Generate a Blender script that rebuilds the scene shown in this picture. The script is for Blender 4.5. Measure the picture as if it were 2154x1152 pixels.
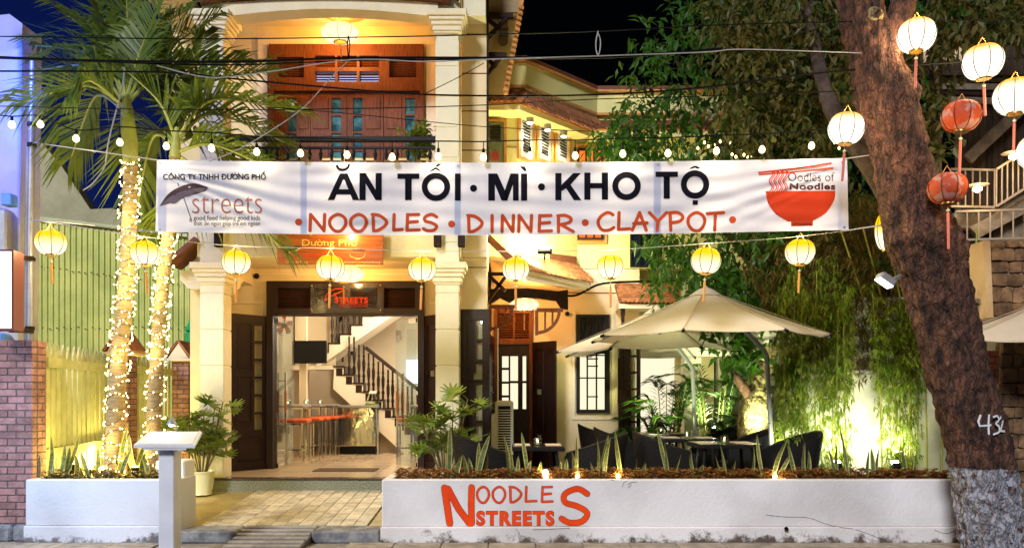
import bpy, bmesh, math, random
from mathutils import Vector, Matrix
from math import sin, cos, pi, radians, sqrt
R = random.Random(7)
for o in list(bpy.data.objects): bpy.data.objects.remove(o)
SC = bpy.context.scene
COL = SC.collection
F, CX, HY, EYE = 1700.0, 1077.0, 830.0, 1.6
# ---------------------------------------------------------------- camera, world, sun, exposure
cam = bpy.data.objects.new('camera', bpy.data.cameras.new('camera')); COL.objects.link(cam)
cam.location = (0, 0, EYE); cam.rotation_euler = (pi/2, 0, 0)
cam.data.sensor_width = 36; cam.data.lens = 36*F/2154; cam.data.shift_y = (HY-576)/2154
cam.data.clip_end = 500; SC.camera = cam
W = bpy.data.worlds.new('World'); SC.world = W; W.use_nodes = True
wn, wl = W.node_tree.nodes, W.node_tree.links
bg = wn['Background']
sky = wn.new('ShaderNodeTexSky'); sky.sky_type = 'NISHITA'; sky.sun_disc = False
sky.sun_elevation = radians(3); sky.sun_rotation = radians(-150)
tc = wn.new('ShaderNodeTexCoord'); sp = wn.new('ShaderNodeSeparateXYZ'); wl.new(tc.outputs['Generated'], sp.inputs[0])
mr = wn.new('ShaderNodeMapRange'); mr.inputs['From Min'].default_value = -.95; mr.inputs['From Max'].default_value = -.02
wl.new(sp.outputs['X'], mr.inputs['Value'])
rp = wn.new('ShaderNodeMixRGB'); wl.new(mr.outputs[0], rp.inputs['Fac'])
rp.inputs['Color1'].default_value = (.10, .20, 1.6, 1); rp.inputs['Color2'].default_value = (.006, .007, .012, 1)
mx = wn.new('ShaderNodeMixRGB'); mx.blend_type = 'MULTIPLY'; mx.inputs['Fac'].default_value = 1
wl.new(sky.outputs[0], mx.inputs['Color1']); wl.new(rp.outputs[0], mx.inputs['Color2'])
wl.new(mx.outputs[0], bg.inputs['Color']); bg.inputs['Strength'].default_value = .035
sun = bpy.data.objects.new('street_light_sun', bpy.data.lights.new('street_light_sun', 'SUN')); COL.objects.link(sun)
sun.data.energy = 1.6; sun.data.angle = radians(12); sun.data.color = (.92, .93, 1)
sun.rotation_euler = (radians(62), 0, radians(-24))
SC.view_settings.view_transform = 'Standard'; SC.view_settings.look = 'None'
SC.view_settings.exposure = .9; SC.view_settings.gamma = 1; SC.view_settings.use_curve_mapping = False
SC.cycles.use_denoising = True; SC.cycles.max_bounces = 6; SC.cycles.transparent_max_bounces = 10
SC.cycles.sample_clamp_indirect = 4; SC.cycles.caustics_reflective = False; SC.cycles.caustics_refractive = False
# ---------------------------------------------------------------- helpers
def P(px, py, D): return Vector(((px-CX)/F*D, D, EYE-(py-HY)/F*D))
def X(px, D): return (px-CX)/F*D
def Z(py, D): return EYE-(py-HY)/F*D
def on_line(px, a, b):
    k = (px-CX)/F                       # x = k*y
    (x0, y0), (x1, y1) = a, b
    t = (k*y0-x0)/((x1-x0)-k*(y1-y0)); return x0+t*(x1-x0), y0+t*(y1-y0)

def mat(name, col, rough=.6, metal=0, col2=None, ns=6, bump=0, bs=60, spec=.4, var=0, nd=4, lo=.38, hi=.62, trans=0, stretch=None, coat=0):
    m = bpy.data.materials.new(name); m.use_nodes = True
    n, l = m.node_tree.nodes, m.node_tree.links
    b = n['Principled BSDF']; b.inputs['Roughness'].default_value = rough; b.inputs['Metallic'].default_value = metal
    b.inputs['Specular IOR Level'].default_value = spec; b.inputs['Coat Weight'].default_value = coat
    b.inputs['Base Color'].default_value = (*col, 1)
    g = n.new('ShaderNodeNewGeometry'); src = g.outputs['Position']
    if stretch:
        mp = n.new('ShaderNodeMapping'); mp.inputs['Scale'].default_value = stretch; l.new(src, mp.inputs[0]); src = mp.outputs[0]
    cur = None
    if col2:
        t = n.new('ShaderNodeTexNoise'); t.inputs['Scale'].default_value = ns; t.inputs['Detail'].default_value = nd; t.inputs['Roughness'].default_value = .65
        l.new(src, t.inputs['Vector'])
        r = n.new('ShaderNodeMapRange'); r.inputs['From Min'].default_value = lo; r.inputs['From Max'].default_value = hi; l.new(t.outputs['Fac'], r.inputs['Value'])
        x = n.new('ShaderNodeMixRGB'); x.inputs['Color1'].default_value = (*col, 1); x.inputs['Color2'].default_value = (*col2, 1)
        l.new(r.outputs[0], x.inputs['Fac']); cur = x.outputs[0]
    if var:
        oi = n.new('ShaderNodeObjectInfo'); r = n.new('ShaderNodeMapRange'); r.inputs['To Min'].default_value = 1-var; r.inputs['To Max'].default_value = 1+var
        l.new(oi.outputs['Random'], r.inputs['Value'])
        x = n.new('ShaderNodeVectorMath'); x.operation = 'SCALE'
        if cur: l.new(cur, x.inputs[0])
        else: x.inputs[0].default_value = col
        l.new(r.outputs[0], x.inputs['Scale']); cur = x.outputs[0]
    if cur: l.new(cur, b.inputs['Base Color'])
    if bump:
        t = n.new('ShaderNodeTexNoise'); t.inputs['Scale'].default_value = bs; t.inputs['Detail'].default_value = 3; l.new(src, t.inputs['Vector'])
        bp = n.new('ShaderNodeBump'); bp.inputs['Strength'].default_value = bump; bp.inputs['Distance'].default_value = .02
        l.new(t.outputs['Fac'], bp.inputs['Height']); l.new(bp.outputs[0], b.inputs['Normal'])
    if trans:
        out = n['Material Output']; tr = n.new('ShaderNodeBsdfTranslucent'); ms = n.new('ShaderNodeMixShader'); ms.inputs[0].default_value = trans
        if cur: l.new(cur, tr.inputs['Color'])
        else: tr.inputs['Color'].default_value = (*col, 1)
        l.new(b.outputs[0], ms.inputs[1]); l.new(tr.outputs[0], ms.inputs[2]); l.new(ms.outputs[0], out.inputs['Surface'])
    return m

def emis(name, col, s, transp=0, sample=True, grad=None):
    m = bpy.data.materials.new(name); m.use_nodes = True
    n, l = m.node_tree.nodes, m.node_tree.links
    n.remove(n['Principled BSDF']); out = n['Material Output']
    e = n.new('ShaderNodeEmission'); e.inputs['Color'].default_value = (*col, 1); e.inputs['Strength'].default_value = s
    if grad:      # silk that glows whitest near its bulb, dyed at the top
        c = n.new('ShaderNodeTexCoord'); sx = n.new('ShaderNodeSeparateXYZ'); l.new(c.outputs['Object'], sx.inputs[0])
        r = n.new('ShaderNodeMapRange'); r.inputs['From Min'].default_value = grad[2]; r.inputs['From Max'].default_value = grad[3]; l.new(sx.outputs['Z'], r.inputs['Value'])
        x = n.new('ShaderNodeMixRGB'); x.inputs['Color1'].default_value = (*grad[0], 1); x.inputs['Color2'].default_value = (*grad[1], 1)
        l.new(r.outputs[0], x.inputs['Fac']); l.new(x.outputs[0], e.inputs['Color'])
    src = e.outputs[0]
    if transp:
        t = n.new('ShaderNodeBsdfTransparent'); ms = n.new('ShaderNodeMixShader'); ms.inputs[0].default_value = transp
        l.new(src, ms.inputs[1]); l.new(t.outputs[0], ms.inputs[2]); src = ms.outputs[0]
    l.new(src, out.inputs['Surface'])
    if not sample: m.cycles.emission_sampling = 'NONE'
    return m

def glassmat(name, tint=(.9, .95, .95), gloss=.12, rough=.03):
    m = bpy.data.materials.new(name); m.use_nodes = True
    n, l = m.node_tree.nodes, m.node_tree.links; n.remove(n['Principled BSDF'])
    t = n.new('ShaderNodeBsdfTransparent'); t.inputs[0].default_value = (*tint, 1)
    g = n.new('ShaderNodeBsdfGlossy'); g.inputs['Roughness'].default_value = rough
    ms = n.new('ShaderNodeMixShader'); ms.inputs[0].default_value = gloss
    l.new(t.outputs[0], ms.inputs[1]); l.new(g.outputs[0], ms.inputs[2]); l.new(ms.outputs[0], n['Material Output'].inputs['Surface'])
    return m

def wsum(o):
    v = Vector((0, 0, 0))
    while o: v += o.location; o = o.parent
    return v
def tag(o, label=None, cat=None, group=None, kind=None):
    if label: o['label'] = label
    if cat: o['category'] = cat
    if group: o['group'] = group
    if kind: o['kind'] = kind
    return o
def T(name, label, cat, loc=(0, 0, 0), group=None):
    o = bpy.data.objects.new(name, None); o.empty_display_size = .1; COL.objects.link(o); o.location = loc
    return tag(o, label, cat, group)
def mesh_obj(name, me, parent=None, loc=None, rot=None, scale=None):
    o = bpy.data.objects.new(name, me); COL.objects.link(o)
    if parent: o.parent = parent
    if loc is not None: o.location = Vector(loc)-(wsum(parent) if parent else Vector())
    if rot is not None: o.rotation_euler = rot
    if scale is not None: o.scale = scale
    return o
def copy_tree(o, parent=None):
    c = o.copy(); COL.objects.link(c); c.parent = parent
    for ch in list(o.children): copy_tree(ch, c)
    return c

class MB:
    def __init__(s): s.v = []; s.f = []
    def add(s, vs, fs):
        n = len(s.v); s.v += [tuple(v) for v in vs]; s.f += [tuple(i+n for i in f) for f in fs]; return s
    def box(s, x0, x1, y0, y1, z0, z1, b=0):
        if x0 > x1: x0, x1 = x1, x0
        if y0 > y1: y0, y1 = y1, y0
        if z0 > z1: z0, z1 = z1, z0
        return s.obox(((x0+x1)/2, (y0+y1)/2, (z0+z1)/2), (x1-x0, y1-y0, z1-z0), None, b)
    def obox(s, c, d, M=None, b=0):
        bm = bmesh.new(); bmesh.ops.create_cube(bm, size=1)
        for v in bm.verts: v.co = Vector((v.co.x*d[0], v.co.y*d[1], v.co.z*d[2]))
        if b: bmesh.ops.bevel(bm, geom=bm.edges[:], offset=min(b, min(d)*.4), segments=1, affect='EDGES')
        if M is not None: bmesh.ops.transform(bm, matrix=M.to_4x4(), verts=bm.verts)
        c = Vector(c); bm.verts.index_update()
        s.add([v.co+c for v in bm.verts], [[v.index for v in f.verts] for f in bm.faces]); bm.free(); return s
    def bar(s, p0, p1, w, d, up=(0, 0, 1), b=0):      # rectangular bar from p0 to p1, w across, d along 'up'
        p0, p1 = Vector(p0), Vector(p1); a = (p1-p0); L = a.length
        if L < 1e-6: return s
        a /= L; u = Vector(up)
        if abs(a.dot(u)) > .98: u = Vector((0, 1, 0))
        n = a.cross(u).normalized(); u = n.cross(a).normalized()
        M = Matrix((n, a, u)).transposed(); return s.obox((p0+p1)/2, (w, L, d), M, b)
    def tube(s, pts, r, n=8, cap=True):
        pts = [Vector(p) for p in pts]; rs = r if isinstance(r, (list, tuple)) else [r]*len(pts)
        base = len(s.v); up = Vector((.13, .21, 1)).normalized(); rings = []
        for i, p in enumerate(pts):
            a = (pts[min(i+1, len(pts)-1)]-pts[max(i-1, 0)])
            a = a.normalized() if a.length > 1e-9 else Vector((0, 0, 1))
            if abs(a.dot(up)) > .97: u = a.cross(Vector((1, 0, 0))).normalized()
            else: u = a.cross(up).normalized()
            if i and u.dot(pu) < 0 and abs(a.dot(up)) > .9: u = -u
            pu = u; w = a.cross(u)
            rings.append([p+(u*cos(2*pi*k/n)+w*sin(2*pi*k/n))*rs[i] for k in range(n)])
        for rg in rings: s.v += [tuple(v) for v in rg]
        for i in range(len(pts)-1):
            for k in range(n):
                a0 = base+i*n+k; b0 = base+i*n+(k+1) % n; s.f.append((a0, b0, b0+n, a0+n))
        if cap:
            s.f.append(tuple(base+k for k in range(n))[::-1]); s.f.append(tuple(base+(len(pts)-1)*n+k for k in range(n)))
        return s
    def lathe(s, prof, n=16, c=(0, 0, 0), axis=None):   # prof: (r, z)
        c = Vector(c); base = len(s.v); M = axis.to_track_quat('Z', 'Y').to_matrix() if axis else Matrix.Identity(3)
        for r, z in prof:
            for k in range(n): s.v.append(tuple(c+M@Vector((r*cos(2*pi*k/n), r*sin(2*pi*k/n), z))))
        for i in range(len(prof)-1):
            for k in range(n):
                a = base+i*n+k; b = base+i*n+(k+1) % n; s.f.append((a, b, b+n, a+n))
        s.f.append(tuple(base+k for k in range(n))[::-1]); s.f.append(tuple(base+(len(prof)-1)*n+k for k in range(n)))
        return s
    def prism(s, pts, off):        # closed polygon of 3-D points extruded by vector off
        n = len(pts); off = Vector(off); pts = [Vector(p) for p in pts]
        return s.add(pts+[p+off for p in pts], [tuple(range(n)), tuple(range(2*n-1, n-1, -1))]+[(i, i+n, (i+1) % n+n, (i+1) % n) for i in range(n)])
    def sheet(s, g):               # grid of points
        h, w = len(g), len(g[0])
        return s.add([p for r in g for p in r], [(i*w+j, i*w+j+1, (i+1)*w+j+1, (i+1)*w+j) for i in range(h-1) for j in range(w-1)])
    def mesh(s, name, m=None, smooth=False, off=Vector((0, 0, 0))):
        me = bpy.data.meshes.new(name); me.from_pydata([(v[0]-off[0], v[1]-off[1], v[2]-off[2]) for v in s.v], [], s.f)
        if m: me.materials.append(m)
        bm = bmesh.new(); bm.from_mesh(me); bmesh.ops.recalc_face_normals(bm, faces=bm.faces); bm.to_mesh(me); bm.free()
        if smooth:
            me.polygons.foreach_set('use_smooth', [True]*len(me.polygons))
            if smooth != 2: me.set_sharp_from_angle(angle=radians(42))
        me.update(); return me
    def build(s, name, m, parent=None, smooth=False, local=False, kind=None):
        off = Vector() if (local or not parent) else wsum(parent)
        o = bpy.data.objects.new(name, s.mesh(name, m, smooth, off)); COL.objects.link(o); o.parent = parent
        if kind: o['kind'] = kind
        return o
def wallgrid(xs, zs, y0, y1, holes):
    """wall between y0 and y1 with rectangular holes, only outer faces"""
    xs = sorted(set([round(v, 4) for v in xs]+[round(h[i], 4) for h in holes for i in (0, 1)])); zs = sorted(set([round(v, 4) for v in zs]+[round(h[i], 4) for h in holes for i in (2, 3)]))
    nx, nz = len(xs)-1, len(zs)-1
    def full(i, j):
        if i < 0 or j < 0 or i >= nx or j >= nz: return False
        cx, cz = (xs[i]+xs[i+1])/2, (zs[j]+zs[j+1])/2
        return not any(h[0] < cx < h[1] and h[2] < cz < h[3] for h in holes)
    m = MB()
    for i in range(nx):
        for j in range(nz):
            if not full(i, j): continue
            a, b, c, d = xs[i], xs[i+1], zs[j], zs[j+1]
            m.add([(a, y0, c), (b, y0, c), (b, y0, d), (a, y0, d)], [(0, 1, 2, 3)]); m.add([(a, y1, c), (b, y1, c), (b, y1, d), (a, y1, d)], [(3, 2, 1, 0)])
            if not full(i-1, j): m.add([(a, y0, c), (a, y1, c), (a, y1, d), (a, y0, d)], [(0, 1, 2, 3)])
            if not full(i+1, j): m.add([(b, y0, c), (b, y1, c), (b, y1, d), (b, y0, d)], [(0, 1, 2, 3)])
            if not full(i, j-1): m.add([(a, y0, c), (b, y0, c), (b, y1, c), (a, y1, c)], [(0, 1, 2, 3)])
            if not full(i, j+1): m.add([(a, y0, d), (b, y0, d), (b, y1, d), (a, y1, d)], [(0, 1, 2, 3)])
    return m
def lamp(name, loc, W_, col, r=.05, parent=None, kind='POINT', aim=None, size=1.0, blend=.6):
    L = bpy.data.lights.new(name, kind); L.energy = W_; L.color = col
    if kind in ('POINT', 'SPOT'): L.shadow_soft_size = r
    if kind == 'SPOT': L.spot_size = size; L.spot_blend = blend
    if kind == 'AREA': L.size = size
    o = bpy.data.objects.new(name, L); COL.objects.link(o); o.parent = parent
    o.location = Vector(loc)-(wsum(parent) if parent else Vector())
    if aim is not None: o.rotation_euler = (Vector(aim)-Vector(loc)).to_track_quat('-Z', 'Y').to_euler()
    o.visible_camera = False if kind != 'SUN' else True
    return o
# text: built-in font to flat polygons in a 0..1 box
DEC = {'Đ': ('D', '/'), 'Ư': ('U', "'"), 'Ờ': ('O', "`'"), 'ư': ('u', "'"), 'ờ': ('o', "`'"), 'ứ': ('u', "^'"), 'ẻ': ('e', '?'), 'ử': ('u', "'")}
def _tm(s, bold, shear, track):
    cu = bpy.data.curves.new('t', 'FONT'); cu.body = s; cu.offset = bold; cu.shear = shear; cu.resolution_u = 5; cu.fill_mode = 'FRONT'; cu.space_character = track
    o = bpy.data.objects.new('t', cu); COL.objects.link(o); dg = bpy.context.evaluated_depsgraph_get()
    me = bpy.data.meshes.new_from_object(o.evaluated_get(dg)); vs = [(v.co.x, v.co.y) for v in me.vertices]; fs = [tuple(p.vertices) for p in me.polygons]
    bpy.data.objects.remove(o); bpy.data.curves.remove(cu); bpy.data.meshes.remove(me); return vs, fs
def text2d(s, bold=0, shear=0, track=1.0):
    base = ''.join(DEC.get(ch, (ch, ''))[0] for ch in s); vs, fs = _tm(base, bold, shear, track); st = .05+bold
    for k, ch in enumerate(s):
        if ch not in DEC: continue
        bc, mk = DEC[ch]; pv, _ = _tm(base[:k+1], bold, shear, track); cv_, _ = _tm(bc, bold, shear, track)
        x1 = max(v[0] for v in pv); w = max(v[0] for v in cv_)-min(v[0] for v in cv_); x0 = x1-w; h = max(v[1] for v in cv_); xm = (x0+x1)/2
        for q in mk:
            if q == '/': P_ = [(x0-.10, h*.46), (x0+w*.42, h*.46), (x0+w*.42, h*.46+st*1.3), (x0-.10, h*.46+st*1.3)]
            elif q == "'": P_ = [(x1-.06, h*.88), (x1+.03, h*.96), (x1+.02, h*1.16), (x1+.02+st*1.6, h*1.16), (x1+.05+st*1.6, h*.92), (x1-.02, h*.76)]
            elif q == '`': P_ = [(xm-.13, h+.22), (xm-.02, h+.22), (xm+.08, h+.08), (xm+.01, h+.08)]
            elif q == '^': P_ = [(xm-.03, h+.08), (xm+.03, h+.08), (xm+.15, h+.22), (xm+.05, h+.22)]
            else: P_ = [(xm-.02, h+.08), (xm+.04, h+.08), (xm+.10, h+.2), (xm+.02, h+.26), (xm-.08, h+.22), (xm+.02, h+.18)]
            n = len(vs); vs += P_; fs.append(tuple(range(n, n+len(P_))))
    x0 = min(v[0] for v in vs); x1 = max(v[0] for v in vs); y0 = min(v[1] for v in vs); y1 = max(v[1] for v in vs)
    return [((v[0]-x0)/(x1-x0), (v[1]-y0)/(y1-y0)) for v in vs], fs
def text_on(s, box, fn, bold=0, shear=0, out=None, track=1.0):   # box = px x0,y0(top),x1,y1(bottom); fn(px,py)->3-D
    vs, fs = text2d(s, bold, shear, track); m = out or MB(); x0, y0, x1, y1 = box
    return m.add([fn(x0+u*(x1-x0), y1+v*(y0-y1)) for u, v in vs], fs)
def cr(pts, k=6, closed=False):    # Catmull-Rom
    n = len(pts); out = []
    g = (lambda i: pts[i % n]) if closed else (lambda i: pts[max(0, min(n-1, i))])
    for i in range(n if closed else n-1):
        a, b, c, d = g(i-1), g(i), g(i+1), g(i+2)
        for q in range(k):
            t = q/k
            out.append(tuple(.5*((2*b[j])+(-a[j]+c[j])*t+(2*a[j]-5*b[j]+4*c[j]-d[j])*t*t+(-a[j]+3*b[j]-3*c[j]+d[j])*t**3) for j in range(len(b))))
    if not closed: out.append(tuple(pts[-1]))
    return out
def cvec(pts, k=6): return [Vector(p) for p in cr([tuple(p) for p in pts], k)]
def ribbon(m, pts, w, fn, closed=False):   # 2-D stroke with rounded ends mapped by fn
    n = len(pts); L, Rr = [], []
    for i in range(n):
        a = pts[(i-1) % n] if closed else pts[max(0, i-1)]; b = pts[(i+1) % n] if closed else pts[min(n-1, i+1)]
        dx, dy = b[0]-a[0], b[1]-a[1]; q = sqrt(dx*dx+dy*dy) or 1; nx, ny = -dy/q*w/2, dx/q*w/2
        L.append((pts[i][0]+nx, pts[i][1]+ny)); Rr.append((pts[i][0]-nx, pts[i][1]-ny))
    vs = [fn(*p) for p in L]+[fn(*p) for p in Rr]; fs = [(i, (i+1) % n, (i+1) % n+n, i+n) for i in range(n if closed else n-1)]
    m.add(vs, fs)
    if not closed:
        for e in (0, n-1):
            a0 = math.atan2(L[e][1]-pts[e][1], L[e][0]-pts[e][0]); sg = 1 if e == 0 else -1
            c = [(pts[e][0]+cos(a0+sg*t*pi/6)*w/2, pts[e][1]+sin(a0+sg*t*pi/6)*w/2) for t in range(7)]
            m.add([fn(*p) for p in c], [tuple(range(7))])
    return m
G = {  # stroke glyphs, y up
 'N': [[(0, 0), (.04, 1)], [(.04, 1), (.95, .0)], [(.95, 0), (1, 1)]], 'M': [[(0, 0), (.1, 1)], [(.1, 1), (.5, .2)], [(.5, .2), (.9, 1)], [(.9, 1), (1, 0)]],
 'O': [('c', (.5, 1), (.05, .75), (0, .35), (.3, 0), (.7, 0), (1, .4), (.92, .8))], 'D': [[(.08, 0), (.05, 1)], ('o', (0, 1), (.5, .93), (.95, .6), (.85, .3), (.4, .03), (.08, 0))],
 'L': [[(.05, 1), (0, .04)], [(0, .04), (1, .08)]], 'E': [[(.05, 1), (0, .02)], [(.05, .98), (.95, 1)], [(.03, .52), (.85, .56)], [(0, .02), (1, .05)]],
 'S': [('o', (.95, .85), (.6, 1), (.15, .85), (.15, .6), (.6, .48), (.95, .28), (.75, .03), (.3, 0), (.02, .12))], 'I': [[(.5, 0), (.5, 1)]],
 'R': [[(.05, 0), (.05, .98)], ('o', (0, .98), (.5, 1), (.85, .8), (.7, .55), (.08, .42)), [(.2, .44), (1, 0)]], 'C': [('o', (.95, .88), (.6, 1), (.15, .75), (0, .4), (.25, .03), (.7, 0), (1, .15))],
 'A': [[(0, 0), (.5, 1)], [(.5, 1), (.95, 0)], [(.1, .38), (1, .42)]], 'Y': [[(0, 1), (.5, .5)], [(1, 1), (.5, .5)], [(.5, .5), (.45, 0)]],
 'P': [[(.1, 0), (.05, .98)], ('o', (0, .98), (.6, 1), (.95, .75), (.7, .5), (.1, .42))], 'T': [[(0, .94), (1, 1)], [(.5, .97), (.45, 0)]]}
def strokes(m, ch, box, w, fn, fn0=None, tf=None):
    x0, y0, x1, y1 = box
    for q, st in enumerate(G[ch]):
        if st[0] == 'c': pts = cr(list(st[1:]), 5, True); cl = True
        elif st[0] == 'o': pts = cr(list(st[1:]), 5); cl = False
        else: pts = [st[0], tuple((st[0][i]+st[1][i])/2 for i in (0, 1)), st[1]]; cl = False
        pts = [(x0+u*(x1-x0), y1-v*(y1-y0)) for u, v in pts]
        ribbon(m, pts, w, lambda a, b, q=q: fn(a, b, q), cl)
# ---------------------------------------------------------------- materials
M = {}
M['cream'] = mat('cream_plaster', (.82, .70, .36), .8, col2=(.74, .61, .29), ns=1.4, bump=.15, bs=90)
M['creamwarm'] = mat('peach_plaster', (.82, .69, .43), .8, col2=(.76, .62, .37), ns=1.2, bump=.12, bs=90)
M['cream_trim'] = mat('cream_trim', (.84, .75, .52), .7, col2=(.78, .68, .45), ns=3, bump=.06, bs=120)
M['colm'] = mat('column_paint', (.80, .75, .54), .7, col2=(.74, .69, .49), ns=2.2, bump=.12, bs=80)
M['yellow'] = mat('yellow_plaster', (.78, .72, .30), .8, col2=(.70, .64, .27), ns=1.5, bump=.12, bs=80)
M['white'] = mat('white_wall', (.78, .77, .76), .75, col2=(.64, .63, .62), ns=1.3, bump=.22, bs=45, nd=8, lo=.45, hi=.75)
M['orange_trim'] = mat('ochre_trim', (.62, .30, .08), .7, col2=(.45, .2, .05), ns=5)
M['brown_trim'] = mat('brown_trim', (.20, .065, .028), .65, col2=(.13, .045, .02), ns=5)
M['wood'] = mat('dark_wood', (.024, .009, .005), .45, col2=(.011, .004, .003), ns=9, stretch=(6, 6, .7), spec=.3)
M['redwood'] = mat('red_brown_wood', (.21, .062, .018), .55, col2=(.11, .030, .010), ns=7, stretch=(8, 8, .6), spec=.25)
M['timber'] = mat('old_timber', (.028, .013, .007), .7, col2=(.014, .007, .005), ns=12, spec=.2)
M['louver'] = mat('louver_wood', (.05, .018, .009), .5, col2=(.03, .010, .006), ns=9)
M['greenwood'] = mat('grey_green_shutter', (.16, .19, .10), .6, col2=(.1, .13, .07), ns=8)
M['rtile'] = mat('clay_tile', (.42, .16, .065), .75, col2=(.24, .09, .04), ns=14, var=.3, bump=.3)
M['ftile'] = mat('floor_tile', (.74, .58, .40), .12, col2=(.66, .50, .33), ns=7, var=.05, spec=.5)
M['grout'] = mat('grout', (.30, .22, .14), .8)
M['granite'] = mat('granite', (.30, .31, .22), .22, col2=(.07, .08, .06), ns=70, nd=3, spec=.6)
M['concrete'] = mat('concrete', (.34, .31, .26), .85, col2=(.20, .18, .15), ns=4, bump=.5, bs=35, nd=8)
M['kerb'] = mat('kerb_stone', (.30, .30, .30), .85, col2=(.12, .12, .13), ns=6, bump=.5, bs=30, nd=8)
M['paver'] = mat('forecourt_paver', (.62, .55, .38), .5, col2=(.44, .37, .24), ns=9, var=.22, bump=.3, bs=60)
M['yard'] = mat('yard_concrete', (.42, .33, .12), .55, col2=(.30, .23, .08), ns=3, bump=.3, bs=30)
M['asphalt'] = mat('asphalt', (.06, .06, .062), .9, col2=(.04, .04, .04), ns=20, bump=.5, bs=90)
M['brickp'] = mat('brick', (.36, .19, .17), .85, col2=(.24, .12, .11), ns=12, var=.25, bump=.5, bs=50)
M['mortar'] = mat('mortar', (.09, .075, .07), .95)
M['fence'] = mat('fence_paint', (.66, .68, .36), .6, col2=(.52, .55, .26), ns=5, bump=.1)
M['tin'] = mat('green_corrugated_metal', (.60, .62, .17), .5, metal=.2, col2=(.42, .47, .12), ns=1.6, nd=8)
M['soil'] = mat('soil', (.04, .025, .015), .95, bump=.6, bs=40)
M['blackwire'] = mat('black_cable', (.006, .006, .006), .6, spec=.1)
M['greywire'] = mat('grey_cable', (.40, .38, .36), .5)
M['steel'] = mat('galvanised_steel', (.36, .37, .40), .5, metal=.6, col2=(.3, .3, .33), ns=6)
M['chrome'] = mat('chrome', (.75, .75, .74), .08, metal=1)
M['mirror'] = mat('wavy_steel_sheet', (.62, .58, .52), .09, metal=1, bump=.8, bs=2.2, stretch=(1, 1, .6))
M['orange'] = mat('orange_seat', (.62, .10, .02), .4)
M['black'] = mat('black_plastic', (.008, .008, .009), .4, spec=.15)
M['iron'] = mat('wrought_iron', (.009, .008, .008), .5, spec=.2)
M['brass'] = mat('brass', (.55, .38, .12), .3, metal=.9)
M['wicker'] = mat('dark_wicker', (.008, .007, .008), .6, bump=1, bs=70, spec=.25)
_w = M['wicker']; _n, _l = _w.node_tree.nodes, _w.node_tree.links      # woven strands: crossing bands give the relief
_g = _n.new('ShaderNodeNewGeometry'); _p = _n.new('ShaderNodeMath'); _p.operation = 'MULTIPLY'
for _k, _d in enumerate(('Z', 'DIAGONAL')):
    _t = _n.new('ShaderNodeTexWave'); _t.bands_direction = _d; _t.inputs['Scale'].default_value = (26, 22)[_k]; _t.inputs['Distortion'].default_value = .6; _l.new(_g.outputs['Position'], _t.inputs['Vector']); _l.new(_t.outputs['Fac'], _p.inputs[_k])
_b = _n.new('ShaderNodeBump'); _b.inputs['Distance'].default_value = .012; _l.new(_p.outputs[0], _b.inputs['Height']); _l.new(_b.outputs[0], _n['Principled BSDF'].inputs['Normal'])
_m = _n.new('ShaderNodeMixRGB'); _m.inputs['Color1'].default_value = (.003, .003, .004, 1); _m.inputs['Color2'].default_value = (.022, .019, .021, 1); _l.new(_p.outputs[0], _m.inputs['Fac']); _l.new(_m.outputs[0], _n['Principled BSDF'].inputs['Base Color'])
M['cloth_um'] = mat('beige_canopy_cloth', (.70, .63, .52), .8, col2=(.64, .57, .47), ns=2, trans=.25, bump=.05, bs=200)
M['alu'] = mat('grey_umbrella_pole', (.30, .31, .34), .4, metal=.5)
M['potw'] = mat('cream_glazed_pot', (.70, .68, .42), .25, spec=.6)
M['glass'] = glassmat('clear_glass', (.92, .95, .95), .10)
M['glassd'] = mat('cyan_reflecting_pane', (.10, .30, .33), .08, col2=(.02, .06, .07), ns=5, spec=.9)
M['pane_lit'] = emis('lit_room_window', (1, .88, .62), .60, sample=False)
M['curtain'] = emis('orange_lit_curtain', (1, .13, .015), 1.0, sample=False)
M['pane_lou'] = emis('cold_lit_louver_gap', (.45, .60, 1), 1.1, sample=False)
M['leafd'] = mat('tree_leaf', (.030, .105, .008), .45, col2=(.055, .135, .012), ns=1.6, trans=.35, spec=.4)
M['leafo'] = mat('olive_leaf', (.050, .068, .010), .5, col2=(.12, .095, .020), ns=3, trans=.35)
M['bamleaf'] = mat('bamboo_leaf', (.14, .25, .016), .5, col2=(.27, .33, .035), ns=4, trans=.45)
M['bamboo'] = mat('bamboo_culm', (.34, .32, .06), .4, col2=(.2, .24, .04), ns=6)
M['palmleaf'] = mat('palm_leaflet', (.095, .165, .020), .45, col2=(.17, .22, .030), ns=5, trans=.35, spec=.5)
M['palmstem'] = mat('palm_stem', (.36, .40, .10), .5, col2=(.28, .3, .08), ns=8)
M['palmbark'] = mat('palm_trunk_bark', (.34, .26, .13), .85, col2=(.20, .15, .08), ns=9, bump=.6, bs=30, stretch=(1, 1, 5))
M['areca'] = mat('areca_leaf', (.022, .08, .010), .45, col2=(.055, .14, .016), ns=4, trans=.35)
M['rhapis'] = mat('rhapis_leaf', (.11, .22, .025), .4, col2=(.26, .32, .045), ns=6, trans=.3)
M['cane'] = mat('cane_stem', (.12, .09, .04), .7)
M['snake'] = mat('snake_plant_leaf', (.07, .11, .035), .4, col2=(.20, .22, .09), ns=26, stretch=(.3, .3, 1.6))
M['snakeedge'] = mat('snake_plant_margin', (.50, .46, .12), .45)
M['cover'] = mat('bronze_ground_cover', (.22, .06, .025), .6, col2=(.34, .18, .03), ns=9, trans=.25)
M['bark'] = mat('rough_bark', (.19, .083, .048), .9, col2=(.028, .014, .011), ns=6, nd=14, bump=1.6, bs=30, stretch=(2.2, 2.2, .6), lo=.36, hi=.62)
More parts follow.
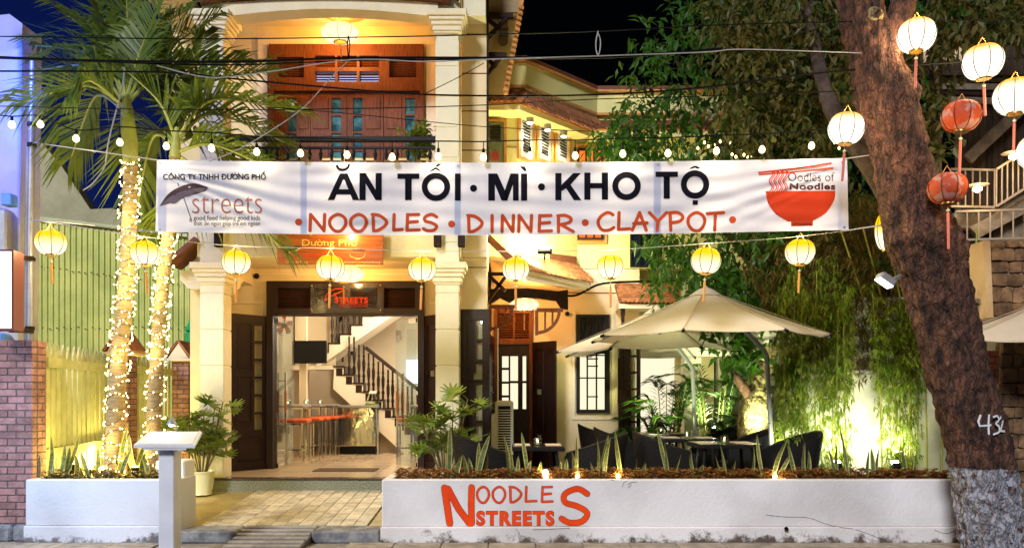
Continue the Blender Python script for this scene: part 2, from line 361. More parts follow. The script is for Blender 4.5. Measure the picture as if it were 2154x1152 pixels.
M['barkw'] = mat('flaking_whitewash', (.50, .50, .52), .85, col2=(.045, .035, .035), ns=14, nd=9, bump=1, bs=25, lo=.40, hi=.56, stretch=(1.3, 1.3, .6))
M['gnarl'] = mat('gnarled_bark', (.40, .32, .14), .9, col2=(.06, .04, .02), ns=20, nd=6, bump=1, bs=30)
M['silk_red'] = mat('red_patterned_silk', (.60, .10, .03), .6, col2=(.62, .36, .28), ns=9, nd=2, trans=.4, lo=.5, hi=.6)
M['tassel'] = mat('tassel', (.72, .30, .06), .7)
M['tasselp'] = mat('pink_tassel', (.60, .17, .12), .7)
M['stone'] = mat('field_stone', (.26, .15, .07), .85, col2=(.10, .055, .028), ns=6, var=.35, bump=.7, bs=18)
M['plank'] = mat('weathered_plank', (.07, .042, .022), .8, col2=(.03, .018, .010), ns=6, var=.25, stretch=(5, 5, .6))
M['siding'] = mat('pale_siding', (.24, .18, .12), .8, col2=(.13, .10, .065), ns=6, var=.1)
# ================================================================ ground
def struct(name, m, mt): o = m.build(name, mt); o['kind'] = 'structure'; return o
struct('ground', MB().box(-90, 90, 14.6, 160, -.3, -.02), M['asphalt'])
struct('road', MB().box(-60, 60, -30, 8.05, -.2, -.004), M['asphalt'])
pv = struct('pavement', MB().box(-60, 60, 8.05, 14.6, -.25, 0), M['concrete'])
sm = mat('pavement_slab', (.42, .36, .28), .85, col2=(.26, .22, .17), ns=6, bump=.5, bs=40, var=.12)
sl = MB().box(-.245, .245, -.245, .245, 0, .012, .006).mesh('slab', sm)
for i in range(24):
    for j in range(2):
        if -3.75 < -6.0+i*.5 < -1.6: continue
        mesh_obj('slab', sl, pv, (-6.0+i*.5, 8.2+j*.5, .004), rot=(R.uniform(-.004, .004), R.uniform(-.004, .004), 0))
# forecourt (sloping up to the step)
def fz(y): return .13+(y-9.08)*(.15/2.02)
fc = struct('forecourt', MB().prism([(-4.7, 9.08, .13-.012), (-1.38, 9.08, .13-.012), (-1.38, 11.12, .27), (-4.7, 11.12, .27)], (0, 0, -.4)), M['yard'])
MB().prism([(-3.50, 9.09, fz(9.09)-.008), (-1.62, 9.09, fz(9.09)-.008), (-1.62, 11.08, fz(11.08)-.008), (-3.50, 11.08, fz(11.08)-.008)], (0, 0, -.02)).build('joint_bed', M['mortar'], fc)
a_ = math.atan(.15/2.02)
pm = MB()
pm.obox((0, 0, 0), (.150, .143, .022), None, .004)
for dx in (-.035, .035):
    for dy in (-.035, .035): pm.lathe([(.016, .011), (.013, .014)], 6, (dx, dy, 0))
pme = pm.mesh('paver', M['paver'])
nx_, ny_ = 12, 13
for i in range(nx_):
    for j in range(ny_):
        y = 9.16+j*.156; mesh_obj('paver', pme, fc, (-3.42+i*.156, y, fz(y)+.001), rot=(a_, 0, 0))
# kerbs and grooved ramp between them
def kerb(x0, x1, lab):
    o = T('kerb_block', lab, 'kerb', (x0, 8.72, 0)); m = MB(); m.box(x0, x1, 8.70, 9.07, 0, .135, .018); m.build('block', M['kerb'], o); return o
kerb(-3.60, -2.98, 'grey stone kerb block beside the white menu stand post')
kerb(-2.16, -1.43, 'grey stone kerb block at the left end of the NOODLES wall')
rr = T('ramp', 'small concrete ramp with cross grooves between the two kerb blocks', 'ramp', (-2.57, 8.8, 0))
MB().prism([(-2.975, 8.05, .004), (-2.975, 9.075, .004), (-2.975, 9.075, .128), (-2.975, 8.15, .008)], (.81, 0, 0)).build('slope', M['mortar'], rr)
for i in range(7):
    y = 8.20+i*.135; MB().obox((-2.57+R.uniform(-.008, .008), y, .012+(y-8.15)*.13), (.80, .070, .034), Matrix.Rotation(.13, 3, 'X'), .007).build('ridge', M['concrete'], rr)
# patio behind the planter
struct('patio', MB().box(-1.25, 8.5, 9.25, 14.2, -.1, .25), M['concrete'])
# ================================================================ the restaurant
H = T('restaurant_building', 'two storey cream restaurant with porch columns, balcony and tiled roofs', 'building', (-2.6, 12.6, 0))
def part(name, m, mt, smooth=False, parent=None, kind=None): return m.build(name, mt, parent or H, smooth, kind=kind)
# porch floor
ps = part('porch_step', MB().box(-4.5, -.30, 11.10, 11.26, 0, .438, .012), M['granite'])
part('step_nosing', MB().box(-4.5, -.30, 11.075, 11.27, .438, .458, .006), mat('brown_granite_nosing', (.12, .07, .05), .2, col2=(.05, .03, .025), ns=60))
pf = part('floor_bed', MB().box(-4.5, -.36, 11.27, 18.2, .0, .444), M['grout'])
tl = MB().box(-.247, .247, -.247, .247, -.01, .012, .002).mesh('floor_tile', M['ftile'])
for i in range(8):
    for j in range(13):
        mesh_obj('floor_tile', tl, pf, (-4.22+i*.5, 11.52+j*.5, .446))
# columns made of blocks
def column(x0, x1, y0, y1):
    c = part('column', MB().box(x0+.012, x1-.012, y0+.012, y1-.012, .45, 6.62), M['colm'])
    z = .45
    for k, h in enumerate([.55, .5, .5, .5, .5, .42]+[.28]*1+[.33, .42, .42, .42, .42, .42, .42]):
        if 5.75 < z+h: h = min(h, 6.5-z)
        if h > .05: part('block', MB().box(x0, x1, y0, y1, z+.006, z+h-.006, .008), M['colm'], parent=c)
        z += h
    for zc, s in ((3.12, 1.0), (6.58, 1.05)):
        m = MB()
        for a, b, e in ((0, .03, .02), (.03, .10, .035), (.10, .16, .055), (.16, .21, .08), (.21, .30, .105)):
            m.box(x0-e*s, x1+e*s, y0-e*s, y1+e*s, zc+a, zc+b-.001, .008)
        part('capital', m, M['cream_trim'], parent=c)
    return c
CL = (-4.31, -3.98, 11.15, 11.47); CR = (-1.055, -.73, 11.15, 11.47)
column(*CL); column(*CR)
# door wall
Y0, Y1 = 12.6, 12.8
part('door_wall', wallgrid([-4.62, -.37], [.45, 3.72], Y0, Y1, [(-3.80, -1.36, .44, 3.36)]), M['creamwarm'])
part('wall_moulding', MB().box(-4.6, -3.88, 12.57, 12.6, 3.02, 3.05).box(-1.28, -.73, 12.57, 12.6, 3.02, 3.05).box(-4.6, -.73, 12.565, 12.6, 3.46, 3.49).box(-3.90, -3.87, 12.57, 12.6, .45, 3.018), M['cream_trim'])
part('upper_wall', wallgrid([-5.3, -.37], [4.35, 8.2], Y0, Y1, [(-3.76, -1.37, 4.36, 7.02)]), M['cream'])
part('upper_moulding', MB().box(-3.95, -3.80, 12.55, 12.6, 4.4, 7.038).box(-1.33, -1.18, 12.55, 12.6, 4.4, 7.038).box(-3.95, -1.18, 12.55, 12.6, 7.04, 7.16), M['cream_trim'])
# porch ceiling / balcony slab and beam
part('balcony_slab', MB().box(-4.62, -.36, 11.5, 12.6, 3.56, 4.35), M['creamwarm'])
part('front_beam', MB().box(-4.36, -.70, 11.18, 11.5, 3.50, 4.35, .01).box(-4.36, -.70, 11.13, 11.18, 4.12, 4.36, .01), M['cream'])
part('side_beam', MB().box(-4.31, -4.02, 11.5, 12.6, 3.30, 3.56), M['creamwarm'])
part('side_beam', MB().box(-1.02, -.73, 11.5, 12.6, 3.30, 3.56), M['creamwarm'])
for x in (-4.05, -1.0):   # curved corbel
    pts = [(x, 11.48, 3.30), (x, 11.48, 3.02), (x, 11.56, 3.04), (x, 11.62, 3.11), (x, 11.72, 3.14), (x, 11.80, 3.22), (x, 11.95, 3.30)]
    part('corbel', MB().prism(pts, (.10 if x < -2 else -.0+.1, 0, 0)), M['cream_trim'])
for x in (-4.02, -1.02, -.69): # timber brackets hanging under the balcony
    part('bracket', MB().box(x-.05, x+.05, 11.02, 11.12, 3.62, 4.2, .01).bar((x, 11.08, 4.2), (x-(.2 if x < -2 else -.12), 11.02, 4.55), .07, .07), M['timber'])
part('eave_ledge', MB().prism([(-4.66, 11.35, 3.22), (-4.66, 11.35, 3.32), (-4.50, 11.35, 3.36), (-4.33, 11.35, 3.36), (-4.33, 11.35, 3.1), (-4.45, 11.35, 3.08), (-4.56, 11.35, 3.1)], (0, .4, 0)), M['cream_trim'])
part('eave_board', MB().bar((-4.74, 11.3, 3.40), (-4.33, 11.3, 3.74), .06, .5, up=(0, 1, 0)), M['brown_trim'])
part('brace', MB().bar((-4.9, 11.6, 4.4), (-4.33, 11.5, 3.80), .09, .09), M['timber'])
part('left_wall', MB().box(-4.62, -4.42, 11.6, 18.2, .2, 3.56), M['cream'])
# wall right of the column, with scored courses
rw = part('corner_wall', MB().box(-.72, -.36, 11.60, 12.6, .25, 8.6), M['creamwarm'])
for z in (3.42, 4.0, 4.55, 5.1, 5.66, 6.2, 6.76, 7.3): part('course_joint', MB().box(-.722, -.358, 11.592, 11.61, z, z+.012), M['brown_trim'], parent=rw)
part('corner_trim', MB().box(-.365, -.335, 11.58, 11.62, 4.7, 8.4), M['timber'])
# balcony ceiling, arch and top
part('balcony_ceiling', MB().box(-5.3, -.36, 11.4, 12.6, 7.34, 7.45), M['creamwarm'])
def arch(zm, ze, n=18, x0=-4.02, x1=-1.02): return [(x0+(x1-x0)*i/n, ze+(zm-ze)*sin(pi*i/n)) for i in range(n+1)]
lo, hi = arch(6.91, 6.80), arch(7.06, 6.99)
part('arch_band', MB().prism([(x, 11.13, z) for x, z in lo]+[(x, 11.13, z) for x, z in hi[::-1]], (0, .27, 0)), M['cream_trim'])
hi2 = arch(7.13, 7.05, x0=-4.3, x1=-.85)
part('arch_moulding', MB().prism([(x, 11.05, z) for x, z in arch(7.06, 6.99, x0=-4.3, x1=-.85)]+[(x, 11.05, z) for x, z in hi2[::-1]], (0, .4, 0)), M['brown_trim'])
part('top_wall', MB().prism([(x, 11.10, z) for x, z in hi2]+[(-.85, 11.1, 8.4), (-4.3, 11.1, 8.4)], (0, .3, 0)), M['cream'])
part('top_wall', MB().box(-.70, -.37, 11.3, 11.58, 6.9, 8.5).box(-1.05, -.72, 11.2, 11.45, 6.9, 8.5).box(-4.3, -3.98, 11.2, 11.45, 6.9, 8.5), M['colm'])
part('eave_brace', MB().bar((-4.75, 11.3, 7.5), (-4.35, 11.3, 7.0), .06, .06).box(-4.38, -4.32, 11.1, 11.2, 6.9, 7.6).bar((-.98, 11.05, 7.25), (-.72, 11.05, 7.0), .06, .06), M['timber'])
part('ceiling_rose', MB().lathe([(.42, 7.338), (.40, 7.30), (.28, 7.27), (.1, 7.25)], 28, (-2.52, 12.0, 0)), M['orange_trim'], 1)
# ---- doors
def leaf(parent, w, h, lites, t=.045, wood=M['wood'], pane=M['glass'], litex=(.62, .86), bottom=0):
    """door leaf in local x 0..w, y 0..t, z 0..h : stiles, panels, a column of small lites"""
    zs = [h*(.25+.69*i/lites) for i in range(lites+1)]
    hs = [(w*litex[0], w*litex[1], zs[i]+.018, zs[i+1]-.018) for i in range(lites)]
    holes = hs+[(w*.16, w*.54, h*.30, h*.60), (w*.16, w*.54, h*.64, h*.94), (w*.16, w*.84, h*.05, h*.21)]
    m = wallgrid([0, w], [0, h], 0, t, holes); m.build('frame', wood, parent, local=True)
    for hl in holes[lites:]:
        MB().box(hl[0]+.001, hl[1]-.001, t*.3, t*.7, hl[2]+.001, hl[3]-.001).box(hl[0]+.03, hl[1]-.03, t*.12, t*.88, hl[2]+.03, hl[3]-.03, .006).build('panel', wood, parent, local=True)
    for hl in hs: MB().box(hl[0]+.001, hl[1]-.001, t*.45, t*.55, hl[2]+.001, hl[3]-.001).build('pane', pane, parent, local=True)
def leaf_at(p0, p1, z0, h, lites, mirror=False, **k):
    p0, p1 = Vector(p0), Vector(p1); a = p1-p0; w = a.length
    o = bpy.data.objects.new('door_leaf', None); COL.objects.link(o); o.parent = H
    o.location = Vector((p0.x, p0.y, z0))-wsum(H); o.rotation_euler.z = math.atan2(a.y, a.x); leaf(o, w, h, lites, **k); return o
# transom over main door
tr = part('door_frame', wallgrid([-3.80, -1.36], [.45, 3.36], 12.50, 12.72, [(-3.70, -1.46, .44, 2.83), (-3.62, -3.12, 2.94, 3.25), (-2.98, -2.62, 2.94, 3.25), (-2.53, -2.16, 2.94, 3.25), (-2.07, -1.75, 2.94, 3.25), (-1.66+.02, -1.5+.04, 2.94, 3.25)][:2]+[(-3.04, -2.62, 2.94, 3.25), (-2.50, -2.08, 2.94, 3.25), (-1.98, -1.50, 2.94, 3.25)]), M['wood'])
for a, b in ((-3.62, -3.12), (-3.04, -2.62), (-2.50, -2.08), (-1.98, -1.50)):
    for k in range(8): part('slat', MB().obox(((a+b)/2, 12.60, 2.96+k*.039), (b-a, .045, .010), Matrix.Rotation(radians(-38), 3, 'X')), M['louver'], parent=tr)
part('transom_back', MB().box(-3.7, -1.46, 12.70, 12.715, 2.9, 3.3), M['wood'])
leaf_at((-4.20, 12.06, 0), (-3.78, 12.56, 0), .46, 2.36, 6)
leaf_at((-4.27, 11.98, 0), (-4.19, 12.10, 0), .46, 2.36, 1)
leaf_at((-1.38, 12.56, 0), (-.96, 12.02, 0), .46, 2.36, 6, litex=(.16, .46))
leaf_at((-.735, 11.53, 0), (-.325, 11.50, 0), .30, 2.52, 6, litex=(.45, .76), pane=M['glass'])
# balcony door
bw = M['redwood']
bd = part('balcony_door_frame', wallgrid([-3.76, -1.37], [4.36, 7.02], 12.5, 12.68, [(-3.70, -1.43, 4.36, 6.30), (-3.64, -3.22, 6.50, 6.82), (-3.05, -2.74, 6.44, 6.60), (-2.70, -2.40, 6.44, 6.60), (-2.36, -2.06, 6.44, 6.60), (-3.05, -2.74, 6.66, 6.84), (-2.70, -2.40, 6.66, 6.84), (-2.36, -2.06, 6.66, 6.84), (-1.90, -1.48, 6.50, 6.82)]), bw)
for a, b, z0, z1 in ((-3.64, -3.22, 6.5, 6.82), (-1.90, -1.48, 6.5, 6.82), (-3.05, -2.74, 6.66, 6.84), (-2.70, -2.40, 6.66, 6.84), (-2.36, -2.06, 6.66, 6.84)):
    for k in range(int((z1-z0)/.035)): part('slat', MB().obox(((a+b)/2, 12.59, z0+.02+k*.036), (b-a, .04, .010), Matrix.Rotation(radians(-38), 3, 'X')), bw, parent=bd)
for a in (-3.05, -2.70, -2.36):
    part('pane', MB().box(a+.002, a+.298, 12.62, 12.63, 6.442, 6.598), M['pane_lou'], parent=bd)
    for k in range(4): part('slat', MB().obox((a+.15, 12.585, 6.46+k*.038), (.3, .03, .010), Matrix.Rotation(radians(-30), 3, 'X')), bw, parent=bd)
for k in range(4):
    x0 = -3.695+k*.5675; flip = k in (1, 3)
    o = bpy.data.objects.new('balcony_door_leaf', None); COL.objects.link(o); o.parent = H; o.location = Vector((x0+.004, 12.54, 4.38))-wsum(H)
    w, h = .558, 1.91; n = 6; lx = [(.10, .36), (.58, .84), (.16, .42), (.60, .86)][k]
    if k == 0: lx = (.38, .62)
    zs = [h*(.10+.86*i/n) for i in range(n+1)]
    hs = [(w*lx[0], w*lx[1], zs[i]+.016, zs[i+1]-.016) for i in range(n)]
    wallgrid([0, w], [0, h], 0, .05, hs).build('frame', bw, o, local=True)
    px0, px1 = (w*.52, w*.92) if lx[0] < .3 else (w*.06, w*.5)
    if k == 0: px0, px1 = w*.70, w*.95
    for q in range(3): MB().box(px0, px1, -.012, .0, h*(.08+.31*q), h*(.08+.31*q+.26), .008).build('panel', bw, o, local=True)
    for hl in hs: MB().box(hl[0]+.001, hl[1]-.001, .02, .03, hl[2]+.001, hl[3]-.001).build('pane', M['glassd'], o, local=True)
MB().box(-2.60, -2.585, 12.50, 12.53, 5.15, 5.4).build('door_handle', M['brass'], H)
# balustrade
rl = part('balustrade', MB().box(-3.98, -1.05, 11.22, 11.30, 5.12, 5.19, .01).box(-3.98, -1.05, 11.23, 11.29, 4.42, 4.48).box(-3.98, -1.05, 11.24, 11.28, 5.02, 5.05), M['iron'])
for k in range(19):
    x = -3.88+k*.152
    part('baluster', MB().lathe([(.016, 4.48), (.016, 4.56), (.032, 4.62), (.016, 4.70), (.022, 4.80), (.012, 4.84), (.022, 4.92), (.03, 4.95), (.016, 4.98), (.016, 5.03)], 8, (x, 11.26, 0)), M['iron'], 1, parent=rl)
    part('brass_ring', MB().lathe([(.02, 4.835), (.026, 4.85), (.02, 4.865)], 8, (x, 11.26, 0)).lathe([(.022, 4.60), (.034, 4.62), (.022, 4.64)], 8, (x, 11.26, 0)), M['brass'], 1, parent=rl)
    if k < 18 and k % 3 != 1: part('spacer', MB().box(x+.02, x+.132, 11.25, 11.27, 4.86, 4.89), M['brass'], parent=rl)
# ---- interior room
iw = mat('room_wall', (.70, .60, .44), .8, col2=(.64, .54, .39), ns=1)
part('room_back_wall', MB().box(-4.6, -.36, 17.9, 18.1, .45, 3.6), iw)
part('room_side_wall', MB().box(-.62, -.42, 12.8, 17.9, .45, 3.6), iw)
part('room_side_wall', MB().box(-4.42, -4.40, 12.8, 17.9, .45, 3.6), iw)
part('room_ceiling', MB().box(-4.4, -.42, 12.8, 17.9, 3.5, 3.58), iw)
part('wall_return', MB().box(-4.35, -3.55, 16.2, 16.3, 2.2, 3.5).box(-3.95, -3.82, 15.0, 15.12, .45, 3.5), iw)
# staircase : lower flight from landing (left) down to the right, upper flight up to the right
YS = 16.0
st = part('staircase', MB().box(-3.9, -3.42, YS+.02, YS+1.7, 2.05, 2.17), M['wood'])
wht = mat('stair_plaster', (.74, .67, .54), .75)
# upper flight
def ux(i): return X(700+i*19.5, YS)
nU = 9; z0u = Z(742, YS); x0u = X(692, YS); dx = X(716, YS)-X(692.5, YS); dz = .178
pts = [(x0u-.25, z0u-.30), (x0u-.25, z0u)]
for i in range(nU): pts += [(x0u+i*dx, z0u+i*dz), (x0u+i*dx, z0u+(i+1)*dz)]
pts += [(x0u+nU*dx, z0u+nU*dz), (x0u+nU*dx, z0u+nU*dz-.36)]
part('upper_stringer', MB().prism([(x, YS, z) for x, z in pts], (0, .75, 0)), wht, parent=st)
for i in range(nU):
    part('tread', MB().box(x0u+i*dx-.02, x0u+(i+1)*dx+.01, YS-.03, YS+.75, z0u+(i+1)*dz-.002, z0u+(i+1)*dz+.028, .004).box(x0u+i*dx-.02, x0u+i*dx+.002, YS-.012, YS+.74, z0u+i*dz, z0u+(i+1)*dz-.004), M['wood'], parent=st)
balu = [(.022, 0), (.022, .10), (.034, .14), (.018, .20), (.030, .30), (.034, .42), (.018, .52), (.026, .56), (.018, .60), (.02, .80)]
def bal(x, y, z, h=.80): part('baluster', MB().lathe([(r, zz*h/.8) for r, zz in balu], 8, (x, y, z)), M['wood'], 1, parent=st)
for i in range(nU):
    for q in (.25, .75): bal(x0u+(i+q)*dx, YS+.03, z0u+(i+1)*dz+.028)
part('handrail', MB().bar((x0u-.1, YS+.03, z0u+.95), (x0u+nU*dx, YS+.03, z0u+.95+nU*dz), .05, .07, b=.01), M['wood'], parent=st)
# landing rail across the back, left
for i in range(5): bal(X(622, 17.2)+i*.25, 17.2, 2.30, .78)
part('handrail', MB().bar((X(600, 17.2), 17.2, 3.08), (X(672, 17.2), 17.2, 3.08), .05, .07).bar((X(672, 17.2), 17.2, 3.08), (X(700, 17.2), 17.2, 3.5), .05, .07).bar((X(690, YS+.9), YS+.9, 2.95), (X(742, YS+.9), YS+.9, 2.45), .05, .07).bar((X(690, YS+.9), YS+.9, 2.95), (X(735, YS+.9), YS+.9, 3.35), .05, .07), M['wood'], parent=st)
part('landing', MB().box(X(560, YS), X(702, YS), YS+.02, YS+1.9, Z(775, YS)-.02, Z(768, YS)), wht, parent=st)
# lower flight descends to the right, in front of the upper one
YL = 15.75
xs0, zs0, dxl, dzl = X(703, YL), Z(772, YL), X(721.5, YL)-X(701, YL), .163
pts = []; nL = 9
for i in range(nL): pts += [(xs0+i*dxl, zs0-i*dzl), (xs0+(i+1)*dxl, zs0-i*dzl)]
pts += [(xs0+nL*dxl, zs0-nL*dzl), (xs0+nL*dxl+.3, .45), (xs0+nL*dxl-.35, .45), (xs0-.02, zs0-.42)]
part('lower_stringer', MB().prism([(x, YL, z) for x, z in pts], (0, .22, 0)), wht, parent=st)
for i in range(nL):
    part('tread', MB().box(xs0+i*dxl-.02, xs0+(i+1)*dxl+.02, YL-.03, YL+.24, zs0-i*dzl-.002, zs0-i*dzl+.028, .004).box(xs0+(i+1)*dxl+.0, xs0+(i+1)*dxl+.02, YL-.015, YL+.22, zs0-(i+1)*dzl, zs0-i*dzl-.003).box(xs0+i*dxl+.04, xs0+(i+1)*dxl-.03, YL-.006, YL+.1, zs0-i*dzl-.17, zs0-i*dzl-.02), M['wood'], parent=st)
for i in range(1, nL): bal(xs0+(i+.5)*dxl, YL+.04, zs0-i*dzl+.028, .74); bal(xs0+(i+1.0)*dxl-.03, YL+.2, zs0-i*dzl+.028, .74)
part('handrail', MB().bar((X(768, YL), YL+.04, Z(730, YL)), (X(768, YL)+1.3, YL+.04, Z(730, YL)-1.04), .05, .07, b=.01), M['wood'], parent=st)
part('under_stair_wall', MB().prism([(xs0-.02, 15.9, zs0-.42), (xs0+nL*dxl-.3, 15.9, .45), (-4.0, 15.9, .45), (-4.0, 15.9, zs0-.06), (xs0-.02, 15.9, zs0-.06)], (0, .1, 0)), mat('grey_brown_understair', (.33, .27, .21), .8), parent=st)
# bright back window at the right of the room, with its counter
MB().box(X(855, 17.7), X(892, 17.7), 17.66, 17.7, Z(805, 17.7), Z(757, 17.7)).build('lit_window', emis('bright_bluish_room_light', (.75, .88, 1), 2.2, sample=False), H)
# ---- wing at ground floor
YW = 13.8
dx0, dx1 = X(1040, YW), X(1122, YW)
part('wing_wall', wallgrid([-.36, 2.12], [.25, 3.745], YW, YW+.2, [(dx0, dx1, .24, 3.06), (X(1212, YW), X(1282, YW), Z(868, YW), Z(662, YW)), (X(1300, YW), X(1345, YW), .24, Z(700, YW))]), M['creamwarm'])
part('window_surround', MB().box(X(1204, YW), X(1210, YW), YW-.02, YW, Z(878, YW), Z(655, YW)).box(X(1286, YW), X(1292, YW), YW-.02, YW, Z(878, YW), Z(655, YW)).box(X(1204, YW), X(1292, YW), YW-.021, YW, Z(882, YW), Z(877, YW)), M['cream_trim'])
part('wing_wall_course', MB().box(X(1170, YW), 2.12, YW-.012, YW, 3.33, 3.345), M['brown_trim'])
# door of the wing: louvred transom, glazed leaves
z = Z(705, YW)
wf = part('side_door_frame', wallgrid([dx0, dx1], [.25, 3.06], YW-.06, YW+.08, [(dx0+.07, dx1-.07, .24, 2.46), (dx0+.08, dx1-.08, 2.56, 2.98)]), M['redwood'])
for k in range(10): part('slat', MB().obox(((dx0+dx1)/2, YW, 2.59+k*.04), (dx1-dx0-.16, .04, .012), Matrix.Rotation(radians(-35), 3, 'X')), M['redwood'], parent=wf)
part('vertical_mullion', MB().box((dx0+dx1)/2-.02, (dx0+dx1)/2+.02, YW-.04, YW-.02, 2.56, 2.98), M['redwood'], parent=wf)
a, b = dx0+.072, dx1-.072
g = wallgrid([a, b], [.26, 2.458], YW-.01, YW+.03, [(a+.06, a+.17, 1.36+i*.235, 1.36+i*.235+.195) for i in range(4)]+[(a+.20, a+.33, 1.36, 1.80), (a+.20, a+.33, 1.84, 2.26), (a+.41, a+.47, 1.36, 1.80), (a+.41, a+.47, 1.84, 2.26)])
part('side_door', g, M['wood']); part('lit_glazing', MB().box(a+.05, b-.03, YW+.034, YW+.04, 1.3, 2.30), M['pane_lit'])
leaf_at((X(1120, 13.72), 13.72, 0), (X(1167, 13.3), 13.3, 0), .27, 2.22, 6, litex=(.14, .40))
leaf_at((X(1030, 12.9), 12.9, 0), (X(1040, 13.7), 13.7, 0), .27, 2.3, 6)
# tall barred window
wx0, wx1, wz0, wz1 = X(1212, YW), X(1282, YW), Z(868, YW), Z(662, YW)
wm = wz0+(wz1-wz0)*.62
tw = part('tall_window', wallgrid([wx0, wx1], [wz0, wz1], YW-.06, YW+.06, [(wx0+.06, wx1-.06, wz0+.06, wm-.03), (wx0+.06, wx1-.06, wm+.03, wz1-.05)]), M['iron'])
part('lit_pane', MB().box(wx0+.05, wx1-.05, YW+.03, YW+.04, wz0+.05, wm), M['pane_lit'], parent=tw)
part('dark_pane', MB().box(wx0+.05, wx1-.05, YW+.02, YW+.03, wm, wz1-.04), M['black'], parent=tw)
for q in (.30, .62, .93):
    x = wx0+.04+(wx1-wx0-.08)*q; part('bar', MB().box(x-.013, x+.013, YW-.045, YW-.02, wz0+.05, wz1-.05), M['iron'], parent=tw)
for zz in (.16, .35, .47, .545, .58): part('bar', MB().box(wx0+.05 if zz in (.35, .58) else wx0+.2, wx1-.05 if zz in (.35, .58) else wx0+.37, YW-.05, YW-.024, wz0+(wz1-wz0)*zz, wz0+(wz1-wz0)*zz+.022), M['iron'], parent=tw)
for q in (.15, .40, .66, .9):
    x = wx0+.04+(wx1-wx0-.08)*q; part('scroll', MB().lathe([(.006, 0), (.03, .12), (.006, .25), (.03, .38), (.006, .48)], 8, (x, YW-.01, wm+.06)), M['iron'], 1, parent=tw)
leaf_at((X(1302, 13.72), 13.72, 0), (X(1345, 13.5), 13.5, 0), .27, 2.4, 6, litex=(.55, .85))
# back part of the garden: lit white wall further in and column
part('garden_house_wall', MB().box(2.12, 3.75, 15.0, 15.2, .25, 4.4), M['cream'])
part('garden_pillar', MB().box(3.05, 3.35, 14.3, 14.6, .25, 4.4).box(3.70, 3.76, 14.2, 14.5, .25, 3.2), M['colm'])
part('lit_room', MB().box(2.25, 3.0, 14.93, 14.95, .7, 2.9), M['pane_lit'])
part('wing_side', MB().box(2.10, 2.14, YW+.2, 15.0, .25, 4.4), M['cream'])
# upper wing on a chamfered footprint
E0 = [(-.36, 12.6), (.08, 12.6), (1.12, 13.8), (4.4, 13.8)]
def ext(poly, z0, z1, th, mt, name, kind=None):
    m = MB()
    for k_, ((xa, ya), (xb, yb)) in enumerate(zip(poly, poly[1:])):
        z0 += .002; z1 += .002; dx, dy = xb-xa, yb-ya; L = sqrt(dx*dx+dy*dy); nx, ny = dy/L, -dx/L      # outward = towards the street
        m.prism([(xa, ya, z0), (xb, yb, z0), (xb-nx*th, yb-ny*th, z0), (xa-nx*th, ya-ny*th, z0)], (0, 0, z1-z0))
    return part(name, m, mt)
ext(E0, 3.75, 6.5, .2, M['yellow'], 'upper_wing_wall')
part('upper_wing_floor', MB().prism([(-.36, 12.6, 3.7), (.08, 12.6, 3.7), (1.12, 13.8, 3.7), (1.12, 14.4, 3.7), (-.36, 14.4, 3.7)], (0, 0, .05)), M['creamwarm'])
def poly_off(p, d): return [(x+d*(.0 if i == 0 else .25), y-d) for i, (x, y) in enumerate(p)]
EV = [(-.36, 12.22), (.12, 12.22), (1.30, 13.48), (4.5, 13.48)]
ext(EV, 5.90, 5.985, .42, M['yellow'], 'eave_soffit'); ext([(x, y-.01) for x, y in EV], 5.985, 6.03, .06, M['orange_trim'], 'eave_trim')
m = MB()
PT = [(-.36, 12.48), (.22, 12.48), (1.45, 13.72), (4.5, 13.72)]
for i in range(3):
    m.add([(EV[i][0], EV[i][1]-.03, 6.03), (EV[i+1][0], EV[i+1][1]-.03, 6.03), (PT[i+1][0], PT[i+1][1]+.1, 6.30), (PT[i][0], PT[i][1]+.1, 6.30)], [(0, 1, 2, 3)])
part('roof_deck', m, M['brown_trim'])
rt = part('eave_roof', MB().box(-.3, -.2, 12.6, 12.7, 6.1, 6.2), M['rtile'])
tile = MB().prism([(-.055, 0, 0), (.055, 0, 0), (.055, -.09, -.002), (.035, -.125, -.004), (0, -.14, -.004), (-.035, -.125, -.004), (-.055, -.09, -.002)], (0, 0, .014)).mesh('roof_tile', M['rtile'])
def tiles(parent, A, B, C, D_, nu, nv):   # A back-left, B back-right, C front-right, D front-left
    A, B, C, D_ = map(Vector, (A, B, C, D_)); ux = (B-A).normalized(); dn = (D_-A).normalized(); nn = ux.cross(-dn).normalized(); 
    if nn.z < 0: nn = -nn
    Mx = Matrix((ux, -dn, nn)).transposed().to_4x4()
    for j in range(nv):
        for i in range(nu):
            u = (i+.5+(.5 if j % 2 else 0))/nu; v = (j+.3)/nv
            if u > 1.02: continue
            p = A.lerp(B, u).lerp(D_.lerp(C, u), v)+nn*(.012+.0*R.random()); w = (A.lerp(D_, v)-B.lerp(C, v)).length/nu/.104
            o = mesh_obj('roof_tile', tile, parent, p); o.rotation_euler = (Mx@Matrix.Rotation(radians(5+R.uniform(-2, 2)), 4, 'X')).to_euler(); o.scale = (w, (A-D_).length/nv/.095, 1.2)
tiles(rt, (-.36, 12.55, 6.32), (.2, 12.55, 6.32), (.12, 12.2, 6.05), (-.36, 12.2, 6.05), 5, 4)
tiles(rt, (.2, 12.55, 6.32), (1.45, 13.8, 6.32), (1.30, 13.45, 6.05), (.12, 12.2, 6.05), 15, 3)
ext(PT, 6.34, 6.38, .5, M['orange_trim'], 'parapet_trim'); ext([(x-.0, y+.02) for x, y in PT], 6.38, 6.72, .4, M['yellow'], 'parapet'); 
ext([(x, y-.05) for x, y in PT], 6.72, 6.755, .5, M['orange_trim'], 'coping'); ext([(x, y-.02) for x, y in PT], 6.755, 6.83, .45, M['brown_trim'], 'roof_edge')
m = MB()   # corrugated underside
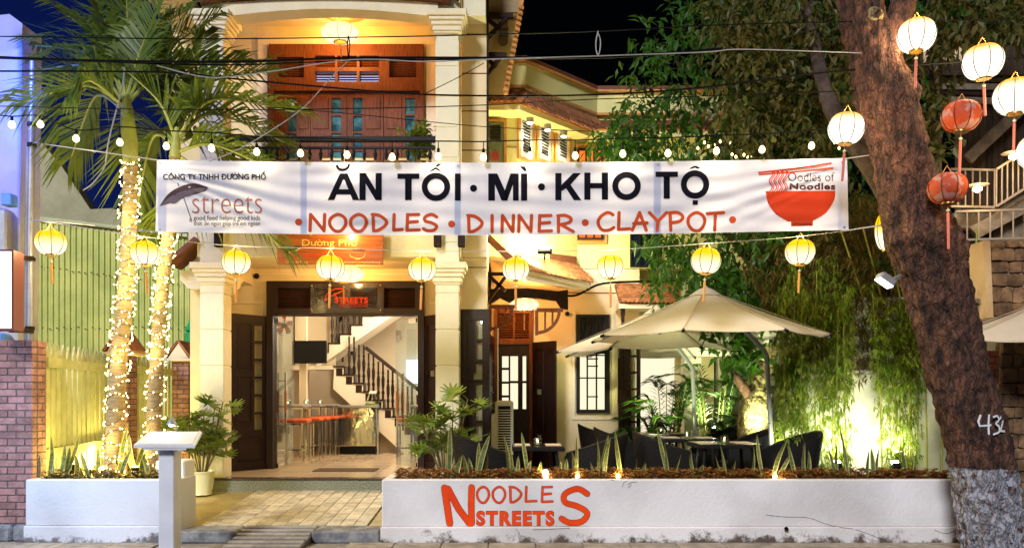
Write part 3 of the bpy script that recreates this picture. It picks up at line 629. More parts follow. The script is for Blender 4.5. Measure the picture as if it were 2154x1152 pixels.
for i in range(1, 3)[:1]:
    n = 70; g0, g1 = [], []
    for k in range(n+1):
        t = k/n; x = PT[1][0]+(PT[2][0]-PT[1][0])*t; y = PT[1][1]+(PT[2][1]-PT[1][1])*t; w = .014*sin(k*2*pi/3.5)
        g0.append((x, y+.0, 6.335+w)); g1.append((x-.28, y+.28, 6.24+w))
    m.sheet([g0, g1])
part('corrugated_soffit', m, M['cream_trim'], 1)
# framed shutters on the oblique wall
A1, B1 = E0[1], E0[2]; dd = Vector((B1[0]-A1[0], B1[1]-A1[1], 0)).normalized(); nn = Vector((dd.y, -dd.x, 0))
Mo = Matrix((dd, -nn, Vector((0, 0, 1)))).transposed()
for px, wd in ((1104, .24), (1143, .25), (1181, .26)):
    x, y = on_line(px, A1, B1); c = Vector((x, y, 0))+nn*.02
    o = bpy.data.objects.new('shutter', None); COL.objects.link(o); o.parent = H; o.location = Vector((c.x, c.y, Z(292+(px-1104)*.13, y)))-wsum(H); o.rotation_euler = Mo.to_euler()
    w, h = wd*1.25, .62
    wallgrid([-w/2-.05, w/2+.05], [-h/2-.05, h/2+.05], -.03, .01, [(-w/2, w/2, -h/2, h/2)]).build('frame', M['orange_trim'], o, local=True)
    MB().box(-w/2, w/2, -.012, .0, -h/2, h/2).build('board', M['white'], o, local=True)
    for k in range(10): MB().obox((0, -.018, -.21+k*.047), (w*.55, .012, .018), Matrix.Rotation(.08, 3, 'Y')).build('slat', M['black'], o, local=True)
# windows of the upper wing
def window(px0, px1, py0, py1, D, frame, fill, nx, nz, fw=.06, name='window'):
    x0, x1, z0, z1 = X(px0, D), X(px1, D), Z(py1, D), Z(py0, D); w = (x1-x0-fw*(nx+1)*.6)/nx; h = (z1-z0-fw*(nz+1)*.6)/nz
    hs = [(x0+fw*.6+i*(w+fw*.6), x0+fw*.6+i*(w+fw*.6)+w, z0+fw*.6+j*(h+fw*.6), z0+fw*.6+j*(h+fw*.6)+h) for i in range(nx) for j in range(nz)]
    o = part(name, wallgrid([x0, x1], [z0, z1], D-.05, D-.002, hs), frame)
    for hl in hs: part('pane', MB().box(hl[0], hl[1], D-.02, D-.012, hl[2], hl[3]), fill, parent=o)
    return o
window(1207, 1276, 305, 514, 13.8, M['orange_trim'], M['wood'], 1, 1, .12, 'window_surround')
window(1214, 1268, 314, 505, 13.75, M['wood'], M['curtain'], 3, 3)
window(1325, 1385, 490, 562, 13.8, M['iron'], mat('dark_blue_pane', (.01, .015, .04), .1), 3, 1, .05, 'barred_window')
window(1022, 1066, 252, 420, 12.6, M['orange_trim'], M['greenwood'], 1, 1, .08, 'window_surround')
gs = part('green_shutter', MB().box(X(1027, 12.5), X(1058, 12.5), 12.50, 12.54, Z(420, 12.5), Z(258, 12.5)), M['greenwood'])
for k in range(11): part('slat', MB().box(X(1031, 12.5), X(1053, 12.5), 12.485, 12.50, Z(295-k*3, 12.5), Z(293.4-k*3, 12.5)), M['wood'], parent=gs)
for k in range(6): part('slat', MB().box(X(1032, 12.5), X(1050, 12.5), 12.485, 12.50, Z(338-k*3.4, 12.5), Z(336.2-k*3.4, 12.5)), M['curtain'] if k < 0 else mat('red_slat', (.4, .05, .05), .5), parent=gs)
part('scored_line', MB().box(X(1065, 12.6), .08, 12.595, 12.6, 5.45, 5.46).box(X(1065, 12.6), .08, 12.595, 12.6, 5.05, 5.06).box(X(1275, YW), X(1340, YW), YW-.006, YW, 5.2, 5.21), M['brown_trim'])
# canopy over the side door, and small roof over the next one
cn = part('canopy', MB().prism([P(1030, 545, 12.62), P(1087, 556, 12.2), P(1108, 575, 12.1), P(1240, 606, 12.95), P(1205, 612, 13.75), P(1040, 600, 13.7)], (0, 0, .06)), M['creamwarm'])
part('canopy_fascia', MB().prism([P(1092, 566, 12.1), P(1110, 590, 12.12), P(1232, 610, 12.95), P(1243, 594, 12.95)], (0, .06, 0)), M['cream_trim'], parent=cn)
part('verge_board', MB().bar(P(1024, 497, 12.1), P(1090, 560, 12.1), .06, .10), M['brown_trim'], parent=cn)
part('ridge_board', MB().bar(P(1058, 530, 12.6), P(1210, 550, 13.65), .06, .16), M['brown_trim'], parent=cn)
tiles(cn, P(1085, 535, 12.6), P(1208, 556, 13.6), P(1244, 592, 13.0), P(1104, 566, 12.1), 15, 7)
part('canopy_deck', MB().prism([P(1085, 537, 12.6), P(1208, 558, 13.6), P(1243, 594, 13.0), P(1104, 568, 12.1)], (0, 0, -.03)), M['brown_trim'], parent=cn)
bt = M['timber']
def yo(p): return p
top = [P(1030, 607, 12.55), P(1110, 606, 12.8), P(1176, 612, 13.1), P(1195, 609, 13.15)]
bot = [P(1195, 650, 13.15), P(1180, 648, 13.1), P(1170, 632, 13.08), P(1130, 627, 12.9), P(1085, 628, 12.75), P(1072, 636, 12.7), P(1052, 626, 12.6), P(1030, 640, 12.55)]
part('arched_beam', MB().prism(top+bot, (0, .1, 0)), bt, parent=cn)
def qarc(px, py, r, D, sx, mt=M['redwood']):
    m = MB(); c = P(px, py, D)
    m.bar(c, c+Vector((sx*r, 0, 0)), .05, .06); m.bar(c, c+Vector((0, 0, -r*.95)), .06, .05, up=(1, 0, 0))
    pts = [c+Vector((sx*r*cos(t)*.86, 0, -r*.86*sin(t))) for t in [i*pi/16 for i in range(9)]]
    for p, q in zip(pts, pts[1:]): m.bar(p, q, .05, .045, up=(0, 1, 0))
    m.bar(c+Vector((sx*r*.32, 0, 0)), c+Vector((sx*r*.32, 0, -r*.78)), .03, .03); m.bar(c+Vector((sx*r*.6, 0, 0)), c+Vector((sx*r*.6, 0, -r*.6)), .03, .03)
    part('arc_bracket', m, mt, parent=cn)
qarc(1031, 645, .40, 12.5, 1); qarc(1129, 652, .42, 12.9, 1)
m = MB()   # X bracket by the corner
m.box(X(1024, 12.1), X(1028, 12.1), 12.1, 12.15, Z(640, 12.1), Z(575, 12.1)); m.bar(P(1026, 577, 12.1), P(1063, 612, 12.1), .05, .05); m.bar(P(1026, 632, 12.1), P(1066, 578, 12.1), .05, .05); m.bar(P(1024, 576, 12.1), P(1066, 576, 12.1), .05, .05)
part('cross_bracket', m, bt, parent=cn)
sr = part('small_roof', MB().prism([P(1292, 597, 13.75), P(1425, 600, 13.75), P(1425, 634, 13.2), P(1303, 632, 13.2)], (0, 0, -.05)), M['brown_trim'])
tiles(sr, P(1294, 596, 13.75), P(1425, 600, 13.75), P(1425, 632, 13.2), P(1303, 631, 13.2), 14, 6)
part('small_roof_soffit', MB().box(X(1303, 13.2), X(1425, 13.2), 13.2, 13.78, Z(648, 13.2), Z(636, 13.2)), M['cream_trim']); part('post', MB().box(X(1306, 13.3), X(1314, 13.3), 13.25, 13.33, 2.9, 3.1).box(X(1307, 13.3), X(1313, 13.3), 13.26, 13.32, 2.45, 2.9), bt)
# side gable and its brackets above the corner
part('gable_wall', MB().prism([P(1018, -60, 12.3), P(1104, -60, 12.3), P(1060, 200, 12.3), P(1018, 200, 12.3)], (0, .3, 0)), M['cream'])
part('gable_soffit', MB().prism([P(1020, -50, 12.0), P(1097, -50, 12.0), P(1092, 26, 12.0), P(1020, 26, 12.0)], (0, .28, 0)), mat('dark_beige_soffit_board', (.30, .22, .12), .7))  # one even dark beige for the panel at the gable top
part('verge', MB().bar(P(1098, 0, 12.0), P(1064, 200, 12.0), .06, .1, up=(0, 1, 0)), M['orange_trim'])
for k in range(16):
    c = P(1096-k*2.15, 18+k*11.4, 11.93); part('verge_tile', MB().tube([c+Vector((-.03, 0, .02)), c+Vector((.04, 0, 0))], .026, 8), M['orange_trim'])
for y0, y1, x1 in ((30, 172, 1080), (112, 172, 1078)):
    m = MB(); 
    if y0 == 30:
        m.box(X(1019, 11.9), X(1026, 11.9), 11.88, 11.95, Z(172, 11.9), Z(28, 11.9)); m.bar(P(1022, 33, 11.9), P(x1, 34, 11.9), .07, .07); m.bar(P(1024, 40, 11.9), P(1052, 62, 11.9), .05, .05); m.bar(P(1026, 80, 11.9), P(1068, 36, 11.9), .06, .05)
    else:
        m.bar(P(1019, 117, 11.85), P(1066, 118, 11.85), .08, .07); m.bar(P(1024, 122, 11.88), P(1043, 142, 11.88), .05, .05); m.bar(P(1024, 158, 11.86), P(1052, 122, 11.86), .06, .05)
    part('cross_bracket', m, bt)
for k in range(4): part('scalloped_board', MB().tube([P(1058+2*sin(k), 48+k*13, 12.22), P(1058+2*sin(k), 48+k*13, 12.28)], .075, 10), M['siding'])
# ================================================================ planter with the painted logo
def planter(name, lab, x0, x1, y0, y1, zt, zp, mt):
    o = T(name, lab, 'planter', (x0, y0, 0))
    m = wallgrid([x0, x1], [zp, zt], y0, y0+.12, []); MB().box(x0, x1, y0, y0+.11, zp, zt, .012).build('front_wall', mt, o)
    MB().box(x0-.012, x1+.012, y0-.022, y0+.10, 0, zp+.004, .012).build('plinth', mt, o)
    MB().box(x0, x0+.11, y0+.11, y1, 0, zt-.002, .01).build('end_wall', mt, o); MB().box(x1-.11, x1, y0+.11, y1, 0, zt-.002, .01).build('end_wall', mt, o)
    MB().box(x0+.11, x1-.11, y1-.08, y1, 0, zt-.03).build('back_wall', mt, o)
    n = 40; g = [[(x0+.11+(x1-x0-.22)*i/n, y0+.10+(y1-y0-.17)*j/3, zt-.07+.03*R.random()) for i in range(n+1)] for j in range(4)]
    MB().sheet(g).build('soil', M['soil'], o); return o
def stained(name, base, dirt, z0, z1, sc):   # plinth dirt sits on the wall, thickest near the pavement
    m = mat(name, base, .75, bump=.3, bs=35); n, l = m.node_tree.nodes, m.node_tree.links; b = n['Principled BSDF']
    g = n.new('ShaderNodeNewGeometry'); s = n.new('ShaderNodeSeparateXYZ'); l.new(g.outputs['Position'], s.inputs[0])
    r = n.new('ShaderNodeMapRange'); r.inputs['From Min'].default_value = z1; r.inputs['From Max'].default_value = z0; r.inputs['To Min'].default_value = -.16; r.inputs['To Max'].default_value = .22; l.new(s.outputs['Z'], r.inputs['Value'])
    t = n.new('ShaderNodeTexNoise'); t.inputs['Scale'].default_value = sc; t.inputs['Detail'].default_value = 9; t.inputs['Roughness'].default_value = .7; l.new(g.outputs['Position'], t.inputs['Vector'])
    a = n.new('ShaderNodeMath'); l.new(t.outputs['Fac'], a.inputs[0]); l.new(r.outputs[0], a.inputs[1])
    q = n.new('ShaderNodeMapRange'); q.inputs['From Min'].default_value = .60; q.inputs['From Max'].default_value = .72; l.new(a.outputs[0], q.inputs['Value'])
    t2 = n.new('ShaderNodeTexNoise'); t2.inputs['Scale'].default_value = .9; t2.inputs['Detail'].default_value = 8; l.new(g.outputs['Position'], t2.inputs['Vector'])
    x0 = n.new('ShaderNodeMixRGB'); x0.inputs['Color1'].default_value = (*base, 1); x0.inputs['Color2'].default_value = (base[0]*.72, base[1]*.71, base[2]*.70, 1)
    r2 = n.new('ShaderNodeMapRange'); r2.inputs['From Min'].default_value = .4; r2.inputs['From Max'].default_value = .65; l.new(t2.outputs['Fac'], r2.inputs['Value']); l.new(r2.outputs[0], x0.inputs['Fac'])
    x = n.new('ShaderNodeMixRGB'); x.inputs['Color2'].default_value = (*dirt, 1); l.new(x0.outputs[0], x.inputs['Color1']); l.new(q.outputs[0], x.inputs['Fac']); l.new(x.outputs[0], b.inputs['Base Color'])
    return m
pw = stained('planter_whitewash', (.82, .79, .77), (.10, .075, .06), 0, .25, 5)
PX0, PX1, PY, PZ = X(803, 8.7), X(2040, 8.7), 8.70, .69
pl = planter('long_planter', 'long white planter wall painted with orange NOODLES STREETS lettering', PX0, PX1, PY, 9.28, PZ, .18, pw)
red = mat('orange_red_paint', (.92, .075, .006), .6, col2=(.80, .06, .006), ns=4, spec=.15); dred = mat('dark_red_outline', (.30, .03, .012), .5)
def onwall(D, e=.0):
    return lambda a, b, q=0: P(a, b, D)+Vector((0, -.003-e-.0004*q, 0))
lg = bpy.data.objects.new('painted_logo', None); COL.objects.link(lg); lg.parent = pl
def logo(ch, box, w, D=8.7, par=lg, m1=red, m2=dred, name='letter', edge=2.2):
    m = MB(); strokes(m, ch, box, w+edge, onwall(D)); m.build(name+'_outline', m2, par)
    m = MB(); strokes(m, ch, box, w, onwall(D, .003)); m.build(name, m1, par)
m = MB(); f0 = onwall(8.7); ribbon(m, [(935, 1025), (940, 1060), (946, 1100)], 15, lambda a, b: f0(a, b, 0)); ribbon(m, [(942, 1027), (965, 1070), (988, 1100)], 15, lambda a, b: f0(a, b, 1)); ribbon(m, [(992, 1024), (991, 1060), (992, 1099)], 14, lambda a, b: f0(a, b, 2)); m.build('letter_outline', dred, lg)
m = MB(); f0 = onwall(8.7, .003); ribbon(m, [(935, 1025), (940, 1060), (946, 1100)], 13, lambda a, b: f0(a, b, 0)); ribbon(m, [(942, 1027), (965, 1070), (988, 1100)], 13, lambda a, b: f0(a, b, 1)); ribbon(m, [(992, 1024), (991, 1060), (992, 1099)], 12, lambda a, b: f0(a, b, 2)); m.build('letter', red, lg)
for ch, x0, x1 in (('O', 1004, 1028), ('O', 1037, 1062), ('D', 1072, 1097), ('L', 1106, 1128), ('E', 1140, 1162)): logo(ch, (x0, 1023, x1, 1055), 3.6, edge=1.8)
logo('S', (1180, 1027, 1238, 1098), 11)
m = MB(); text_on('STREETS', (1003, 1074, 1165, 1104), f0, bold=.045, out=m, track=1.22); m.build('letter', red, lg)
m = MB(); text_on('STREETS', (1001.6, 1072.8, 1166.4, 1105.2), onwall(8.7), bold=.062, out=m, track=1.22); m.build('letter_outline', dred, lg)
MB().tube([P(1654, 1111, 8.7), P(1654, 1111, 8.62)], .022, 12, cap=False).build('drain_pipe', M['black'], pl); MB().lathe([(.021, 0), (.02, .002)], 12, P(1654, 1111, 8.665), Vector((0, -1, 0))).build('pipe_hole', M['black'], pl)
m = MB()
for cr_ in ([(1610, 1083), (1650, 1085), (1700, 1088), (1730, 1098), (1760, 1108), (1795, 1110)], [(1800, 1112), (1825, 1122), (1850, 1130), (1868, 1138)], [(1965, 1114), (1985, 1122), (2000, 1118), (2012, 1112)], [(1085, 1112), (1092, 1118), (1090, 1128), (1096, 1140)], [(1309, 1022), (1313, 1013), (1318, 1010)], [(1320, 1018), (1330, 1014), (1341, 1012)], [(1322, 1026), (1328, 1019)], [(1285, 1010), (1292, 1010)], [(1120, 1112), (1150, 1113), (1200, 1111)]):
    pts = cr([(x+R.uniform(-1, 1), y+R.uniform(-1.5, 1.5)) for x, y in cr_], 3); 
    for a, b in zip(pts, pts[1:]): m.bar(P(a[0], a[1], 8.698 if a[1] < 1107 else 8.676), P(b[0], b[1], 8.698 if b[1] < 1107 else 8.676), .003, .004)
m.build('crack', M['soil'], pl, kind='stuff')
bl = stained('left_planter_whitewash', (.70, .72, .76), (.14, .13, .13), 0, .22, 5)
p2 = planter('left_planter', 'short white planter in front of the picket fence, palms growing in it', -5.24, X(368, 8.7), 8.70, 9.28, PZ, .19, bl)
ep = T('utility_plinth', 'small white raised block behind the menu stand at the planter end', 'plinth', (-3.9, 9.1, 0)); MB().box(-3.98, X(392, 9.1)+.02, 9.0, 9.3, 0, .87, .015).build('block', M['white'], ep)
# ================================================================ banner
BD = 8.45
bm_ = mat('white_banner_cloth', (.70, .71, .84), .6, trans=.24, col2=(.66, .67, .81), ns=3); bs_ = mat('blue_banner_seam', (.52, .56, .74), .55, trans=.3)
def b_edge(px):
    u = (px-330)/1452
    top = 336+8*sin(pi*min(max(u, 0), 1))**.8-4*u; bot = 487.5+9*sin(pi*min(max(u, 0), 1))-4*u
    return top, bot
def b_dep(px, py):
    u = (px-330)/1452; v = (py-337)/150
    d = .008*sin(px*.021+py*.02)+.003*sin(py*.18-px*.012)
    for cx, cy, sx, a in ((333, 345, 1, 1), (1775, 340, -1, 1)):   # pull folds running in from the corners
        dx, dy = (px-cx)*sx, py-cy
        if dx > 0: ang = dy/(dx+40); d += .017*a*sin(ang*48+1)*math.exp(-((ang-.28)/.22)**2)*min(1, dx/60)*math.exp(-dx/330)
    d += .010*sin((py-337)*.16+px*.013)*math.exp(-((py-362)/22)**2)*(.4+.6*sin(px*.006)**2)
    d += .005*sin(py*.22+px*.03)*math.exp(-((py-478)/18)**2)*sin(px*.01)**2
    return BD+d
def bpt(px, py, q=0, e=0): return P(px, py, b_dep(px, py)-.003-.0004*q-e)
bn = T('street_banner', 'long white cloth banner across the street reading AN TOI MI KHO TO', 'banner', (0, BD, 3.5)); bn['label'] = 'long white cloth banner strung across the front advertising noodles, dinner and claypot'
g = []
for j in range(41):
    row = []
    for i in range(364):
        px = 330+1452*i/363; t, b = b_edge(px); py = t+(b-t)*j/40
        px += (-3*(j/40) if i == 0 else (3*(j/40) if i == 363 else 0)); row.append(P(px, py, b_dep(px, py)))
    g.append(row)
MB().sheet(g).build('cloth', bm_, bn, 2)
for x0, x1 in ((332, 350), (632, 645), (956, 969), (1375, 1390)):
    gg = [[bpt(x0+(x1-x0)*i/4, b_edge(x0)[0]+1+(b_edge(x0)[1]-b_edge(x0)[0]-2)*j/24, 0, -.0015) for i in range(5)] for j in range(25)]
    MB().sheet(gg).build('seam_strip', bs_ if x0 > 340 else bm_, bn, 2)
gg = [[bpt(1762+(10)*i/2, b_edge(1768)[0]+1+(b_edge(1768)[1]-b_edge(1768)[0]-2)*j/24, 0, -.001) for i in range(3)] for j in range(25)]; MB().sheet(gg).build('hem', bm_, bn, 2)
for px, py in ((338, 343), (336, 482), (1772, 341), (1776, 478), (640, 345), (963, 349), (1384, 346)): MB().lathe([(.008, 0), (.013, .0), (.013, .004), (.008, .004)], 12, bpt(px, py, 0, .001), Vector((0, -1, 0))).build('eyelet', M['steel'], bn)
navy = mat('black_banner_ink', (.006, .006, .012), .8, spec=.05); oink = mat('orange_banner_ink', (.58, .075, .02), .6, spec=.1); bink = mat('brown_umbrella_ink', (.075, .04, .04), .6, spec=.1); bink2 = mat('brown_umbrella_lining_ink', (.15, .11, .13), .6, spec=.1); rink = mat('red_bowl_ink', (.55, .045, .012), .6, spec=.1)
def fl(a, b, q=0, e=0): return (a, b, q*.4+e*1000)      # px, py and a small lift in mm
def bprint(name, m, mt):
    bm2 = bmesh.new(); vs = [bm2.verts.new(v) for v in m.v]
    for f in m.f:
        try: bm2.faces.new([vs[i] for i in f])
        except ValueError: pass
    for ax in (0, 1):
        c = [v.co[ax] for v in bm2.verts]; k = math.floor(min(c)/6)*6+6
        while k < max(c):
            n_ = (1, 0, 0) if ax == 0 else (0, 1, 0); bmesh.ops.bisect_plane(bm2, geom=bm2.verts[:]+bm2.edges[:]+bm2.faces[:], plane_co=(k if ax == 0 else 0, k if ax else 0, 0), plane_no=n_); k += 6
    for v in bm2.verts: x, y, e = v.co; v.co = P(x, y, b_dep(x, y)-.0045-e*.0008)-wsum(bn)
    bmesh.ops.triangulate(bm2, faces=bm2.faces[:])
    me = bpy.data.meshes.new(name); bm2.to_mesh(me); bm2.free(); me.materials.append(mt); me.polygons.foreach_set('use_smooth', [True]*len(me.polygons))
    o = bpy.data.objects.new(name, me); COL.objects.link(o); o.parent = bn; return o
def btext(s, box, mt, bold=0, **k): return bprint('letter', text_on(s, box, lambda a, b: fl(a, b, 2), bold, **k), mt)
# heavy capitals built as polygons so that proportions are those of the print
def bpoly(polys, mt, name='letter'):
    m = MB()
    for pts in polys: m.add([fl(a, b, 2) for a, b in pts], [tuple(range(len(pts)))])
    return bprint(name, m, mt)
def ring(cx, cy, rx, ry, w, w2=None, n=28):
    m = MB(); w2 = w2 or w
    o_ = [fl(cx+rx*cos(2*pi*i/n), cy+ry*sin(2*pi*i/n), 2) for i in range(n)]; i_ = [fl(cx+(rx-w)*cos(2*pi*i/n), cy+(ry-w2)*sin(2*pi*i/n), 2) for i in range(n)]
    m.add(o_+i_, [(i, (i+1) % n, (i+1) % n+n, i+n) for i in range(n)]); return m
def disc(cx, cy, r, mt, n=14, name='dot'): return bpoly([[(cx+r*cos(2*pi*i/n), cy+r*sin(2*pi*i/n)) for i in range(n)]], mt, name)
bpoly([[(689, 421), (715, 365), (731, 365), (756, 421), (742, 421), (737, 408), (708, 408), (703, 421)][0:3]+[(731, 365), (756, 421), (742, 421), (723, 374), (703, 421)], [(711, 398), (734, 398), (738, 409), (707, 409)]], navy)
m = MB(); ribbon(m, cr([(709, 349), (713, 355), (722, 357), (731, 353), (734, 347)], 4), 5, lambda a, b: fl(a, b, 2)); bprint('breve', m, navy)
bpoly([[(756, 364), (769, 364), (769, 421), (756, 421)], [(756, 364), (769, 364), (803, 421), (790, 421)], [(790, 364), (803, 364), (803, 421), (790, 421)]], navy)
bpoly([[(836, 365), (882, 365), (882, 376), (836, 376)], [(852, 376), (866, 376), (866, 421), (852, 421)]], navy)
bprint('letter', ring(917, 393, 30, 30, 12.5), navy)
bpoly([[(903, 360), (915, 352), (919, 352), (929, 360), (923, 360), (917, 356), (909, 360)], [(915, 351), (921, 344), (930, 344), (921, 351)]], navy, 'accent')
bpoly([[(957, 365), (969, 365), (969, 422), (957, 422)]], navy); disc(996, 396, 7.5, navy)
bpoly([[(1027, 365), (1041, 365), (1041, 422), (1027, 422)], [(1041, 365), (1046, 365), (1062, 400), (1062, 422), (1055, 422), (1041, 388)], [(1062, 400), (1074, 365), (1079, 365), (1079, 388), (1067, 422), (1062, 422)], [(1079, 365), (1091, 365), (1091, 422), (1079, 422)]][:4], navy)
bpoly([[(1096, 365), (1109, 365), (1109, 422), (1096, 422)]], navy); bpoly([[(1093, 350), (1104, 350), (1109, 360), (1103, 360)]], navy, 'accent'); disc(1139, 393, 7.5, navy)
bpoly([[(1168, 364), (1181, 364), (1181, 421), (1168, 421)], [(1206, 364), (1222, 364), (1197, 392), (1181, 402), (1181, 389)], [(1190, 395), (1199, 387), (1223, 421), (1207, 421)]], navy)
bpoly([[(1229, 363), (1242, 363), (1242, 420), (1229, 420)], [(1242, 385), (1266, 385), (1266, 396), (1242, 396)], [(1266, 363), (1279, 363), (1279, 420), (1266, 420)]], navy)
bprint('letter', ring(1318, 391, 30, 30, 12.5), navy)
bpoly([[(1379, 361), (1426, 361), (1426, 372), (1379, 372)], [(1396, 372), (1409, 372), (1409, 418), (1396, 418)]], navy)
bprint('letter', ring(1462, 388, 30, 30, 12.5), navy); bpoly([[(1449, 355), (1460, 349), (1465, 349), (1474, 354), (1467, 355), (1462, 352), (1456, 355)]], navy, 'accent'); bpoly([[(1457, 421), (1468, 421), (1468, 431), (1457, 431)]], navy, 'dot')
# orange handwriting
def hand(s, xs, y0, y1, w=7):
    for ch, (a, b) in zip(s, xs):
        m = MB(); strokes(m, ch, (a, y0, b, y1), w, lambda p, q, k=0: fl(p, q, k+2)); bprint('letter', m, oink)
hand('NOODLES', [(652, 683), (694, 727), (738, 770), (783, 814), (828, 846), (856, 882), (890, 920)], 451, 485)
hand('DINNER', [(984, 1015), (1033, 1037), (1056, 1080), (1091, 1118), (1134, 1160), (1173, 1206)], 453, 487)
hand('CLAYPOT', [(1258, 1291), (1301, 1325), (1330, 1361), (1366, 1402), (1408, 1438), (1448, 1482), (1488, 1522)], 447, 484)
for x, y in ((628, 467), (950, 471), (1231, 468), (1541, 462)): disc(x, y, 7.5, oink)
btext('CÔNG TY TNHH ĐƯỜNG PHỐ', (343, 359, 559, 378), navy, .02)
bpoly([cr([(336, 433), (350, 412), (368, 398), (392, 388), (412, 386), (438, 394)], 4)+cr([(438, 394), (427, 402), (412, 408), (395, 412), (380, 418), (362, 426), (336, 433)], 3)], bink, 'umbrella_print')
bpoly([cr([(336, 433), (348, 422), (368, 408), (400, 398), (438, 394)], 4)+cr([(438, 394), (430, 403), (414, 405), (400, 412), (384, 416), (368, 428), (352, 427), (336, 433)], 3)], bink2, 'umbrella_print').location.y -= .001
m = MB(); f1 = lambda a, b: fl(a, b, 4); ribbon(m, [(385, 412), (394, 438), (403, 463)], 1.6, f1); ribbon(m, cr([(403, 463), (401, 466), (399, 463), (401, 459)], 3), 1.4, f1); ribbon(m, [(376, 392), (374, 385)], 1.5, f1); bprint('umbrella_handle_print', m, bink)
btext('streets', (404, 413, 551, 449), mat('brown_orange_ink', (.42, .13, .07), .6), -.014)
btext('good food helping good kids', (407, 453, 547, 466), navy, .0); btext('thức ăn ngon giúp trẻ em ngoan', (407, 464, 547, 477), navy, .0)
# bowl logo
bpoly([[(1611, 402), (1757, 401)]+cr([(1757, 401), (1755, 420), (1738, 447), (1712, 463), (1706, 465), (1664, 466), (1655, 464), (1632, 450), (1615, 426), (1611, 402)], 3)], rink, 'bowl_print'); bpoly([[(1664, 464), (1710, 463), (1710, 475), (1664, 476)]], rink, 'bowl_foot_print')
btext('STREETS', (1668, 469, 1706, 474), bink, .03).location.y -= .004
for k in range(4):
    m = MB(); pts = cr([(1622+k*9.5+3.5*sin(i*1.35+.6)+(1-i/7)*3, 362+i*6.0) for i in range(8)], 3); ribbon(m, pts, 5.6, lambda a, b: fl(a, b, 2)); bprint('noodle_print', m, rink)
    m = MB(); ribbon(m, [(x+.3, y) for x, y in pts[2:-1]], 1.2, lambda a, b: fl(a, b, 6)); bprint('noodle_highlight', m, bm_)
m = MB(); ribbon(m, [(1596, 363), (1670, 355), (1748, 343)], 3, f1); ribbon(m, [(1597, 367), (1670, 362), (1752, 353)], 3, f1); bprint('chopstick_print', m, rink)
btext('Oodles of', (1658, 363, 1755, 381), bink, -.005); btext('Noodles', (1661, 385, 1757, 399), mat('maroon_ink', (.09, .012, .008), .6), .03, track=1.08)
MB().tube([P(70, 300, 9.22), P(200, 318, 8.45), P(333, 337, 8.45)], .006, 5).tube([P(68, 462, 9.22), P(200, 474, 8.45), P(330, 488, 8.45)], .006, 5).tube([P(1778, 334, 8.45), P(1860, 322, 8.1)], .006, 5).tube([P(1784, 484, 8.45), P(1900, 466, 8.15)], .006, 5).build('cord', M['greywire'], bn, kind='stuff')
# ================================================================ lanterns
yel = emis('yellow_silk_lantern', (1, 1, 1), .78, transp=.30, sample=False, grad=((1.0, .95, .68), (1.0, .62, .0), -.05, .055))
wht_ = emis('white_glowing_lantern', (1, 1, 1), 1.05, transp=.30, sample=False, grad=((1, .93, .74), (1, .42, .03), .04, .12))
orl = emis('cream_glowing_porch_lantern', (1, 1, 1), .85, transp=.25, sample=False, grad=((1, .92, .55), (1, .55, .05), -.02, .16))
def lantern(lab, group, loc, r=.155, h=.26, mt=yel, W_=60, col=(1, .78, .34), tass=M['tassel'], tl_=.22, ribs=8, tilt=0, lit=True, rot=0):
    o = T('lantern', lab, 'lantern', loc, group); z0 = -h/2
    prof = [(r*.34, -h/2), (r*.62, -h*.44), (r*.86, -h*.28), (r*.98, -h*.08), (r*.98, h*.10), (r*.86, h*.29), (r*.60, h*.44), (r*.28, h/2)]
    pf_ = cr(prof, 3); m = MB(); n = 32; base = 0
    for k in range(n):
        pass
    for rr_, zz in pf_:
        for k in range(n): q = rr_*(1-.025*abs(sin(k*pi*ribs/n/1.0*.5*2))) ; m.v.append((q*cos(2*pi*k/n), q*sin(2*pi*k/n), zz))
    for i in range(len(pf_)-1):
        for k in range(n): a = i*n+k; b = i*n+(k+1) % n; m.f.append((a, b, b+n, a+n))
    m.build('shade', mt, o, 1, local=True)
    m = MB()
    for k in range(ribs):
        t = 2*pi*k/ribs+.35+rot; m.tube([((rr_+.003)*cos(t), (rr_+.003)*sin(t), zz) for rr_, zz in pf_[::3]+[pf_[-1]]], .0036, 4)
    m.build('rib_wires', M['timber'], o, local=True, kind='stuff')
    MB().lathe([(r*.36, -h/2-.012), (r*.36, -h/2+.004), (r*.30, -h/2+.004), (r*.30, -h/2-.012)], 18).build('bottom_ring', M['brass'], o, 1, local=True)
    MB().tube([(r*.26, 0, h/2), (0, 0, h/2+.075), (-r*.26, 0, h/2)], .004, 5).build('hanger', M['tassel'], o, local=True)
    if tl_:
        MB().tube([(0, 0, -h/2), (0, 0, -h/2-.06)], .003, 5).build('tassel_cord', tass, o, local=True); MB().lathe([(.006, -h/2-.085), (.016, -h/2-.075), (.016, -h/2-.065), (.006, -h/2-.055)], 10).build('bead', M['potw'], o, 1, local=True)
        MB().lathe([(.007, -h/2-.085), (.013, -h/2-.10), (.012, -h/2-.09-tl_)], 10).build('tassel', tass, o, 1, local=True)
    if lit: lamp('lantern_bulb', loc, W_, col, .05, o)
    o.rotation_euler = (R.uniform(-.05, .05), tilt+R.uniform(-.07, .07), 0); return o
SL = 'lanterns on the lower string'
LW = 56
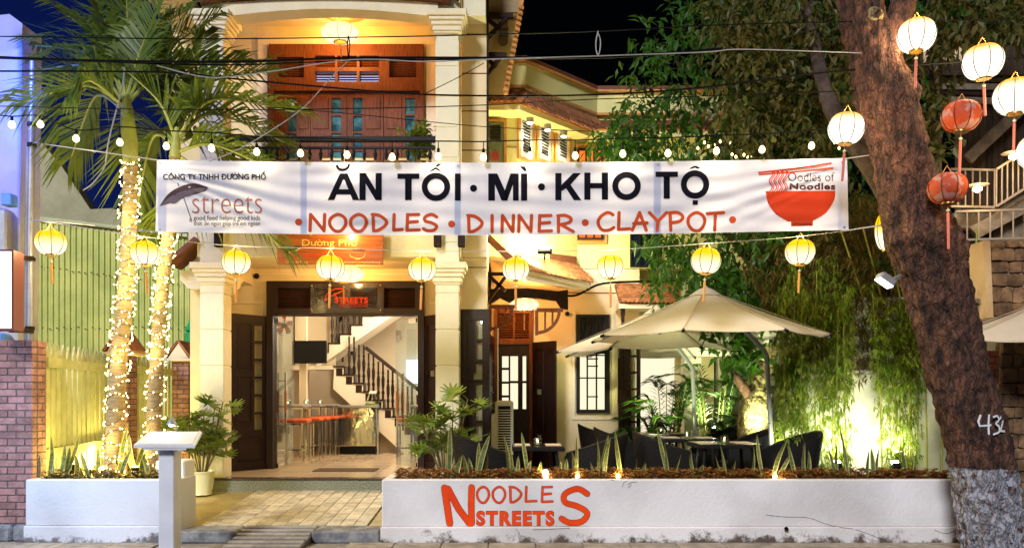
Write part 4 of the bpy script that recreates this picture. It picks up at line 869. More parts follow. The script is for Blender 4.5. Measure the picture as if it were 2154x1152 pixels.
for (px, py, s_, lab) in ((107, 510, 1, 'yellow silk lantern by the left pole, before the corrugated wall'), (305, 532, .95, 'yellow silk lantern hanging between the two lit palm trunks'), (497, 551, .95, 'yellow silk lantern in front of the left porch capital'),
    (695, 562, .95, 'yellow silk lantern overlapping the oval porch lantern'), (888, 566, .93, 'yellow silk lantern just left of the right porch column'), (1085, 566, .9, 'yellow silk lantern over the side door canopy'),
    (1284, 561, .92, 'yellow silk lantern against the plain wall between two small roofs'), (1485, 548, 1.02, 'yellow silk lantern right above the parasol top'), (1683, 530, 1.0, 'yellow silk lantern before the bamboo thicket under the bowl logo')):
    lantern(lab, SL, P(px, py, 8.6), .158*s_, .262*s_, W_=LW, rot=px)
st_ = T('lantern_string', 'thin pale cord carrying the row of yellow lanterns below the banner', 'string', (0, 8.6, 3.3))
pts = [P(66, 463, 9.22)]+[P(px, py-34, 8.6) for px, py in ((107, 502), (305, 532), (497, 551), (695, 556), (888, 562), (1085, 562), (1284, 559), (1485, 546), (1683, 531))]+[P(1860, 474, 8.3)]
MB().tube(cvec(pts, 5), .004, 5).build('cord', M['greywire'], st_)
lantern('wide oval glowing lantern under the porch ceiling before the wooden sign', None, P(724, 575, 11.9), .30, .26, orl, 100, (1, .50, .12), rot=.2)
lantern('oval yellow lantern under the balcony ceiling', None, P(715, 70, 11.95), .28, .25, orl, 135, (1, .52, .14), rot=.5)
lantern('small oval lantern in the orange lit side door canopy', None, P(1103, 640, 12.95), .24, .20, orl, 75, (1, .42, .10), rot=.9)
for px, D, py0, py1 in ((715, 11.95, 0, 45),): MB().tube([P(715, 55, 11.95), P(715, 30, 11.95)], .006, 5).build('lantern_cord', M['blackwire'], H)
RG = 'large lanterns hanging around the street tree'
for px, py, D, r_, lab in ((1780, 270, 7.6, .168, 'white glowing lantern with orange top hanging left of the street tree trunk'), (1928, 75, 7.6, .175, 'white glowing lantern just right of the street tree fork, topmost'),
    (2068, 130, 7.6, .182, 'white glowing lantern before the neighbour sign board letters'), (2135, 203, 7.6, .190, 'white glowing lantern by the frame edge above the neighbour stairs'), (2184, 318, 7.0, .17, 'white glowing lantern cut by the frame beside the railing')):
    lantern(lab, RG, P(px, py, D), r_, .295*r_/.175, wht_, 46, (1, .70, .38), M['tasselp'], .26, ribs=8, rot=px*.1)
for px, py, lab in ((2022, 245, 'unlit red patterned lantern before the wooden neighbour wall'), (1993, 396, 'unlit red patterned lantern touching the street tree trunk')):
    lantern(lab, 'red lanterns right of the street tree', P(px, py, 7.5), .178, .275, M['silk_red'], 0, tass=M['tasselp'], tl_=.34, lit=False, rot=px)
lantern('lit yellow lantern half hidden behind the street tree trunk', None, P(1862, 487, 9.0), .11, .40, yel, 20, (1, .6, .2), tl_=0)
# ================================================================ festoon of bulbs
fs = T('festoon_lights', 'string of round clear bulbs on a black cable above the banner', 'string lights', (0, 8.5, 4.2))
bulbm = emis('festoon_bulb_glow', (1, .84, .36), 2.6, sample=False)
bm2 = MB().lathe([(.011, .045), (.027, .022), (.034, 0), (.027, -.023), (.010, -.035)], 12).mesh('bulb', bulbm, 1); sk = MB().lathe([(.015, .035), (.015, .085), (.004, .095)], 8).mesh('socket', M['black'], 1)
fb = [(25, 263), (85, 262), (160, 292), (252, 300), (350, 308), (445, 312), (540, 320), (632, 323), (730, 326), (825, 331), (922, 330), (1017, 331), (1115, 328), (1210, 328), (1310, 324), (1405, 323), (1507, 318), (1603, 315), (1707, 307)]
cb = []
for k, (px, py) in enumerate(fb):
    p = P(px, py, 8.35 if k != 0 else 8.0); cy = py-33 if k > 2 else py-18; cb.append(P(px, cy, 8.35))
    if k == 0: p = P(px, py, 8.35)
    mesh_obj('bulb', bm2, fs, p); mesh_obj('socket', sk, fs, p+Vector((0, 0, .0)))
    MB().tube([p+Vector((0, 0, .09)), Vector(cb[-1])], .005, 5).build('drop_cable', M['blackwire'], fs)
    if k % 2 == 0 or k < 3: lamp('bulb_light', p+Vector((0, -.03, -.06)), 2.4, (1, .80, .42), .04, fs)
MB().tube(cvec([P(-20, 240, 8.35)]+cb+[P(1800, 262, 8.2)], 4), .007, 5).build('cable', M['blackwire'], fs)
# overhead wires
def wire(lab, pts, D, r, mt='blackwire', name='overhead_cable'):
    o = T(name, lab, 'cable', P(*pts[0], D)); m = MB()
    m.tube(cvec([P(a, b, D) for a, b in pts], 6), r, 5).build('strand', M[mt], o); return o
wire('thin black cable nearest the top of the picture', [(-60, 76), (400, 82), (800, 78), (1020, 73), (1260, 66), (1600, 50), (2200, 40)], 7.9, .006)
wire('thick black cable bundle crossing in front of the balcony door', [(-60, 118), (200, 128), (500, 130), (740, 122), (1020, 122), (1300, 120), (1520, 102)], 7.9, .012)
wire('second strand sagging under the thick cable bundle', [(-60, 121), (200, 130), (480, 137), (740, 128), (1020, 125), (1250, 119), (1520, 106), (1760, 112), (1850, 112)], 7.92, .007)
wire('black cable crossing the balcony door just below its louvres', [(-60, 150), (330, 152), (500, 167), (760, 190), (920, 200), (1200, 201), (1450, 187), (1760, 150), (2200, 120)], 7.95, .009)
wire('thin cable crossing level with the balcony door handle', [(-60, 222), (300, 230), (660, 230), (1000, 222), (1250, 209), (1460, 203), (1870, 188)], 8.0, .005)
wire('thin cable in front of the green shutter', [(560, 225), (720, 238), (900, 256), (1040, 268), (1250, 277)], 8.0, .004)
wire('pale grey cable looping down from the palm crown', [(262, 142), (258, 180), (240, 250), (228, 300), (220, 350), (196, 385), (175, 400)], 8.2, .007, 'greywire')
wire('pale grey cable sweeping across the balcony door down to the palm', [(740, 122), (700, 160), (640, 225), (570, 275), (500, 315), (440, 340)], 8.1, .005, 'greywire')
wire('pale grey cable tied along the black bundle', [(330, 138), (440, 163), (560, 152), (740, 126), (900, 130), (1020, 125), (1260, 118), (1480, 110), (1560, 104), (1760, 110), (1845, 113)], 7.88, .005, 'greywire')
wire('grey cable ring tied between two cables against the black sky', [(1258, 66), (1254, 85), (1254, 105), (1258, 116), (1262, 105), (1263, 85), (1258, 70)], 7.88, .006, 'greywire', 'cable_tie')
wire('looped cable tie in front of the balcony lantern', [(733, 76), (731, 95), (733, 120), (736, 100), (734, 80)], 7.88, .006, 'blackwire', 'cable_tie')
wire('sagging black hose crossing the plain wall to the small roof', [(1190, 622), (1215, 620), (1255, 600), (1290, 594), (1350, 592), (1430, 590)], 13.0, .02)
wire('thin diagonal wire from the cable bundle to the right column', [(1018, 133), (960, 165), (895, 197)], 8.0, .004)
# ================================================================ signs over the door
ws = T('wooden_sign', 'varnished wooden signboard under the balcony with carved yellow lettering', 'sign', P(695, 520, 11.1))
wx = mat('varnished_orange_wood', (.46, .14, .025), .28, col2=(.30, .08, .015), ns=3, stretch=(.6, 1, 7), coat=.4)
D_ = 11.0
MB().box(X(583, D_), X(806, D_), D_, D_+.03, Z(556, D_), Z(478, D_), .004).build('board', wx, ws)
ylt = mat('yellow_carved_letter', (.80, .62, .18), .5); stn = onwall(D_)
def son(lab, m, mt, par): o = m.build(lab, mt, par); return o
son('letter', text_on('Đường Phố', (633, 499, 751, 521), stn, .0), ylt, ws); son('letter', text_on('Nhà Hàng', (612, 484, 657, 496), stn, .0), ylt, ws)
son('umbrella_emblem', MB().add([stn(a, b) for a, b in cr([(596, 534), (604, 524), (620, 517), (636, 519)], 4)+[(630, 524), (614, 527)]], [tuple(range(15))]), M['black'], ws); son('umbrella_emblem', MB().add([stn(a, b, 3) for a, b in [(596, 535), (614, 528), (636, 520), (622, 529), (604, 533)]], [tuple(range(5))]), ylt, ws)
son('letter', text_on('STREETS', (617, 532, 690, 543), stn, .03), oink, ws); son('letter', text_on('17 Hai Bà Trưng', (602, 549, 648, 555), stn, .0), ylt, ws); son('letter', text_on('streetsinternational.org', (724, 549, 800, 555), stn, .0), ylt, ws)
m = MB(); ribbon(m, cr([(736, 534), (738, 539), (748, 543), (760, 543), (767, 538), (768, 533)], 4), 1.2, lambda a, b: stn(a, b, 2)); ribbon(m, [(748, 545), (757, 545)], 1.2, lambda a, b: stn(a, b, 2)); son('bowl_emblem', m, ylt, ws)
son('letter', text_on('Noodles', (740, 522, 768, 528), stn, .03), M['black'], ws)
lamp('sign_spot', P(722, 480, 10.70), 15, (1, .55, .14), .06, ws)
asg = T('acrylic_sign', 'clear acrylic plate with red umbrella logo on the door transom', 'sign', P(724, 624, 12.45))
MB().box(X(653, 12.45), X(805, 12.45), 12.45, 12.46, Z(658, 12.45), Z(597, 12.45)).build('plate', glassmat('acrylic', (.95, .93, .86), .03, .1), asg)
for px, py in ((657, 601), (801, 600), (657, 653), (801, 652)): MB().lathe([(.012, 0), (.012, .02), (.006, .024)], 10, P(px, py, 12.45), Vector((0, -1, 0))).build('screw', M['chrome'], asg)
an = onwall(12.45); rl_ = emis('red_glowing_lettering', (1, .05, .01), .6, sample=False)  # glow put into the colour of the red lettering, no neon tube
m = MB(); ribbon(m, cr([(683, 632), (688, 618), (702, 609), (716, 607), (725, 610)], 4), 1.3, lambda a, b: an(a, b, 0)); ribbon(m, cr([(683, 632), (698, 622), (725, 610)], 4), 1.3, lambda a, b: an(a, b, 1)); ribbon(m, [(704, 616), (710, 630)], 1.2, lambda a, b: an(a, b, 2)); son('umbrella_emblem', m, oink, asg)
son('letter', text_on('STREETS', (704, 625, 774, 637), an, .03, track=1.1), rl_, asg); son('letter', text_on('good food helping good kids', (713, 637, 774, 642), an, .01), rl_, asg); son('letter', text_on('thức ăn ngon giúp trẻ em ngoan', (713, 642, 774, 646), an, .01), rl_, asg)
# ================================================================ menu stand
ms = T('menu_stand', 'white menu stand on a square post with a small lit gooseneck lamp', 'menu stand', (X(350, 7.85), 7.85, 0))
sw = mat('white_gloss_paint', (.74, .75, .78), .45, col2=(.66, .67, .70), ns=4)
MB().box(X(333, 7.8), X(366, 7.8), 7.8, 7.98, 0, 1.14, .008).build('post', sw, ms); MB().box(X(340, 7.8)-.03, X(360, 7.8)+.03, 7.77, 8.0, 0, .1, .01).build('foot', sw, ms)
B_ = [P(281, 935, 7.68), P(410, 935, 7.68), P(425, 907, 8.12), P(314, 907, 8.12)]
MB().prism([p+Vector((0, 0, -.03)) for p in B_], (0, 0, .03)).build('board', sw, ms)
MB().prism([p.lerp(sum(B_, Vector())/4, .10)+Vector((0, 0, .002)) for p in B_], (0, 0, .004)).build('menu_sheet', M['white'], ms)
MB().prism([p+Vector((0, .01, -.05)) for p in (B_[0]*.85+B_[1]*.15, B_[0]*.15+B_[1]*.85, B_[1]*.2+B_[0]*.8+Vector((.3, .2, 0)))], (0, 0, .02)).build('bracket', sw, ms)
lp = P(366, 902, 8.1); MB().tube([lp+Vector((.02, 0, -.02)), lp+Vector((.025, .0, .04)), lp+Vector((.01, 0, .10)), lp+Vector((-.01, -.02, .125)), lp+Vector((-.02, -.03, .11))], .006, 6).build('gooseneck', M['steel'], ms)
h_ = lp+Vector((-.012, -.03, .06)); MB().lathe([(.012, .05), (.02, .045), (.035, .02), (.052, -.008), (.052, -.014), (.0, -.010)], 16, h_).build('lamp_shade', M['steel'], ms, 1)
MB().lathe([(.01, 0), (.03, -.012), (.022, -.03), (.0, -.034)], 12, h_).build('bulb', emis('led_bulb', (.8, .88, 1), 6, sample=False), ms, 1)
lamp('reading_light', h_+Vector((0, -.03, -.05)), 2.6, (.85, .9, 1), .02, ms, 'SPOT', h_+Vector((-.03, -.22, -.5)), 2.6, .8)
# ================================================================ foliage helpers
def rv(a=1.0): return Vector((R.uniform(-a, a), R.uniform(-a, a), R.uniform(-a, a)))
def leafm(m, b, d, n, L, w, droop=.25, side=None):
    d = d.normalized(); s_ = d.cross(n)
    if s_.length < 1e-3: s_ = Vector((1, 0, 0))
    s_.normalize(); n = s_.cross(d)
    mid = b+d*L*.45; tip = b+d*L-n*0+Vector((0, 0, -droop*L)); mid.z -= droop*L*.2; f = n*w*.18
    i = len(m.v); m.v += [tuple(b), tuple(mid+s_*w*.5+f), tuple(mid), tuple(mid-s_*w*.5+f), tuple(tip)]
    m.f += [(i, i+1, i+2), (i, i+2, i+3), (i+1, i+4, i+2), (i+2, i+4, i+3)]
def inpoly(x, y, p):
    c = False; j = len(p)-1
    for i in range(len(p)):
        if (p[i][1] > y) != (p[j][1] > y) and x < (p[j][0]-p[i][0])*(y-p[i][1])/(p[j][1]-p[i][1])+p[i][0]: c = not c
        j = i
    return c
def scatter(n, poly, d0, d1):
    x0, x1 = min(p[0] for p in poly), max(p[0] for p in poly); y0, y1 = min(p[1] for p in poly), max(p[1] for p in poly); out = []
    while len(out) < n:
        x, y = R.uniform(x0, x1), R.uniform(y0, y1)
        if inpoly(x, y, poly): out.append(P(x, y, R.uniform(d0, d1)))
    return out
# ================================================================ left side: neighbour wall, pole, sign, brick piers, fence
M['seam'] = mat('canopy_seam', (.42, .34, .24), .8)
M['nwall'] = mat('neighbour_wall_paint', (.50, .49, .50), .8, col2=(.40, .39, .41), ns=1.5)
lb = T('neighbour_building', 'pale wall of the neighbouring building at the left edge under blue light', 'building', (-6.3, 9.6, 0))
MB().prism([P(-80, 40, 9.6), P(20, 30, 9.6), P(47, 50, 9.6), P(43, 400, 9.6), P(38, 720, 9.6), P(-80, 720, 9.6)], (0, .4, 0)).build('wall', M['nwall'], lb)
MB().box(X(-60, 9.5), X(18, 9.5), 9.45, 9.6, Z(560, 9.5), Z(440, 9.5), .02).build('metal_door_panel', M['steel'], lb)
MB().box(X(-60, 9.5), X(12, 9.5), 9.45, 9.6, Z(1100, 9.5), Z(700, 9.5), .02).build('blue_panel', mat('blue_panel_paint', (.12, .30, .75), .4), lb)
MB().box(X(12, 9.4), X(33, 9.4), 9.3, 9.45, Z(435, 9.4), Z(410, 9.4), .01).build('meter_box', mat('blue_box_paint', (.10, .28, .85), .4), lb)
nt = T('blue_neon_tube', 'blue neon tube glowing on the neighbouring building at the top left', 'neon tube', P(2, 120, 9.3))
MB().tube([P(-12, 20, 9.3), P(-12, 420, 9.3)], .03, 8).build('tube', emis('blue_neon', (.02, .06, 1), 4), nt); lamp('neon_light', P(-14, 160, 8.9), 95, (.03, .10, 1), .3, nt)
gw = T('gable_wall', 'weathered beige gable wall rising behind the corrugated sheet wall', 'wall', P(60, 460, 14.6))
MB().prism([P(40, 270, 14.6), P(75, 285, 14.6), P(130, 350, 14.6), P(190, 440, 14.6), P(235, 438, 14.6), P(300, 462, 14.6), P(345, 492, 14.6), P(345, 560, 14.6), P(20, 560, 14.6)], (0, .3, 0)).build('wall', mat('beige_gable_plaster', (.50, .47, .30), .85, col2=(.36, .34, .21), ns=1.2, nd=8), gw)
cw = T('corrugated_wall', 'tall green corrugated metal wall behind the picket fence, lit from below', 'wall', P(70, 720, 14.2))
x0, x1 = X(40, 14.2), X(440, 14.2); n = 560; g = [[], []]
for i in range(n+1):
    x = x0+(x1-x0)*i/n; ph = (x/.10) % 1; dz_ = .011*(1 if ph < .35 else (-1 if .5 < ph < .85 else (1-(ph-.35)/.075 if ph < .5 else -1+(ph-.85)/.075)))
    px = 40+400*i/n; zt = Z(459+(px-70)*.115, 14.2); g[0].append((x, 14.2-dz_, 0)); g[1].append((x, 14.2-dz_, zt))
MB().sheet(g).build('sheet', M['tin'], cw)
MB().bar((x0, 14.15, Z(459-4, 14.2)), (x1, 14.15, Z(459+(370)*.115, 14.2)), .06, .06).build('top_rail', M['fence'], cw)
scw = MB().lathe([(.012, 0), (.012, .012)], 6, (0, 0, 0), Vector((0, -1, 0))).mesh('screw', M['timber'])
for i in range(26): mesh_obj('screw', scw, cw, P(75+i*13, 560+i*1.6+R.uniform(-2, 2), 14.17))
for i in range(22): mesh_obj('screw', scw, cw, P(75+i*15, 690+R.uniform(-3, 3), 14.17))
sp_ = T('street_pole', 'galvanised steel pole with clamps rising behind the wide brick pier', 'pole', (X(66, 9.25), 9.25, 0))
MB().tube([(X(63, 9.25), 9.25, 0), P(64, 500, 9.25), P(70, 130, 9.25)], [.042, .038, .035], 14).build('shaft', M['steel'], sp_, 1); MB().tube([P(54, 720, 9.25), P(58, 300, 9.25)], .022, 8).build('conduit', M['steel'], sp_, 1)
for py in (262, 305, 545, 690): MB().lathe([(.04, -.02), (.05, -.02), (.05, .02), (.04, .02)], 14, P(67-(py-300)*.01, py, 9.25)).build('clamp', M['iron'], sp_)
for py in (541, 694): MB().bar(P(24, py, 8.45), P(66, py+2, 9.2), .05, .05).build('sign_arm', M['timber'], sp_)
ls = T('light_box_sign', 'white lit box sign with dark letters cut by the left edge', 'sign', (X(0, 8.3), 8.3, 2.3))
MB().box(X(-70, 8.3), X(27, 8.3), 8.3, 8.5, Z(694, 8.3), Z(524, 8.3), .01).build('frame', mat('maroon_frame', (.12, .03, .03), .5), ls); MB().box(X(-66, 8.3), X(24, 8.3), 8.29, 8.3, Z(690, 8.3), Z(529, 8.3)).build('lit_face', emis('lit_sign_face', (.80, .90, 1), 1.6), ls)
gy = mat('grey_sign_lettering', (.25, .28, .3), .5); sf = onwall(8.29)
for ch, bx in (('E', (-5, 556, 4, 569)), ('S', (7, 556, 16, 570))):
    m = MB(); strokes(m, ch, bx, 1.6, sf); m.build('letter', gy, ls)
m = MB(); ribbon(m, cr([(4, 597), (9, 596), (10, 601), (6, 606)], 3), 1.4, sf); m.build('letter', gy, ls); m = MB(); strokes(m, 'R', (-6, 630, 3, 642), 1.6, sf); m.build('letter', gy, ls)
lamp('sign_glow', (X(10, 8.3), 7.6, 1.3), 42, (.42, .62, 1), .3, ls)
def brickpier(lab, x0, x1, y0, y1, z0, z1, bh=.064, bl=.19, cap=False, mt=None, base=True):
    o = T('brick_pier', lab, 'pier', (x0, y0, z0)); mt = mt or M['brickp']; g_ = .011
    MB().box(x0+.008, x1-.008, y0+.008, y1-.008, 0 if base else z0, z1-.004).build('mortar_core', M['mortar'], o)
    n = int((z1-z0)/(bh+g_)); q = (z1-z0)/n; cache = {}
    def put(c, d):
        k = tuple(round(v, 3) for v in d)
        if k not in cache: cache[k] = MB().obox((0, 0, 0), d, None, .005).mesh('brick', mt)
        mesh_obj('brick', cache[k], o, Vector(c)+Vector((R.uniform(-.002, .002), R.uniform(-.003, .002), 0)), rot=(0, 0, R.uniform(-.008, .008)))
    for r in range(n):
        z = z0+q*(r+.5); L = x1-x0; xs = [0]; x = bl*(.5 if r % 2 else 1)
        while x < L-.04: xs.append(x); x += bl
        xs.append(L)
        for a, b in zip(xs, xs[1:]): put((x0+(a+b)/2, y0+.045, z), (b-a-g_, .09, q-g_))
        dy = y1-y0-.095; k = 1 if r % 2 else 2
        for i in range(k): put((x1-.045, y0+.095+dy*(i+.5)/k, z), (.09, dy/k-g_, q-g_))
    if cap:   # little gabled cap with overhang
        cx, cy = (x0+x1)/2, (y0+y1)/2; w, d = (x1-x0)/2+.07, (y1-y0)/2+.10
        MB().box(cx-w, cx+w, cy-d, cy+d, z1, z1+.05, .01).build('cap_slab', M['cream_trim'], o)
        MB().prism([(cx-w*.8, cy-d*.9, z1+.05), (cx+w*.8, cy-d*.9, z1+.05), (cx, cy-d*.9, z1+.30)], (0, d*1.8, 0)).build('cap_gable', M['cream_trim'], o)
        for s_ in (-1, 1): MB().bar((cx+s_*w*.55, cy-d, z1+.185), (cx+s_*w*.55, cy+d, z1+.185), .35*w/.2, .03, up=(s_*.8, 0, .6)).build('cap_roof', M['rtile'], o)
    return o
brickpier('wide purple grey brick pier at the left edge of the frame', -6.35, -5.22, 8.80, 9.07, .20, 2.20)
ft = T('rubble_footing', 'rough stone footing under the wide brick pier at the left edge', 'footing', (-5.8, 8.75, 0))
for i in range(6):
    x = -6.35+i*.19; MB().obox((x+.09, 8.84, .10), (.185, .24, .19), Matrix.Rotation(R.uniform(-.1, .1), 3, 'Y'), .03).build('stone', M['kerb'], ft)
brickpier('orange brick pier with gabled cap behind the left lit palm', X(243, 11.4), X(276, 11.4), 11.3, 11.6, .25, 2.15, cap=True)
brickpier('brick pier with gabled cap beside the left porch column', X(366, 13.4), X(402, 13.4), 13.3, 13.6, .25, 2.15, cap=True)
gp = T('bottle_ornament', 'translucent green plastic ornament standing behind the far brick pier', 'ornament', P(400, 715, 13.9))
MB().lathe([(.09, 0), (.09, .18), (.05, .2), (.11, .22), (.04, .33), (.02, .42)], 8, P(400, 722, 13.9)).build('body', mat('green_plastic', (.03, .4, .12), .2, spec=.8), gp); MB().box(X(392, 13.9), X(408, 13.9), 13.8, 14.0, 2.0, Z(722, 13.9)).build('base', M['white'], gp)
tp = T('timber_post', 'dark old timber post between the far brick pier and the porch column', 'post', (X(413, 12), 12, 0)); MB().box(X(409, 12), X(416, 12), 12.0, 12.06, 0, Z(705, 12), .005).build('post', M['timber'], tp)
def fence(lab, a, b, n):
    o = T('picket_fence', lab, 'fence', (a[0], a[1], .3)); A, B = Vector((*a, 0)), Vector((*b, 0)); d = (B-A).normalized(); nn = Vector((-d.y, d.x, 0)); 
    if nn.x < 0: nn = -nn
    ang = math.atan2(d.y, d.x); w = (B-A).length/n*.72
    pk = MB().prism([(-w/2, 0, .35), (w/2, 0, .35), (w/2, 0, 2.08), (0, 0, 2.20), (-w/2, 0, 2.08)], (0, .02, 0)).mesh('picket', M['fence'])
    for i in range(n): p = A.lerp(B, (i+.5)/n); mesh_obj('picket', pk, o, p+Vector((0, 0, R.uniform(-.012, .012))), rot=(0, R.uniform(-.008, .008), ang))
    for z_, h_ in ((1.97, .11), (.93, .11)): MB().bar(A+nn*.025+Vector((0, 0, z_)), B+nn*.025+Vector((0, 0, z_)), .03, h_).build('rail', M['fence'], o)
    MB().box(-6, -5.9, 0, .1, 0, .1) if 0 else None
    return o
fence('cream picket fence running back from the wide brick pier', (-5.29, 9.15), (-5.68, 11.35), 13)
fence('cream picket fence between the two capped brick piers', (-5.45, 11.65), (-5.62, 13.3), 10)
struct('side_yard', MB().box(-9, -4.7, 9.25, 14.2, -.1, .3), M['soil'])
# ================================================================ palms with fairy lights
def frond(par, b, mid, tip, n=38, L=.54, w=.040, up=.35, dz=.35):
    c = cvec([b, mid, tip], 14); m = MB(); N = len(c)
    MB().tube(c, [.022*(1-.75*i/(N-1)) for i in range(N)], 6).build('frond_stalk', M['palmstem'], par, 1)
    for k in range(n):
        t = .18+.82*k/(n-1); f = t*(N-1); i = min(int(f), N-2); p = c[i].lerp(c[i+1], f-i); tg = (c[i+1]-c[i]).normalized()
        s_ = tg.cross(Vector((0, 0, 1)));
        if s_.length < .3: s_ = tg.cross(Vector((0, 1, 0)))
        s_.normalize(); u = s_.cross(tg).normalized(); Lk = L*(.55+.75*sin(pi*min(1, t*.85+.1)))*R.uniform(.85, 1.1)
        for sg in (-1, 1):
            d = (s_*sg*(1-.45*t)+tg*(.45+.75*t)+u*(up*R.uniform(.6, 1.3))+rv(.08)).normalized()
            q1 = p+d*Lk*.5; q2 = p+d*Lk+Vector((0, 0, -dz*Lk*R.uniform(.5, 1.5))); sd = d.cross(u).normalized()*w*.5*R.uniform(.8, 1.2)
            i0 = len(m.v); m.v += [tuple(p-sd*.4), tuple(p+sd*.4), tuple(q1+sd+u*.005), tuple(q1-sd+u*.005), tuple(q2)]; m.f += [(i0, i0+1, i0+2, i0+3), (i0+3, i0+2, i0+4)]
    return m.build('frond', M['palmleaf'], par, kind='stuff')
def palm(lab, path, rad, cs, fr, D, dep):
    o = T('palm_tree', lab, 'palm tree', path[0]); c = cvec(path, 8); N = len(c)
    rr_ = [rad[0]+(rad[1]-rad[0])*i/(N-1)+.006*(1 if i % 2 else -1)*(.5) for i in range(N)]
    MB().tube(c, rr_, 14).build('trunk', M['palmbark'], o, 1); MB().tube(cs[0], cs[1], 14).build('crownshaft', M['palmstem'], o, 1)
    for i, f in enumerate(fr):
        (bx, by), (mx_, my), (tx, ty), dd = f; frond(o, P(bx, by, D), P(mx_, my, D+dd*.5), P(tx, ty, D+dd))
    return o, c
pa, ca = palm('taller palm wrapped in fairy lights, left of the pair', [P(236, 1000, 9.0), P(250, 760, 9.0), P(268, 560, 9.0), P(275, 340, 9.0)], (.098, .075), ([P(275, 345, 9.0), P(272, 300, 9.0), P(268, 238, 9.0), P(266, 200, 9.0)], [.075, .09, .07, .03]),
    [((262, 225), (180, 180), (50, 215), -.2), ((255, 228), (200, 205), (150, 330), .3), ((262, 210), (205, 120), (75, 95), .6), ((265, 205), (245, 100), (190, -10), .8), ((268, 205), (295, 110), (345, -10), .6), ((270, 210), (330, 120), (450, 40), .5),
     ((270, 215), (350, 150), (500, 130), .3), ((260, 215), (190, 140), (70, 150), .9), ((262, 205), (215, 90), (120, 20), 1.0), ((268, 208), (310, 80), (400, 20), 1.0), ((258, 222), (190, 170), (150, 200), -.5), ((266, 205), (270, 90), (265, -20), 1.2)], 9.0, 1)
pb, cb_ = palm('shorter palm wrapped in fairy lights, right of the pair', [P(318, 992, 9.05), P(330, 760, 9.05), P(342, 600, 9.05), P(362, 420, 9.05), P(368, 330, 9.05)], (.082, .058), ([P(368, 332, 9.05), P(370, 300, 9.05), P(373, 268, 9.05)], [.065, .05, .03]),
    [((368, 290), (335, 215), (255, 140), -.2), ((372, 280), (400, 190), (430, 70), .4), ((376, 285), (450, 210), (620, 235), -.1), ((374, 282), (430, 180), (560, 150), .5), ((378, 318), (450, 305), (580, 360), .2), ((362, 300), (320, 292), (290, 430), .2),
     ((365, 295), (330, 275), (280, 310), .5), ((378, 290), (450, 240), (600, 300), .3), ((378, 300), (440, 290), (520, 420), .6), ((380, 330), (470, 400), (590, 520), .8), ((370, 280), (370, 180), (330, 60), .9), ((384, 350), (400, 400), (330, 500), .3)], 9.05, 1)
fm = emis('fairy_bulb_glow', (1, .74, .26), 6, sample=False); fbm = MB().lathe([(.003, .013), (.008, .006), (.009, 0), (.006, -.008), (.001, -.012)], 6).mesh('bulb', fm)
fsm = MB()
for k in range(5): a = 2*pi*k/5; fsm.add([(.004*cos(a+1.57), 0, .004*sin(a+1.57)), (.004*cos(a-1.57), 0, .004*sin(a-1.57)), (.022*cos(a), 0, .022*sin(a))], [(0, 1, 2)])
def fairy(lab, c, r0, r1, t0, t1, turns, n, par):
    o = T('fairy_lights', lab, 'string lights', c[0]); pts = []
    def at(t):
        f = t*(len(c)-1); i = min(int(f), len(c)-2); return c[i].lerp(c[i+1], f-i)
    for k in range(n*3+1):
        s_ = k/(n*3); t = t0+(t1-t0)*s_; a = 2*pi*turns*s_; r = r0+(r1-r0)*t+.012; pts.append(at(t)+Vector((r*cos(a), r*sin(a), .03*sin(a*1.7))))
    MB().tube(pts, .0035, 4).build('wire', M['timber'], o)
    for k in range(n):
        a = 2*pi*turns*(k*3)/(n*3)
        p = pts[k*3]; ctr = at(t0+(t1-t0)*k/n); out = (p-ctr).normalized(); e = mesh_obj('bulb', fbm, o, p+out*.018+rv(.012)); e.rotation_euler = (R.uniform(-1, 1), R.uniform(-1, 1), 0); e.scale = [R.uniform(.65, 1.15)]*3
    m = MB()
    for k in range(n*3): 
        if k % 3 and (k*7) % 10 < 4:
            p = pts[k]; ctr = at(t0+(t1-t0)*k/(n*3)); out = (p-ctr).normalized(); q = p+out*.014+rv(.010); m.lathe([(.001, .010), (.007, .004), (.007, -.004), (.001, -.010)], 5, q)
    m.build('small_bulbs', fm, o, kind='stuff')
    for t in (.12, .35, .58, .8): lamp('fairy_glow', at(t0+(t1-t0)*t)+Vector((0, -.22, 0)), 4.5, (1, .72, .26), .12, o)
    return o
fairy('warm fairy light string spiralling up the taller left palm trunk', ca, .098, .075, .0, 1.0, 33, 290, pa); fairy('warm fairy light string spiralling up the shorter right palm trunk', cb_, .082, .058, .0, .80, 30, 270, pb)
for px, py, D, w, lab in ((150, 985, 9.1, 9, 'small warm ground light in the left planter before the fence'), (285, 992, 8.95, 8, 'small warm ground light between the palm trunks'), (205, 985, 10.6, 34, 'warm ground light washing the corrugated wall behind the fence'), (330, 985, 12.4, 40, 'warm ground light behind the shorter palm washing the metal wall')):
    p = P(px, py, D); o = T('ground_light', lab, 'ground light', p, 'warm ground lights on the left side'); MB().lathe([(.03, -.05), (.04, 0), (.045, .05), (.04, .055), (.0, .045)], 12, p).build('housing', M['black'], o); MB().lathe([(.036, .056), (.02, .062), (0, .064)], 12, p).build('lens', emis('warm_ground_lens', (1, .85, .35), 15, sample=False), o); lamp('ground_lamp', p+Vector((0, 0, .1)), w, (1, .80, .20), .05, o)
